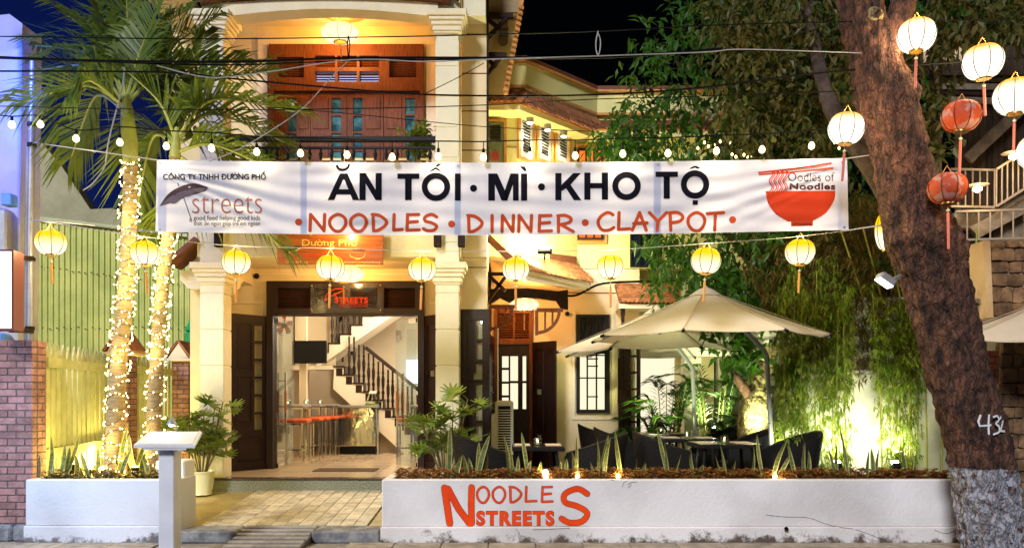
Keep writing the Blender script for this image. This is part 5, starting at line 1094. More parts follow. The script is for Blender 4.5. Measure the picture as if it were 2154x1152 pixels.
# ================================================================ snake plants and ground cover
def snakeleaf(par, b, tip, w, twist):
    b, tip = Vector(b), Vector(tip); d = tip-b; L = d.length; mid = b+d*.55+Vector((-d.z*.0+R.uniform(-.02, .02), R.uniform(-.03, .03), 0)); c = cvec([b, mid, tip], 4); s_ = Vector((cos(twist), sin(twist), 0)); n = Vector((-sin(twist), cos(twist), 0))
    pr = [.42, .62, .82, .95, 1, .95, .8, .5, .03]; m, e = MB(), MB(); g, ge1, ge2 = [], [], []
    for i, p in enumerate(c):
        q = w*.5*pr[min(i, 8)]; tw = s_*cos(i*.12)+n*sin(i*.12); nn = n*q*.35
        g.append([p-tw*q*.72+nn*-.6, p, p+tw*q*.72+nn*-.6]); ge1.append([p-tw*q+nn*-1, p-tw*q*.72+nn*-.6]); ge2.append([p+tw*q*.72+nn*-.6, p+tw*q+nn*-1])
    o = m.sheet(g).build('leaf', M['snake'], par, 2); e.sheet(ge1); e.build('leaf_margin', M['snakeedge'], o, 2); MB().sheet(ge2).build('leaf_margin', M['snakeedge'], o, 2)
def snake(lab, grp, D, z0, leaves):
    bx = sum(l[0] for l in leaves)/len(leaves); o = T('snake_plant', lab, 'snake plant', (X(bx, D), D, z0), grp)
    for a, tx, ty in leaves: snakeleaf(o, (X(a, D)+R.uniform(-.01, .01), D+R.uniform(-.04, .04), z0), P(tx, ty, D+R.uniform(-.06, .06)), R.uniform(.045, .066), R.uniform(-.5, .5))
GL = 'snake plants in the long planter'
for lab, lv in (('snake plant with one tall leaf in front of the potted palm', [(945, 947, 896), (958, 972, 955)]), ('snake plant of three leaves below the air cooler, left one broad', [(1003, 1008, 928), (1005, 1031, 912), (1012, 1026, 953)]), ('small snake plant leaning left before the left wicker chair', [(985, 974, 955), (988, 986, 962)]),
    ('tall snake plant left of the small table legs', [(1070, 1059, 912), (1078, 1072, 938), (1078, 1083, 980)]), ('snake plant under the small table with curled leaf', [(1112, 1097, 908), (1103, 1117, 967), (1092, 1090, 958)]), ('single short snake plant under the small table', [(1132, 1138, 970)]),
    ('short snake plant right of the small table legs', [(1182, 1180, 969), (1190, 1192, 964), (1190, 1191, 985)]), ('upright snake plant before the right chair of the small table', [(1210, 1212, 917), (1206, 1203, 948)]), ('broad short snake plant next to the double leaved one', [(1252, 1241, 970)]),
    ('snake plant with two tall leaves leaning right', [(1255, 1256, 922), (1262, 1280, 914), (1268, 1284, 918)]), ('lone tall snake plant leaning left in the middle of the planter', [(1309, 1293, 903)]), ('small pair of snake leaves right of the lone tall one', [(1338, 1340, 963), (1348, 1358, 972)]),
    ('tallest snake plant in front of the dark chairs', [(1408, 1383, 905), (1406, 1398, 930), (1412, 1433, 952)]), ('snake plant with a leaf bent left and a small one', [(1466, 1453, 946), (1474, 1479, 976)]), ('snake plant of three leaves before the middle table', [(1518, 1503, 954), (1532, 1515, 936), (1538, 1548, 965)]),
    ('tall upright pair of snake leaves left of the parasol pole', [(1580, 1585, 937), (1604, 1592, 913)]), ('wide snake plant with crossing leaves before the right chair', [(1623, 1657, 920), (1630, 1664, 952), (1675, 1658, 934)]), ('snake plant with stiff leaves at the right chair edge', [(1690, 1693, 930), (1696, 1700, 946), (1684, 1689, 928)]),
    ('dark snake plant silhouetted against the left garden flood light', [(1760, 1741, 938), (1762, 1761, 932)]), ('tall thin curved snake leaf beside the left flood light', [(1788, 1765, 893)]), ('dark snake plant between the two flood lights', [(1838, 1832, 942), (1846, 1849, 940), (1826, 1828, 945)]),
    ('dark snake plant silhouetted against the right garden flood light', [(1905, 1893, 938), (1912, 1921, 938), (1900, 1906, 958)])):
    snake(lab, GL, 8.98, .62, lv)
GL2 = 'snake plants in the left planter'
for lab, lv in (('dark snake leaf beside the wide brick pier', [(85, 77, 934)]), ('snake plant with dark upright leaves near the brick pier', [(105, 107, 917), (118, 112, 955), (122, 137, 935)]), ('snake plant with long leaf leaning right over the fence rail', [(130, 168, 912), (135, 147, 940), (163, 158, 955)]),
    ('snake plant with arching leaves left of the taller palm', [(195, 170, 950), (202, 207, 940)]), ('yellow edged snake leaf between the palms', [(246, 270, 887), (240, 228, 962), (252, 275, 945)]), ('long snake leaves crossing behind the menu stand board', [(272, 318, 895), (290, 272, 912), (300, 306, 950), (318, 300, 955)])):
    snake(lab, GL2, 8.95, .62, lv)
def cover(name, lab, x0, x1, y0, y1, z, n, mt, L=.055):
    m = MB()
    for k in range(n):
        c = Vector((R.uniform(x0, x1), R.uniform(y0, y1), z+R.random()**1.5*.11)); d0 = rv(1)
        for q in range(5): leafm(m, c+rv(.012), Vector((cos(q*1.26+d0.x*3), sin(q*1.26+d0.x*3), .5+R.random()*.5)), Vector((0, 0, 1)), L*R.uniform(.6, 1.2), L*.55, .3)
    o = m.build(name, mt, kind='stuff'); o['label'] = lab; o['category'] = 'ground cover'; return o
cover('ground_cover', 'rusty bronze leaved ground cover filling the long planter', PX0+.12, PX1-.1, 8.80, 9.2, .655, 2300, M['cover'], .062); cover('ground_cover', 'low yellowish ground cover under the palms in the left planter', -5.1, -3.75, 8.80, 9.2, .65, 520, mat('yellow_ground_cover', (.24, .17, .035), .6, col2=(.1, .09, .02), ns=12))
# ================================================================ potted lady palms
def fan():
    m = MB()
    for k in range(8):
        a = -1.35+2.7*k/7; d = Vector((sin(a), 0, cos(a))); L = .21*(1-.15*abs(a)); s_ = Vector((d.z, 0, -d.x))*.019; q = d*L
        p0 = d*.01; p1 = d*L*.5+Vector((0, -.012, 0)); p2 = q+Vector((0, .0, -.035)); i = len(m.v)
        m.v += [tuple(p0-s_*.5), tuple(p0+s_*.5), tuple(p1+s_), tuple(p1-s_), tuple(p2+s_*.45), tuple(p2-s_*.45), tuple(p2+d*.012)]; m.f += [(i, i+1, i+2, i+3), (i+3, i+2, i+4, i+5), (i+5, i+4, i+6)]
    return m.mesh('leaf', M['rhapis'])
FAN = fan()
def rhapis(lab, c, top, wid, pot, n):
    o = T('potted_lady_palm', lab, 'potted plant', c); c = Vector(c); h, r = pot
    MB().lathe([(r*.78, 0), (r*.86, .01), (r*.80, .03), (r*.98, h*.55), (r*1.0, h*.8), (r*1.02, h*.92), (r*1.14, h*.94), (r*1.14, h), (r*.98, h), (r*.95, h*.9), (0, h*.88)], 24, c).build('pot', M['potw'], o, 1)
    for k in range(15):
        a = k*2.4; b = c+Vector((.05*cos(a), .05*sin(a), h*.88)); hh = top*(.45+.55*((k*.37) % 1)); t = c+Vector((wid*.35*cos(a), wid*.35*sin(a), h*.88+hh)); st_ = cvec([b, b.lerp(t, .6)+rv(.02), t], 3)
        MB().tube(st_, .008, 5).build('cane', M['cane'], o)
        for q in range(n):
            f = .35+.65*q/(n-1) if n > 1 else 1; p = b.lerp(t, f); az = a+q*2.3+R.uniform(-.4, .4); out = Vector((cos(az), sin(az), .55)).normalized(); e = p+out*wid*.28*R.uniform(.6, 1.1)
            lf = mesh_obj('leaf', FAN, o, e); dd = (out+Vector((0, 0, -.35*R.random()))).normalized()
            lf.rotation_euler = dd.to_track_quat('Z', 'Y').to_euler(); lf.rotation_euler.rotate_axis('Z', R.uniform(-.6, .6)); lf.scale = [R.uniform(.85, 1.3)]*3
            MB().tube([p, p.lerp(e, .5)+Vector((0, 0, .02)), e], .003, 4).build('leaf_stalk', M['rhapis'], o)
    return o
rhapis('lady palm in a cream pot left of the porch step', (X(425, 10.85), 10.85, fz(10.85)), .98, .75, (.32, .155), 5)
rhapis('lady palm in a white pot before the right porch column', (X(935, 10.5), 10.5, .25), 1.0, .9, (.36, .16), 5)
bp = T('balcony_plant', 'leafy green shrub in a pot at the right end of the balcony', 'potted plant', P(882, 330, 11.6)); m = MB()
for k in range(95):
    c = P(R.gauss(885, 17), R.uniform(262, 335), R.uniform(11.35, 11.9))
    for q in range(5): leafm(m, c, rv(1)+Vector((0, 0, .3)), Vector((0, 0, 1)), .13, .05, .2)
m.build('foliage', M['rhapis'], bp, kind='stuff'); MB().lathe([(.11, 4.36), (.15, 4.62), (.16, 4.66)], 14, (X(882, 11.7), 11.7, 0)).build('pot', M['potw'], bp, 1)
for k in range(4): MB().tube([(X(882, 11.7), 11.7, 4.6), P(868+k*10, 290, 11.6)], .008, 5).build('stem', M['cane'], bp)
bq = T('balcony_plant', 'sparse leafy plant in a pot at the left end of the balcony', 'potted plant', P(570, 330, 11.6)); m = MB()
for k in range(50):
    c = P(R.gauss(568, 14), R.uniform(285, 335), R.uniform(11.35, 11.9))
    for q in range(5): leafm(m, c, rv(1)+Vector((0, 0, .3)), Vector((0, 0, 1)), .12, .04, .2)
m.build('foliage', M['rhapis'], bq, kind='stuff'); MB().lathe([(.11, 4.36), (.15, 4.62), (.16, 4.66)], 14, (X(570, 11.7), 11.7, 0)).build('pot', M['potw'], bq, 1)
# ================================================================ patio furniture
def chair_proto():
    o = T('wicker_chair', '', 'chair', (0, 0, 0)); path = cr([(.30, -.29), (.05, -.31), (-.20, -.29), (-.31, -.14), (-.33, 0), (-.31, .14), (-.20, .29), (.05, .31), (.30, .29)], 4); g = []
    for (x, y) in path:
        t = (x+.33)/.63; h = .90-.27*t**.8; fl_ = .13*(1-t)**1.3; q = sqrt(x*x+y*y); ox, oy = x-fl_, y*(1+.10*(1-t)); ix, iy = x*(.88) if x < 0 else x, y*.88
        g.append([(x*.97, y*.97, .10), ((x+ox)/2-.01, (y+oy)/2, h*.55), (ox, oy, h-.02), (ox+.01*(-1 if x > 0 else 1), oy*.985, h), (ix-fl_, iy*(1+.10*(1-t)), h-.02), ((ix-fl_*.4), iy, h*.55), (ix, iy, .34)])
    m = MB().sheet(g); nn = len(g[0]); L = len(g)
    for s_ in (0, L-1): m.f.append(tuple(s_*nn+k for k in range(nn)))
    m.build('shell', M['wicker'], o, 1, local=True)
    MB().box(-.28, .30, -.27, .27, .12, .36, .02).build('seat_base', M['wicker'], o, local=True); MB().box(-.25, .30, -.255, .255, .36, .43, .03).build('cushion', M['black'], o, local=True)
    for x in (-.25, .26):
        for y in (-.25, .25): MB().box(x-.025, x+.025, y-.025, y+.025, 0, .13).build('leg', M['black'], o, local=True)
    return o
ch0 = chair_proto(); first = [True]
def chair(x, y, rz, lab):
    o = ch0 if first[0] else copy_tree(ch0); first[0] = False; o.location = (x, y, .25); o.rotation_euler.z = rz; o['label'] = lab; o['group'] = 'dark wicker tub chairs on the patio'
for a in ((-.28, 9.85, .15, 'dark wicker tub chair left of the small table by the lady palm'), (.95, 9.85, pi-.1, 'dark wicker tub chair right of the small table, below the barred window'), (1.62, 11.5, .0, 'dark wicker tub chair with its back to the plain wall left of the middle table'), (1.98, 10.2, -.1, 'nearest dark wicker tub chair left of the right hand tables'),
          (3.42, 10.15, pi+.1, 'dark wicker tub chair right of the nearest table, in front of the bamboo'), (3.28, 11.4, pi, 'dark wicker tub chair right of the middle table beside the gnarled trunk'), (3.2, 12.8, pi, 'farthest dark wicker tub chair below the areca palms'), (1.5, 12.8, 0, 'dark wicker tub chair left of the farthest table')): chair(*a)
TM = mat('dark_glass_tabletop', (.03, .022, .02), .12, spec=.7); PM_ = mat('placemat', (.62, .50, .38), .7)
def table(x, y, w, d, lab):
    o = T('patio_table', lab, 'table', (x, y, .25), 'square wicker tables on the patio'); z = .25
    MB().box(x-w/2, x+w/2, y-d/2, y+d/2, z+.69, z+.735, .01).build('apron', M['wicker'], o); MB().box(x-w/2+.01, x+w/2-.01, y-d/2+.01, y+d/2-.01, z+.737, z+.745).build('tabletop', TM, o)
    for sx in (-1, 1):
        for sy in (-1, 1): MB().tube([(x+sx*(w/2-.10), y+sy*(d/2-.10), z+.69), (x+sx*(w/2-.03), y+sy*(d/2-.03), z)], .022, 6).build('leg', M['black'], o)
    for s_ in (-1, 1):
        pmt = T('placemat', ('left' if s_ < 0 else 'right')+' placemat, '+lab, 'placemat', (x+s_*w*.30, y, z+.746), 'placemats'); MB().box(x+s_*w*.30-w*.15, x+s_*w*.30+w*.15, y-.17, y+.17, z+.747, z+.751).build('mat', PM_, pmt)
    candle((x, y-.05, z+.745), 'glass candle holder, '+lab)
def candle(p, lab):
    p = Vector(p); o = T('candle_holder', lab, 'candle holder', p, 'glass candle holders')
    MB().lathe([(.030, .0), (.048, .02), (.055, .05), (.050, .08), (.036, .098), (.034, .096), (.047, .08), (.051, .05), (.045, .022), (.0, .006)], 14, p).build('glass_bowl', M['glass'], o, 1); MB().lathe([(.022, .01), (.022, .03), (.004, .032)], 10, p).build('tea_light', M['potw'], o); MB().lathe([(.003, .034), (.008, .044), (.001, .062)], 8, p).build('flame', emis('flame', (1, .6, .2), 12, sample=False), o)
table(.31, 9.80, .62, .72, 'small table between two wicker chairs at the left of the patio'); table(2.68, 10.25, .78, .70, 'nearest table of the right hand row'); table(2.48, 11.5, .78, .7, 'middle table of the right hand row'); table(2.35, 12.8, .78, .7, 'farthest table of the right hand row')
ac = T('air_cooler', 'tall white plastic air cooler with black grille beside the wing door', 'air cooler', (-.1, 12.2, .25))
x0, x1, D_ = X(1041, 12.2), X(1080, 12.2), 12.2; zt = Z(842, 12.2); ap = mat('off_white_plastic', (.66, .66, .60), .4)
MB().box(x0, x1, D_, D_+.32, .3, zt, .03).build('body', ap, ac); MB().box(x0+.05, x1-.045, D_-.008, D_, .55, zt-.08).build('grille_recess', M['black'], ac)
for k in range(22): MB().box(x0+.05, x1-.045, D_-.02, D_-.008, .57+k*(zt-.68)/22, .57+k*(zt-.68)/22+.012).build('grille_slat', ap, ac)
MB().box(x0-.06, x0+.02, D_+.02, D_+.3, .3, zt-.20, .02).build('side_tank', ap, ac); MB().tube([(X(1047, D_), D_+.1, zt), (X(1047, D_), D_+.1, zt+1.1)], .012, 6).build('hose', M['white'], ac)
# ---- parasols
def parasol(lab, c, r, zr, za, pole, nrib=8, rot=.39, tilt=(0, 0), hub=True):
    o = T('parasol', lab, 'parasol', (pole[0][0], pole[0][1], .25)); c = Vector((c[0], c[1], 0)); top = c+Vector((0, 0, za)); rim = [c+Vector((r*cos(rot+2*pi*k/nrib), r*sin(rot+2*pi*k/nrib), zr+tilt[0]*cos(rot+2*pi*k/nrib)+tilt[1]*sin(rot+2*pi*k/nrib))) for k in range(nrib)]
    for k in range(nrib):
        a, b = rim[k], rim[(k+1) % nrib]; g = []
        for i in range(9):
            t = .06+.94*i/8; row = []
            for j in range(7): u = j/6; p = top.lerp(a.lerp(b, u), t); s_ = sin(pi*u); p.z -= .02*s_*t*t+.02*sin(pi*t); row.append(p+(c+Vector((0, 0, p.z))-p)*(.035*s_*t*t if i == 8 else 0))
            g.append(row)
        g.append([p+Vector((0, 0, -.015)) for p in g[-1]]); MB().sheet(g).build('canopy_panel', M['cloth_um'], o, 1)
        MB().bar(top+Vector((0, 0, -.10)), a+Vector((0, 0, -.035)), .016, .022).build('rib', M['alu'], o); MB().bar(top.lerp(a, .07)+Vector((0, 0, .004-.004)), a+Vector((0, 0, .006)), .018, .006).build('seam', M['seam'], o); MB().lathe([(.02, -.03), (.02, .03)], 8, a+Vector((0, 0, -.02)), (a-top)).build('rib_end', M['black'], o)
        MB().bar(c+Vector((0, 0, za-.42)), top.lerp(a, .5)+Vector((0, 0, -.09)), .014, .014).build('stretcher', M['alu'], o)
    MB().lathe([(.22, -.085), (.10, .0), (.03, .03), (.01, .06)], 16, top).build('top_cap', M['cloth_um'], o, 1); MB().lathe([(.04, 0), (.05, .06), (.03, .14)], 12, c+Vector((0, 0, za-.50))).build('hub', M['alu'], o)
    MB().tube([c+Vector((0, 0, za-.45)), c+Vector((0, 0, za-.05))], .022, 10).build('mast', M['alu'], o); MB().tube(pole, .031, 12).build('pole', M['alu'], o, 1)
    if hub: MB().box(pole[0][0]-.3, pole[0][0]+.3, pole[0][1]-.3, pole[0][1]+.3, .25, .32, .02).build('base', M['black'], o)
    return o
parasol('big beige parasol above the nearest patio tables, nearer of the pair', (2.56, 10.7), 1.54, 2.36, 2.99, [Vector((X(1628, 10.9), 10.9, .3)), P(1613, 748, 10.9), P(1606, 735, 10.88), P(1562, 690, 10.8), P(1515, 665, 10.7)])
parasol('beige parasol half hidden behind the nearer one', (2.28, 12.7), 1.62, 2.27, 2.95, [Vector((X(1466, 12.6), 12.6, .3)), P(1457, 778, 12.6), P(1452, 766, 12.6), P(1425, 728, 12.6), P(1400, 700, 12.6)], rot=.2)
parasol('beige parasol of the neighbour cut by the right edge', (5.85, 8.75), 1.0, 2.22, 2.66, [Vector((6.2, 9.3, .1)), Vector((6.2, 9.3, 2.0)), Vector((5.95, 8.9, 2.3))], rot=.9, tilt=(0, .10), hub=False)
# ================================================================ inside the restaurant
def frame_table(x0, x1, y0, y1, zt, lab):
    o = T('bar_table', lab, 'bar table', (x0, y0, .46), 'bar tables in the room'); w = .035
    MB().box(x0, x1, y0, y1, zt-.03, zt, .006).build('tabletop', M['steel'], o)
    for x in (x0+w/2, x1-w/2):
        for y in (y0+w/2, y1-w/2): MB().box(x-w/2, x+w/2, y-w/2, y+w/2, .46, zt-.031).build('leg', M['chrome'], o)
    MB().box(x0+w, x1-w, y0, y0+w, zt-.07, zt-.032).build('rail', M['chrome'], o)
def stool(x, y, lab):
    o = T('bar_stool', lab, 'bar stool', (x, y, .46), 'orange seated chrome bar stools'); z = .46
    MB().box(x-.17, x+.17, y-.17, y+.17, z+.68, z+.74, .02).build('seat', M['orange'], o)
    for sx in (-1, 1):
        for sy in (-1, 1): MB().box(x+sx*.155-.013, x+sx*.155+.013, y+sy*.155-.013, y+sy*.155+.013, z, z+.68).build('leg', M['chrome'], o)
    MB().box(x-.15, x+.15, y-.168, y-.148, z+.22, z+.245).box(x-.15, x+.15, y-.165, y-.145, z+.645, z+.675).build('footrest', M['chrome'], o, kind='stuff'); MB().box(x-.168, x-.148, y-.15, y+.15, z+.22, z+.24).build('side_rail', M['chrome'], o)
for i, (y, lab) in enumerate(((13.75, 'nearest chrome bar table in the room'), (14.70, 'middle chrome bar table in the room'), (15.65-.5+.0, 'farthest chrome bar table in the room'))):
    xr = X((638, 674, 703)[i], y); frame_table(xr-.66, xr, y, y+.55, 1.42, lab); candle((xr-.30, y+.15, 1.42), 'round glass candle holder on the '+lab)
for x, y, lab in ((X(628, 13.45), 13.5, 'nearest orange bar stool in the doorway view'), (X(655, 14.2), 14.3, 'second orange bar stool along the tables'), (X(672, 14.8), 14.85, 'third orange bar stool along the tables'), (X(690, 15.2), 15.3, 'orange bar stool next to the steel counter'), (X(583, 13.4), 13.5, 'orange bar stool behind the left glass door'), (X(858, 14.0), 14.0, 'orange bar stool seen through the right glass door')): stool(x, y, lab)
frame_table(X(862, 14.3), -.65, 14.4, 14.9, 1.42, 'chrome bar table behind the right glass door')
ct = T('steel_counter', 'shiny wavy stainless steel counter at the end of the bar tables', 'counter', (X(750, 15.5), 15.5, .46))
x0, x1 = X(706, 15.5), X(792, 15.5); MB().box(x0+.03, x1-.03, 15.55, 15.9, .46, .62).build('toe_kick', M['black'], ct); MB().box(x0, x1, 15.5, 15.93, .62, 1.36, .01).build('cabinet', M['mirror'], ct); MB().box(x0-.02, x1+.02, 15.48, 15.94, 1.36, 1.40, .005).build('worktop', M['steel'], ct); MB().box(x1+.01, x1+.04, 15.5, 15.55, .46, 1.36).build('leg', M['chrome'], ct)
ju = T('juicer', 'chrome countertop appliance standing on the steel counter', 'appliance', P(784, 850, 15.7)); 
for px in (770, 797): MB().bar(P(px, 853, 15.7), P(778 if px == 770 else 791, 824, 15.7), .03, .03).build('arm', M['chrome'], ju)
MB().box(X(777, 15.7), X(792, 15.7), 15.66, 15.8, Z(828, 15.7), Z(822, 15.7), .01).build('top', M['white'], ju); MB().box(X(770, 15.7), X(797, 15.7), 15.6, 15.8, Z(853, 15.7), Z(848, 15.7)).build('base', M['rhapis'], ju)
tv = T('television', 'black flat television mounted under the stair landing', 'television', P(650, 738, 14.9)); MB().obox(P(651, 740, 14.9), (.66, .05, .42), Matrix.Rotation(-.12, 3, 'Z'), .01).build('screen', M['black'], tv); MB().bar(P(650, 740, 14.93), P(650, 740, 15.9), .06, .06).build('wall_bracket', M['steel'], tv)
fn = T('wall_fan', 'round wall fan with orange blades behind the left door glass', 'fan', P(597, 682, 13.4)); c = P(597, 684, 13.4)
for k in range(5): a = k*2*pi/5; MB().add([c+Vector((0, 0, 0)), c+Vector((.15*cos(a), -.01, .15*sin(a))), c+Vector((.16*cos(a+.5), .01, .16*sin(a+.5))), c+Vector((.10*cos(a+.8), .02, .10*sin(a+.8)))], [(0, 1, 2, 3)]).build('blade', M['orange'], fn)
for r_ in (.17, .13, .08): MB().tube([c+Vector((r_*cos(t*pi/12), -.04, r_*sin(t*pi/12))) for t in range(25)], .003, 4).build('guard_ring', M['steel'], fn)
MB().lathe([(.04, 0), (.05, .1), (.04, .16)], 12, c+Vector((0, -.02, 0)), Vector((0, 1, 0))).build('motor', M['black'], fn); MB().bar(c+Vector((0, .1, 0)), (c.x-.3, 13.5, c.z-.15), .04, .04).build('arm', M['steel'], fn)
pic = T('wall_picture', 'half round orange lit shade on the side wall of the room', 'wall lamp', P(858, 708, 16.5)); MB().lathe([(.0, 0), (.13, .0), (.16, .04), (.10, .12), (0, .14)], 16, (-.64, 16.0, Z(708, 16))).build('shade', emis('orange_wall_shade', (1, .6, .2), .9, sample=False), pic)
gdh = mat('orange_handle_wood', (.40, .12, .03), .4)
for lab, p0, p1, hx in (('left open glass door with steel and wood handles', (-3.66, 12.62), (-3.58, 13.25), .25), ('right open glass door with steel and wood handles', (-1.50, 12.72), (-1.88, 13.12), .8)):
    o = T('glass_door', lab, 'glass door', (p0[0], p0[1], .46)); a, b = Vector((*p0, 0)), Vector((*p1, 0)); d = (b-a).normalized(); n_ = Vector((-d.y, d.x, 0))
    MB().prism([a+Vector((0, 0, .47)), b+Vector((0, 0, .47)), b+Vector((0, 0, 2.80)), a+Vector((0, 0, 2.80))], n_*.01).build('pane', glassmat('door_glass', (.82, .90, .93), .20), o)
    for z0_, z1_ in ((.465, .53), (2.74, 2.81)): MB().prism([a+Vector((0, 0, z0_))-n_*.008, a.lerp(b, .35)+Vector((0, 0, z0_))-n_*.008, a.lerp(b, .35)+Vector((0, 0, z1_))-n_*.008, a+Vector((0, 0, z1_))-n_*.008], n_*.026).build('patch_fitting', M['chrome'], o)
    for s_ in (-1, 1):
        q = a.lerp(b, hx if s_ < 0 else hx)+n_*.06*s_; MB().tube([q+Vector((0, 0, 1.02)), q+Vector((0, 0, 1.95))], .014, 8).build('handle', M['chrome'], o); MB().tube([q+Vector((0, 0, 1.32)), q+Vector((0, 0, 1.66))], .019, 8).build('handle_grip', gdh, o)
    for z_ in (1.15, 1.82): q = a.lerp(b, hx); MB().tube([q-n_*.06+Vector((0, 0, z_)), q+n_*.06+Vector((0, 0, z_))], .010, 6).build('handle_stud', M['chrome'], o)
dm = T('door_mat', 'dark brown door mat lying before the open doorway', 'mat', (-2.5, 12.2, .46)); MB().box(-2.98, -2.05, 12.05, 12.5, .459, .472, .004).build('mat', mat('brown_mat', (.10, .055, .03), .95, bump=.6, bs=150), dm)
cc = T('security_camera', 'small black dome camera on the porch wall left of the door', 'camera', P(541, 581, 12.5)); MB().lathe([(.03, 0), (.045, .03), (.03, .07), (.0, .08)], 12, P(541, 581, 12.59), Vector((0, -1, 0))).build('dome', M['black'], cc, 1)
cd_ = T('security_camera', 'small black dome camera on the wing wall right of the arched beam', 'camera', P(1193, 660, 13.7)); MB().lathe([(.03, 0), (.04, .03), (.03, .07), (.0, .08)], 12, P(1193, 660, 13.79), Vector((0, -1, 0))).build('dome', M['black'], cd_, 1)
for k, (px, py) in enumerate(((1115, 247), (1152, 262), (1186, 276))):
    x, y = on_line(px, (.10, 12.38), (1.22, 13.6)); z = Z(py, y); o = T('downlight', ('nearest', 'middle', 'farthest')[k]+' grey cylinder downlight of the three over the oblique shutters', 'downlight', (x, y, z), 'cylinder downlights under the wing eave')
    MB().lathe([(.055, -.085), (.055, .09)], 14, (x, y, z)).build('can', M['steel'], o, 1); MB().lathe([(.048, -.088), (.04, -.10), (.0, -.105)], 14, (x, y, z)).build('bulb', emis('downlight_glow', (1, .92, .7), 8, sample=False), o); lamp('downlight_lamp', (x, y, z-.13), 16, (1, .85, .5), .03, o, 'SPOT', (x+.1, y+.1, 0), 2.4, .8)
fl = T('floodlight', 'floodlight on the oblique wing wall glowing just under the banner', 'floodlight', P(1145, 520, 12.6)); c = P(1146, 527, 12.3); MB().obox(c, (.22, .12, .08), Matrix.Rotation(.5, 3, 'X'), .01).build('housing', M['black'], fl); MB().bar(c, c+Vector((.02, .6, -.02)), .03, .03).build('arm', M['black'], fl)
MB().obox(c+Vector((0, .01, .05)), (.19, .09, .006), Matrix.Rotation(.5, 3, 'X')).build('lens', emis('flood_lens', (1, .95, .75), 8, sample=False), fl); lamp('flood_lamp', c+Vector((0, .05, .12)), 120, (1, .92, .50), .06, fl)
# lights of the room
rl2 = T('ceiling_lamp', 'white ceiling lamp lighting the room inside the open doors', 'ceiling lamp', (-2.4, 14.6, 3.45)); MB().lathe([(.22, 3.5), (.22, 3.44), (.18, 3.41), (0, 3.40)], 20, (-2.4, 14.6, 0)).build('diffuser', emis('room_lamp', (1, .95, .85), 5, sample=False), rl2); lamp('room_light', (-2.4, 14.2, 3.2), 88, (1, .85, .62), .25, rl2); lamp('room_light', (-1.6, 15.2, 2.9), 45, (1, .90, .74), .2, rl2)
# ================================================================ garden wall, bamboo, areca, trees
gwm = mat('garden_wall_paint', (.70, .70, .56), .8, col2=(.52, .53, .40), ns=1.5, nd=8, bump=.1)
gwl = T('garden_wall', 'pale rendered garden wall behind the bamboo clumps', 'wall', (3.8, 11.0, 0)); MB().box(3.75, 6.6, 11.0, 11.15, .2, 1.89, .01).build('wall', gwm, gwl); MB().box(3.72, 6.65, 10.97, 11.18, 1.89, 1.94, .01).build('coping', gwm, gwl)
bw2 = T('garden_back_wall', 'tall pale wall at the back of the garden behind the gnarled tree', 'wall', (3.9, 14.6, 0)); MB().box(3.80, 8.5, 14.9, 15.1, .2, 3.4).build('wall', gwm, bw2)
struct('garden_bed', MB().box(3.9, 8.0, 9.3, 10.98, .2, .34), M['soil'])
def bamboo(lab, culms, leafpoly, nspray, d0, d1, mt, L=.15):
    o = T('bamboo_clump', lab, 'bamboo', (culms[0][0] if 0 else X(culms[0][0], 10), 10, .34), 'bamboo clumps before the garden wall'); m = MB()
    def spray(c, n, Lr):
        for q in range(n): d = Vector((R.uniform(-1, 1), R.uniform(-1, 1), R.uniform(-1.5, .2))); leafm(m, c+rv(.015), d, Vector((0, 0, 1)), Lr*R.uniform(.55, 1.1), Lr*.17, .25)
    for (bx, tx, ty) in culms:
        D = R.uniform(10.4, 10.8); b = Vector((X(bx, D), D, .33)); t = P(tx, ty, D+R.uniform(-.2, .2)); c = cvec([b, b.lerp(t, .5)+Vector((R.uniform(-.05, .05), 0, 0)), t], 6); N = len(c)
        MB().tube(c, [.011-.007*i/N for i in range(N)], 5).build('culm', M['bamboo'], o, 1)
        for i in range(3, N*6):
            f = i/6; k = min(int(f), N-2); p = c[k].lerp(c[k+1], f-k)
            if R.random() < .9: q = p+Vector((R.gauss(0, .055), R.uniform(-.08, .08), R.uniform(0, .08))); spray(q, 6, L)
    for p in scatter(nspray, leafpoly, d0, d1): spray(p, 6, L*R.uniform(.8, 1.15))
    m.build('foliage', mt, o, kind='stuff')
bamboo('dense bamboo clump just right of the parasol pole', [(1640+i*8.5, 1636+i*8.5, R.uniform(560, 700)) for i in range(8)], [(1632, 760), (1700, 720), (1698, 900), (1640, 900)], 330, 10.4, 10.85, M['bamleaf'], .115)
bamboo('middle bamboo clump around the left flood light', [(1722+i*9, 1718+i*9, R.uniform(540, 700)) for i in range(8)], [(1715, 640), (1795, 640), (1792, 820), (1720, 860)], 330, 10.4, 10.85, M['bamleaf'], .115)
bamboo('right bamboo clump leaning away from the right flood light', [(1872+i*7, 1835+i*14, R.uniform(580, 740)) for i in range(8)], [(1835, 620), (1945, 640), (1945, 820), (1840, 820)], 360, 10.4, 10.85, M['bamleaf'], .115)
bo = T('bamboo_canopy', 'drooping straw coloured bamboo foliage above the garden wall', 'bamboo', (5.3, 10.6, 1.9)); m = MB()
for p in scatter(1900, [(1600, 640), (1560, 560), (1640, 500), (1760, 480), (1800, 400), (1850, 420), (1880, 560), (1960, 700), (1960, 790), (1800, 800), (1640, 740)], 10.5, 12.2):
    dn = Vector((R.uniform(-1, 1), R.uniform(-.6, .3), R.uniform(-.6, .3)))
    for q in range(6): leafm(m, p+rv(.03), dn+rv(.6), Vector((0, 0, 1)), R.uniform(.10, .18), .026, .3)
m.build('foliage', mat('straw_bamboo_leaf', (.10, .09, .014), .55, col2=(.20, .13, .035), ns=3, trans=.4), bo, kind='stuff')
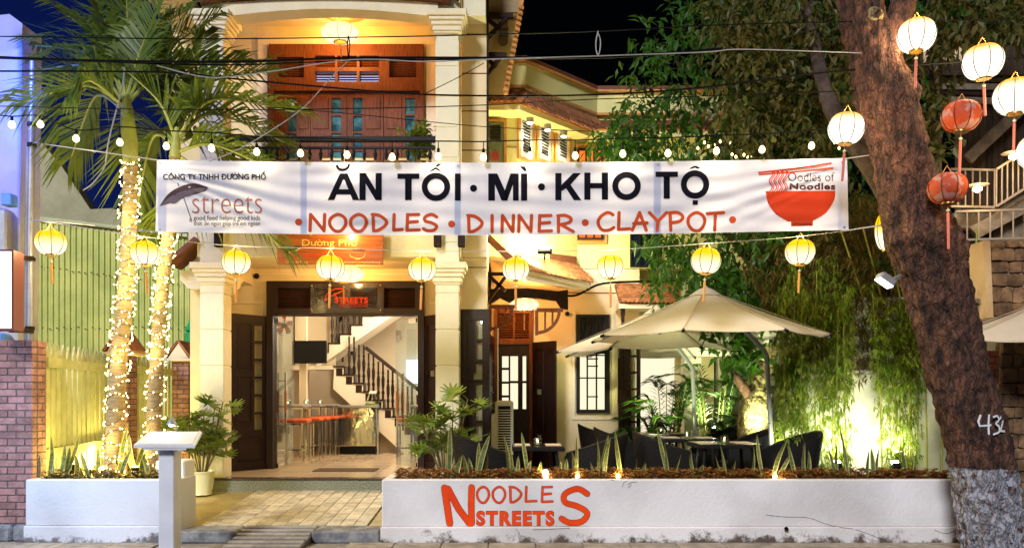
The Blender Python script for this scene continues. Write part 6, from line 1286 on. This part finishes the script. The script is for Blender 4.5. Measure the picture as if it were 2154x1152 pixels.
for k in range(7): MB().tube(cvec([(5.0+k*.2, 10.9, .3), (4.9+k*.22, 10.9, 2.2), (4.3+k*.3, 10.6, 3.8)], 6), .012, 6).build('culm', M['bamboo'], bo)
def garden_flood(px, py, D, w, lab, aim, col=(1, .97, .66)):
    c = P(px, py, D); o = T('garden_floodlight', lab, 'floodlight', c, 'garden ground floodlights'); MB().obox(c, (.10, .08, .07), Matrix.Rotation(-.6, 3, 'X'), .01).build('housing', M['black'], o); MB().obox(c+Vector((0, .028, .04)), (.08, .02, .06), Matrix.Rotation(-.6, 3, 'X')).build('lens', emis('garden_flood_lens', (1, 1, .8), 40, sample=False), o); MB().bar(c+Vector((0, 0, -.04)), (c.x, c.y, .3), .03, .03).build('stake', M['black'], o)
    lamp('flood_lamp', c+Vector((0, .06, .10)), w*2.4, col, .08, o, 'SPOT', c+Vector((0, .45, 1.2)), 2.5, .9); return o
garden_flood(1762, 980, 10.2, 20, 'bright ground floodlight under the middle bamboo clump', None); garden_flood(1885, 980, 10.2, 20, 'bright ground floodlight under the right bamboo clump', None); garden_flood(1650, 975, 10.62, 26, 'bright ground floodlight at the foot of the dense bamboo', None); garden_flood(1500, 905, 13.3, 40, 'ground floodlight hidden among the areca palms', None, (.95, 1, .6))
garden_flood(1600, 930, 11.8, 42, 'ground floodlight at the foot of the gnarled garden tree', None, (.9, 1, .55)); garden_flood(1385, 935, 12.2, 40, 'ground floodlight by the garden door lighting the low branches', None, (.95, 1, .5))
MB().lathe([(.03, 0), (.03, .06), (0, .07)], 10, P(1148, 1000, 8.9)).build('planter_spotlight', emis('small_spot', (1, .85, .4), 15, sample=False), pl)
for px in (1148, 1215, 1300, 1630): lamp('planter_spot_lamp', P(px, 994, 8.86), 2.2, (1, .8, .35), .02, pl); MB().lathe([(.02, 0), (.02, .03), (0, .04)], 8, P(px, 1004, 8.86)).build('planter_spotlight', emis('small_spot', (1, .85, .4), 15, sample=False), pl)
for px, lab in ((1772, 'round white wall washer glowing behind the left dark snake leaves'), (1890, 'round white wall washer glowing behind the right dark snake leaves')):
    c = P(px, 955, 10.8); o = T('wall_washer', lab, 'garden light', c); MB().lathe([(.04, -.06), (.055, .0), (.05, .03), (0, .035)], 12, c).build('housing', M['black'], o, 1); MB().lathe([(.045, .036), (.03, .05), (0, .055)], 12, c).build('lens', emis('washer_lens', (1, 1, .85), 20, sample=False), o, 1); lamp('washer_lamp', c+Vector((0, -.05, .12)), 7, (1, .97, .62), .05, o)
def areca(lab, c, n, H_, spread):
    o = T('areca_palm', lab, 'areca palm', c); c = Vector(c)
    for k in range(n):
        a = 2*pi*k/n*2.4+R.uniform(-.3, .3); s_ = spread*R.uniform(.5, 1.15); h = H_*R.uniform(.6, 1.15); b = c+Vector((.12*cos(a), .12*sin(a), 0))
        cc_ = [b, b+Vector((s_*.35*cos(a), s_*.35*sin(a), h*.75)), b+Vector((s_*cos(a), s_*sin(a), h*.82))]; cv = cvec(cc_, 8); N = len(cv); MB().tube(cv, [.012-.008*i/N for i in range(N)], 5).build('frond_stalk', M['palmstem'], o, 1); m = MB()
        for i in range(26):
            t = .30+.70*i/25; f = t*(N-1); q = min(int(f), N-2); p = cv[q].lerp(cv[q+1], f-q); tg = (cv[q+1]-cv[q]).normalized(); sd = tg.cross(Vector((0, 0, 1))).normalized()
            for sg in (-1, 1): leafm(m, p, sd*sg*(1-.4*t)+tg*.8+Vector((0, 0, .1)), Vector((0, 0, 1)), .32*(1-.5*abs(t-.6)), .036, .35)
        m.build('frond', M['areca'], o, kind='stuff')
areca('dark areca palm behind the patio tables, left one', (X(1400, 13.3), 13.3, .25), 15, 1.75, .62); areca('areca palm lit from below behind the parasol pole', (X(1500, 13.5), 13.5, .25), 15, 1.95, .72)
areca('small bright areca palm by the open garden door', (X(1350, 13.1), 13.1, .25), 9, 1.1, .4); areca('low areca palm beside the gnarled trunk', (X(1540, 13.2), 13.2, .25), 8, 1.0, .45)
from mathutils import noise as NZ
def bark_tube(path, rad, n=28, amp=.02, fz_=2.2, knobs=(), step=None):
    c = cvec(path, step or 12); N = len(c); vs, fs = [], []
    for i, p in enumerate(c):
        f = i/(N-1)*(len(rad)-1); k = min(int(f), len(rad)-2); r0 = rad[k]+(rad[k+1]-rad[k])*(f-k); a = (c[min(i+1, N-1)]-c[max(i-1, 0)]).normalized(); u = a.cross(Vector((0, 1, 0))).normalized(); w = u.cross(a)
        for j in range(n):
            t = 2*pi*j/n; d = u*cos(t)+w*sin(t); q = p+d*r0; r = r0*(1+.10*NZ.noise(Vector((d.x*1.5, d.y*1.5, q.z*.6))))+amp*(abs(NZ.noise(Vector((q.x*9, q.y*9, q.z*fz_))))*-2+.6)+amp*.8*NZ.noise(q*14)
            for kc, kr, ka in knobs: dd = (q-kc).length; r += ka*math.exp(-(dd/kr)**2)
            vs.append(tuple(p+d*r))
    for i in range(N-1):
        for j in range(n): a_ = i*n+j; b_ = i*n+(j+1) % n; fs.append((a_, b_, b_+n, a_+n))
    return MB().add(vs, fs)
# garden tree with gnarled trunk and big leafy crown
gt = T('garden_tree', 'large leafy tree with gnarled trunk filling the garden behind the parasol', 'tree', (X(1590, 12.4), 12.4, .3))
bark_tube([P(1590, 950, 12.4), P(1592, 850, 12.4), P(1600, 790, 12.4), P(1622, 720, 12.4), P(1612, 600, 12.3), P(1580, 400, 12), P(1600, 200, 12)], [.27, .24, .14, .10, .12, .10, .07], 26, .035, 6, step=10).build('trunk', M['gnarl'], gt, 2)
bark_tube([P(1575, 830, 12.3), P(1545, 790, 12.2), P(1520, 770, 12.2)], [.08, .06, .03], 12, .01).build('branch', M['bark'], gt, 2)
for pts, r_ in (([(1612, 600, 12.3), (1520, 480, 12.2), (1400, 350, 12)], .06), ([(1600, 500, 12.2), (1700, 350, 11.5), (1740, 150, 11)], .06), ([(1585, 420, 12), (1480, 250, 12), (1420, 120, 12)], .05), ([(1590, 300, 12), (1640, 120, 11.8), (1700, 0, 11.6)], .05)):
    bark_tube([P(*q) for q in pts], [r_, r_*.7, r_*.3], 10, .008, step=8).build('limb', M['bark'], gt, 2)
def crown(par, poly, n, d0, d1, mt, L=(.13, .24), k=9, wr=.42, name='crown', hang=.5):
    m = MB()
    for p in scatter(n, poly, d0, d1):
        ax = (rv(1)+Vector((0, -.3, -.1))).normalized()
        for q in range(k):
            c = p+ax*.055*q+rv(.04); leafm(m, c, rv(1)+ax*.5+Vector((0, 0, -hang)), (rv(.7)+Vector((0, -.5, .8))).normalized(), R.uniform(*L), R.uniform(*L)*wr, .22)
    return m.build(name, mt, par, kind='stuff')
crown(gt, [(1440, -20), (1410, 20), (1430, 70), (1345, 78), (1395, 120), (1350, 150), (1340, 210), (1300, 235), (1320, 265), (1258, 280), (1300, 310), (1290, 340), (1345, 440), (1335, 490), (1395, 540), (1430, 600), (1455, 640), (1480, 690), (1545, 760), (1600, 700), (1640, 640), (1690, 500), (1730, 300), (1740, -20)], 720, 10.9, 13.0, M['leafd'], (.11, .20), 10)
crown(gt, [(1480, -20), (1500, 120), (1540, 250), (1560, 330), (1640, 340), (1760, 330), (1800, 200), (1790, -20)], 400, 9.9, 11.4, M['leafo'], (.08, .14), 12, .5)
crown(gt, [(1258, 262), (1300, 225), (1340, 250), (1380, 300), (1370, 345), (1270, 345)], 60, 11.6, 12.4, M['leafd'], (.13, .22), 9, .3); crown(gt, [(1350, 75), (1395, 68), (1410, 100), (1370, 112)], 8, 11.4, 11.8, M['leafd'])
crown(gt, [(1385, 500), (1440, 500), (1430, 570), (1400, 590), (1385, 560)], 18, 11.6, 12.4, M['leafd'], (.13, .2)); crown(gt, [(1500, 735), (1600, 700), (1610, 760), (1560, 790), (1530, 770)], 14, 11.5, 12.2, M['leafd'], (.2, .3), 7, .42)
crown(gt, [(1440, 600), (1640, 520), (1650, 700), (1560, 700)], 110, 11.3, 12.6, M['leafd'], (.12, .2))
ff = MB()
fi = T('tree_fairy_lights', 'tiny warm fairy lights scattered in the tree leaves above the banner', 'string lights', P(1530, 310, 10.6))
for px, py in ((1468, 312), (1482, 300), (1490, 308), (1505, 305), (1515, 298), (1540, 325), (1548, 330), (1556, 322), (1565, 326), (1572, 330), (1580, 327), (1560, 318), (1755, 300), (1765, 312), (1770, 305), (1535, 300)): mesh_obj('bulb', fbm, fi, P(px, py, 10.4), scale=[1.6]*3)
MB().tube(cvec([P(1460, 315, 10.42), P(1515, 300, 10.42), P(1560, 325, 10.42), P(1650, 310, 10.42), P(1770, 308, 10.42)], 6), .003, 4).build('wire', M['timber'], fi)
# dark far canopy behind everything at the right (night trees beyond the plot)
ft_ = T('far_trees', 'dark mass of foliage behind the garden at the right', 'trees', (8, 16, 0)); ft_['kind'] = 'stuff'
crown(ft_, [(1560, -40), (2300, -40), (2300, 110), (1950, 160), (1960, 560), (1560, 760)], 900, 13.5, 16.5, M['leafd'], (.2, .34), 7, .5)
crown(ft_, [(1900, 60), (1990, 60), (1990, 330), (1930, 420), (1900, 300)], 110, 9.5, 11.0, M['leafo'], (.10, .18), 7, .5, name='vine'); crown(ft_, [(1940, -20), (2180, -20), (2160, 80), (1980, 95)], 130, 9.5, 11.0, M['leafo'], (.10, .18), 7, .5, name='vine')
# ================================================================ street tree
TD = 8.0
tt = T('street_tree', 'big leaning street tree with whitewashed foot and painted number 432', 'tree', (X(2095, TD), TD, 0))
tpath = [P(2118, 1240, TD), P(2098, 1140, TD), P(2078, 1040, TD), P(2060, 940, TD), P(2032, 840, TD), P(2005, 750, TD), P(1982, 660, TD), P(1960, 580, TD), P(1938, 500, TD), P(1916, 420, TD), P(1895, 330, TD), P(1868, 230, TD), P(1838, 120, TD), P(1815, 40, TD), P(1800, -60, TD)]
trad = [v/F*TD for v in (76, 67, 62, 60, 60, 58, 59, 62, 69, 62, 53, 56, 48, 42, 40)]
kn = [(P(1925, 500, TD-.3), .12, .05), (P(2012, 520, TD-.1), .14, .08), (P(1880, 510, TD-.15), .10, .07), (P(1925, 190, TD-.1), .10, .06), (P(1915, 470, TD-.33), .08, .04), (P(1830, 180, TD-.3), .07, .03)]
tm_ = M['bark'].copy(); tm_.name = 'street_tree_bark_and_whitewash'; n, l = tm_.node_tree.nodes, tm_.node_tree.links; b = n['Principled BSDF']; old = b.inputs['Base Color'].links[0].from_socket
g = n.new('ShaderNodeNewGeometry'); s_ = n.new('ShaderNodeSeparateXYZ'); l.new(g.outputs['Position'], s_.inputs[0]); t = n.new('ShaderNodeTexNoise'); t.inputs['Scale'].default_value = 13; t.inputs['Detail'].default_value = 10; t.inputs['Roughness'].default_value = .75; l.new(g.outputs['Position'], t.inputs['Vector'])
a_1 = n.new('ShaderNodeMapRange'); a_1.inputs['From Min'].default_value = .92; a_1.inputs['From Max'].default_value = .88; a_1.inputs['To Min'].default_value = -.5; a_1.inputs['To Max'].default_value = .02; l.new(s_.outputs['Z'], a_1.inputs['Value'])
a_2 = n.new('ShaderNodeMath'); l.new(t.outputs['Fac'], a_2.inputs[0]); l.new(a_1.outputs[0], a_2.inputs[1]); a_3 = n.new('ShaderNodeMapRange'); a_3.inputs['From Min'].default_value = .43; a_3.inputs['From Max'].default_value = .53; l.new(a_2.outputs[0], a_3.inputs['Value'])
x = n.new('ShaderNodeMixRGB'); x.inputs['Color2'].default_value = (.42, .42, .46, 1); l.new(old, x.inputs['Color1']); l.new(a_3.outputs[0], x.inputs['Fac']); l.new(x.outputs[0], b.inputs['Base Color'])
# bark fissures: dark cracks between plates
vo = n.new('ShaderNodeTexVoronoi'); vo.feature = 'DISTANCE_TO_EDGE'; vo.inputs['Scale'].default_value = 10; mp2 = n.new('ShaderNodeMapping'); mp2.inputs['Scale'].default_value = (1.9, 1.9, .30)
tn = n.new('ShaderNodeTexNoise'); tn.inputs['Scale'].default_value = 7; tn.inputs['Detail'].default_value = 6; va = n.new('ShaderNodeVectorMath'); va.operation = 'MULTIPLY_ADD'; l.new(g.outputs['Position'], tn.inputs['Vector']); l.new(tn.outputs['Color'], va.inputs[0]); va.inputs[1].default_value = (.22, .22, .22); l.new(g.outputs['Position'], va.inputs[2]); l.new(va.outputs[0], mp2.inputs[0]); l.new(mp2.outputs[0], vo.inputs['Vector'])
vr = n.new('ShaderNodeMapRange'); vr.inputs['From Max'].default_value = .16; vr.inputs['To Min'].default_value = .42; l.new(vo.outputs['Distance'], vr.inputs['Value']); ml = n.new('ShaderNodeVectorMath'); ml.operation = 'SCALE'; l.new(x.outputs[0], ml.inputs[0]); l.new(vr.outputs[0], ml.inputs['Scale']); l.new(ml.outputs[0], b.inputs['Base Color'])
bp2 = n.new('ShaderNodeBump'); bp2.inputs['Distance'].default_value = .02; bp2.inputs['Strength'].default_value = .7; l.new(vr.outputs[0], bp2.inputs['Height']); l.new(b.inputs['Normal'].links[0].from_socket, bp2.inputs['Normal']); l.new(bp2.outputs[0], b.inputs['Normal'])
bark_tube(tpath, trad, 96, .034, 1.3, kn, step=22).build('trunk', tm_, tt, 2)
bark_tube([P(1835, 130, TD), P(1868, 85, TD-.02), P(1895, 20, TD), P(1925, -70, TD)], [.14, .135, .12, .11], 32, .02, 2).build('limb', M['bark'], tt, 2)
bark_tube([P(1905, 470, TD+.2), P(1865, 400, TD+.6), P(1800, 300, TD+1.0), P(1745, 215, TD+1.4), P(1715, 100, TD+1.9), P(1690, -60, TD+2.2)], [.13, .12, .11, .09, .07, .05], 24, .015, 2).build('limb', mat('grey_bark', (.085, .06, .045), .9, col2=(.035, .024, .018), ns=8, bump=1), tt, 2)
MB().lathe([(.02, -.02), (.09, .0), (.06, .04), (0, .02)], 12, P(1840, 32, TD-.19), Vector((0, -1, 0))).build('branch_scar', M['gnarl'], tt, 2)
def trunkpt(px, py):
    for q in range(len(tpath)-1):
        za, zb = tpath[q].z, tpath[q+1].z; z = Z(py, TD-.25)
        if za <= z <= zb: t = (z-za)/(zb-za); cx = tpath[q].x+(tpath[q+1].x-tpath[q].x)*t; r = trad[q]+(trad[q+1]-trad[q])*t; break
    x = X(px, TD-.25); dx = min(abs(x-cx), r*.97); return Vector((x, TD-sqrt(r*r-dx*dx)-.026, z))
wpt = mat('white_number_paint', (.70, .70, .70), .8)
for nm, sts in (('painted_digit', [[(2056, 873), (2053, 885), (2056, 895), (2076, 893)], [(2073, 872), (2072, 890), (2073, 911)]]), ('painted_digit', [cr([(2083, 876), (2092, 874), (2096, 882), (2088, 890), (2095, 896), (2095, 907), (2083, 912)], 3)]), ('painted_digit', [cr([(2099, 880), (2104, 875), (2108, 881), (2104, 892), (2098, 904)], 3), [(2098, 905), (2109, 906)]])):
    m = MB()
    for s2 in sts: ribbon(m, s2, 4.2, trunkpt)
    m.build(nm, wpt, tt)
tf = T('tree_floodlight', 'small floodlight clamped to the left side of the street tree trunk', 'floodlight', P(1865, 588, 7.9)); Mr = Matrix.Rotation(radians(35), 3, 'Y'); c = P(1864, 588, 7.85)
MB().obox(c, (.17, .14, .07), Mr, .015).build('housing', M['steel'], tf); MB().obox(c+Mr@Vector((0, 0, -.04)), (.15, .12, .012), Mr).build('lens', emis('cold_lens', (.85, .92, 1), 4, sample=False), tf); MB().bar(c+Vector((.07, 0, .0)), P(1895, 580, 7.95), .03, .03).build('arm', M['steel'], tf)
# ================================================================ right neighbour
nb = T('neighbour_restaurant', 'wooden neighbouring building with outdoor stairs, railings and a letter sign', 'building', (X(2080, 12), 12, 0))
for k in range(6): MB().obox(P(2090, 138+k*15, 12.0), (1.9, .03, .095 if k % 2 else .06), Matrix.Rotation(.01*(k-2), 3, 'Y'), .004).build('clapboard', M['siding'] if k not in (1, 4) else M['timber'], nb)
for k in range(13): px = 2028+k*13; MB().obox(P(px, 340, 12.1), (.085, .03, 1.75+R.uniform(-.05, .05)), Matrix.Rotation(R.uniform(-.01, .01), 3, 'Y'), .004).build('plank', M['plank'], nb)
MB().bar(P(2035, 335, 11.9), P(2200, 180, 11.9), .06, .16).build('barge_board', M['siding'], nb); MB().box(X(2020, 12.15), X(2240, 12.15), 12.15, 12.3, .2, Z(215, 12.15)).build('wall', mat('brown_wall', (.22, .15, .09), .8), nb); MB().box(X(1962, 11.7), X(1982, 11.7), 11.7, 11.8, 0, Z(70, 11.7)).build('post', M['timber'], nb); MB().tube([P(1978, 430, 11.5), P(1968, 100, 11.5)], .035, 8).build('drain_pipe', M['siding'], nb)
nm_ = mat('pale_sign_letter', (.75, .55, .30), .6); nf = onwall(11.85); sg_ = T('letter_sign', 'raised cream letters on a dark board of the neighbouring building', 'sign', P(2050, 125, 11.9)); MB().box(X(1920, 11.86), X(2190, 11.86), 11.86, 11.9, Z(158, 11.86), Z(96, 11.86)).build('board', M['plank'], sg_)
for ch, bx in (('P', (1944, 102, 1958, 134)), ('M', (2028, 99, 2052, 130))): m = MB(); strokes(m, ch, bx, 6, nf); m.build('letter', nm_, sg_)
m = MB(); ribbon(m, cr([(1984, 105), (1984, 118), (1994, 128), (2006, 124), (2012, 106)], 4), 6, nf); m.build('letter', nm_, sg_); m = MB(); ribbon(m, [(2020, 98), (2020, 129)], 6, nf); m.build('letter', nm_, sg_)
rlm = mat('pale_railing', (.28, .22, .16), .6)
def railing(lab, a, b, n, h, D):
    o = T('railing', lab, 'railing', P(*a, D)); MB().bar(P(*a, D), P(*b, D), .03, .03).build('top_rail', rlm, o); MB().bar(P(a[0], a[1]+h, D), P(b[0], b[1]+h, D), .03, .03).build('bottom_rail', rlm, o)
    for k in range(n+1): t = k/n; px = a[0]+(b[0]-a[0])*t; py = a[1]+(b[1]-a[1])*t; MB().tube([P(px, py, D), P(px, py+h, D)], .011, 6).build('baluster', rlm, o)
railing('straight pale railing of the neighbour landing', (2000, 356), (2092, 358), 6, 78, 11.3); railing('sloping pale railing rising along the neighbour stairs', (2096, 356), (2200, 290), 9, 78, 11.2); railing('dark lower railing beneath the neighbour stairs', (2010, 445), (2180, 440), 7, 60, 11.0)
MB().prism([P(2040, 478, 11.4), P(2200, 390, 11.4), P(2200, 425, 11.4), P(2060, 500, 11.4)], (0, .4, 0)).build('stair_stringer', M['siding'], nb); MB().box(X(2005, 11.6), X(2180, 11.6), 11.6, 11.7, Z(560, 11.6), Z(448, 11.6)).build('lower_wall', M['siding'], nb); MB().box(X(2008, 11.5), X(2088, 11.5), 11.5, 11.56, Z(505, 11.5), Z(480, 11.5)).build('dark_window', M['black'], nb); MB().box(X(2005, 11.45), X(2092, 11.45), 11.42, 11.5, Z(486, 11.45), Z(480, 11.45)).build('window_hood', M['timber'], nb)
ns = T('floor_sign', 'small sign reading 2ND FL above the rubble behind the street tree', 'sign', P(2040, 538, 11.3)); MB().box(X(2008, 11.3), X(2066, 11.3), 11.3, 11.33, Z(547, 11.3), Z(528, 11.3)).build('board', M['timber'], ns); text_on('2ND FL', (2018, 531, 2062, 544), onwall(11.3), .02).build('letter', M['white'], ns)
def stones(lab, x0, x1, z0, z1, D, sx=.17, sz=.15):
    o = T('stone_wall', lab, 'wall', (x0, D, z0)); MB().box(x0+.01, x1, D+.03, D+.35, z0-.0, z1-.02).build('mortar_core', mat('pale_mortar', (.30, .25, .19), .9), o); z = z0
    while z < z1-.02:
        h = min(sz*R.uniform(.8, 1.3), z1-z); x = x0
        if z1-z-h < .06: h = z1-z
        while x < x1-.02:
            w = min(sx*R.uniform(.7, 1.5), x1-x)
            bm2 = bmesh.new(); bmesh.ops.create_cube(bm2, size=1); bmesh.ops.subdivide_edges(bm2, edges=bm2.edges[:], cuts=1)
            for v in bm2.verts:
                q = v.co.copy(); e = sum(1 for k in range(3) if abs(q[k]) > .4); f = (1, 1, .93, .86)[e]; v.co = Vector((q.x*w*f, q.y*.16*f, q.z*h*f))+rv(.008)
            me = bpy.data.meshes.new('stone'); bm2.to_mesh(me); bm2.free(); me.materials.append(M['stone']); mesh_obj('stone', me, o, (x+w/2, D+.05+R.uniform(-.02, .02), z+h/2)); x += w
        z += h
    return o
stones('upper stone wall beside the neighbour stairs at the right edge', X(2082, 9.4), X(2082, 9.4)+1.0, Z(665, 9.4), Z(507, 9.4), 9.4); stones('lower stone wall beneath the cut parasol at the right edge', X(2106, 9.2), X(2106, 9.2)+.9, 0, Z(690, 9.2), 9.2, .16, .15)
up = T('wall_end_post', 'pale rough post at the end of the upper stone wall', 'post', P(2076, 600, 9.35)); MB().prism([P(2068, 506, 9.3), P(2083, 506, 9.3), P(2090, 668, 9.3), P(2076, 668, 9.3)], (0, .3, 0)).build('post', mat('pale_ochre_stone', (.52, .36, .18), .85, bump=.5, bs=20), up)
brickpier('slim red brick pier between the street tree and the lower stone wall', X(2070, 9.1), X(2101, 9.1), 9.08, 9.3, 0, 2.1, bh=.062, bl=.11, mt=mat('red_brick', (.36, .12, .06), .85, col2=(.24, .08, .045), ns=10, var=.2, bump=.4))
rb = T('roof_fragment', 'pale little gabled vent tilted beside the cut parasol', 'vent', P(2040, 650, 9.5)); MB().bar(P(2018, 662, 9.45), P(2052, 630, 9.45), .10, .03).build('slope_board', M['siding'], rb); MB().bar(P(2052, 630, 9.45), P(2085, 668, 9.45), .10, .03).build('slope_board', M['siding'], rb); MB().prism([P(2025, 668, 9.5), P(2050, 644, 9.5), P(2074, 670, 9.5)], (0, .05, 0)).build('dark_opening', M['black'], rb)
for k, (px, py) in enumerate(((2056, 398), (2132, 330))):
    c = P(px, py, 11.0); o = T('neighbour_lamp', ('lower', 'upper')[k]+' round lamp glowing by the neighbour railings', 'lamp', c, 'lamps on the neighbouring building'); MB().lathe([(.01, .05), (.055, .02), (.06, -.01), (.0, -.05)], 12, c).build('bulb', emis('neighbour_lamp_glow', (1, .85, .5), 12, sample=False), o, 1); MB().lathe([(.01, .09), (.14, .06), (.15, .055), (.0, .065)], 16, c).build('lamp_shade', M['siding'], o); lamp('neighbour_lamp_light', c+Vector((0, -.15, -.12)), 7, (1, .68, .34), .08, o)
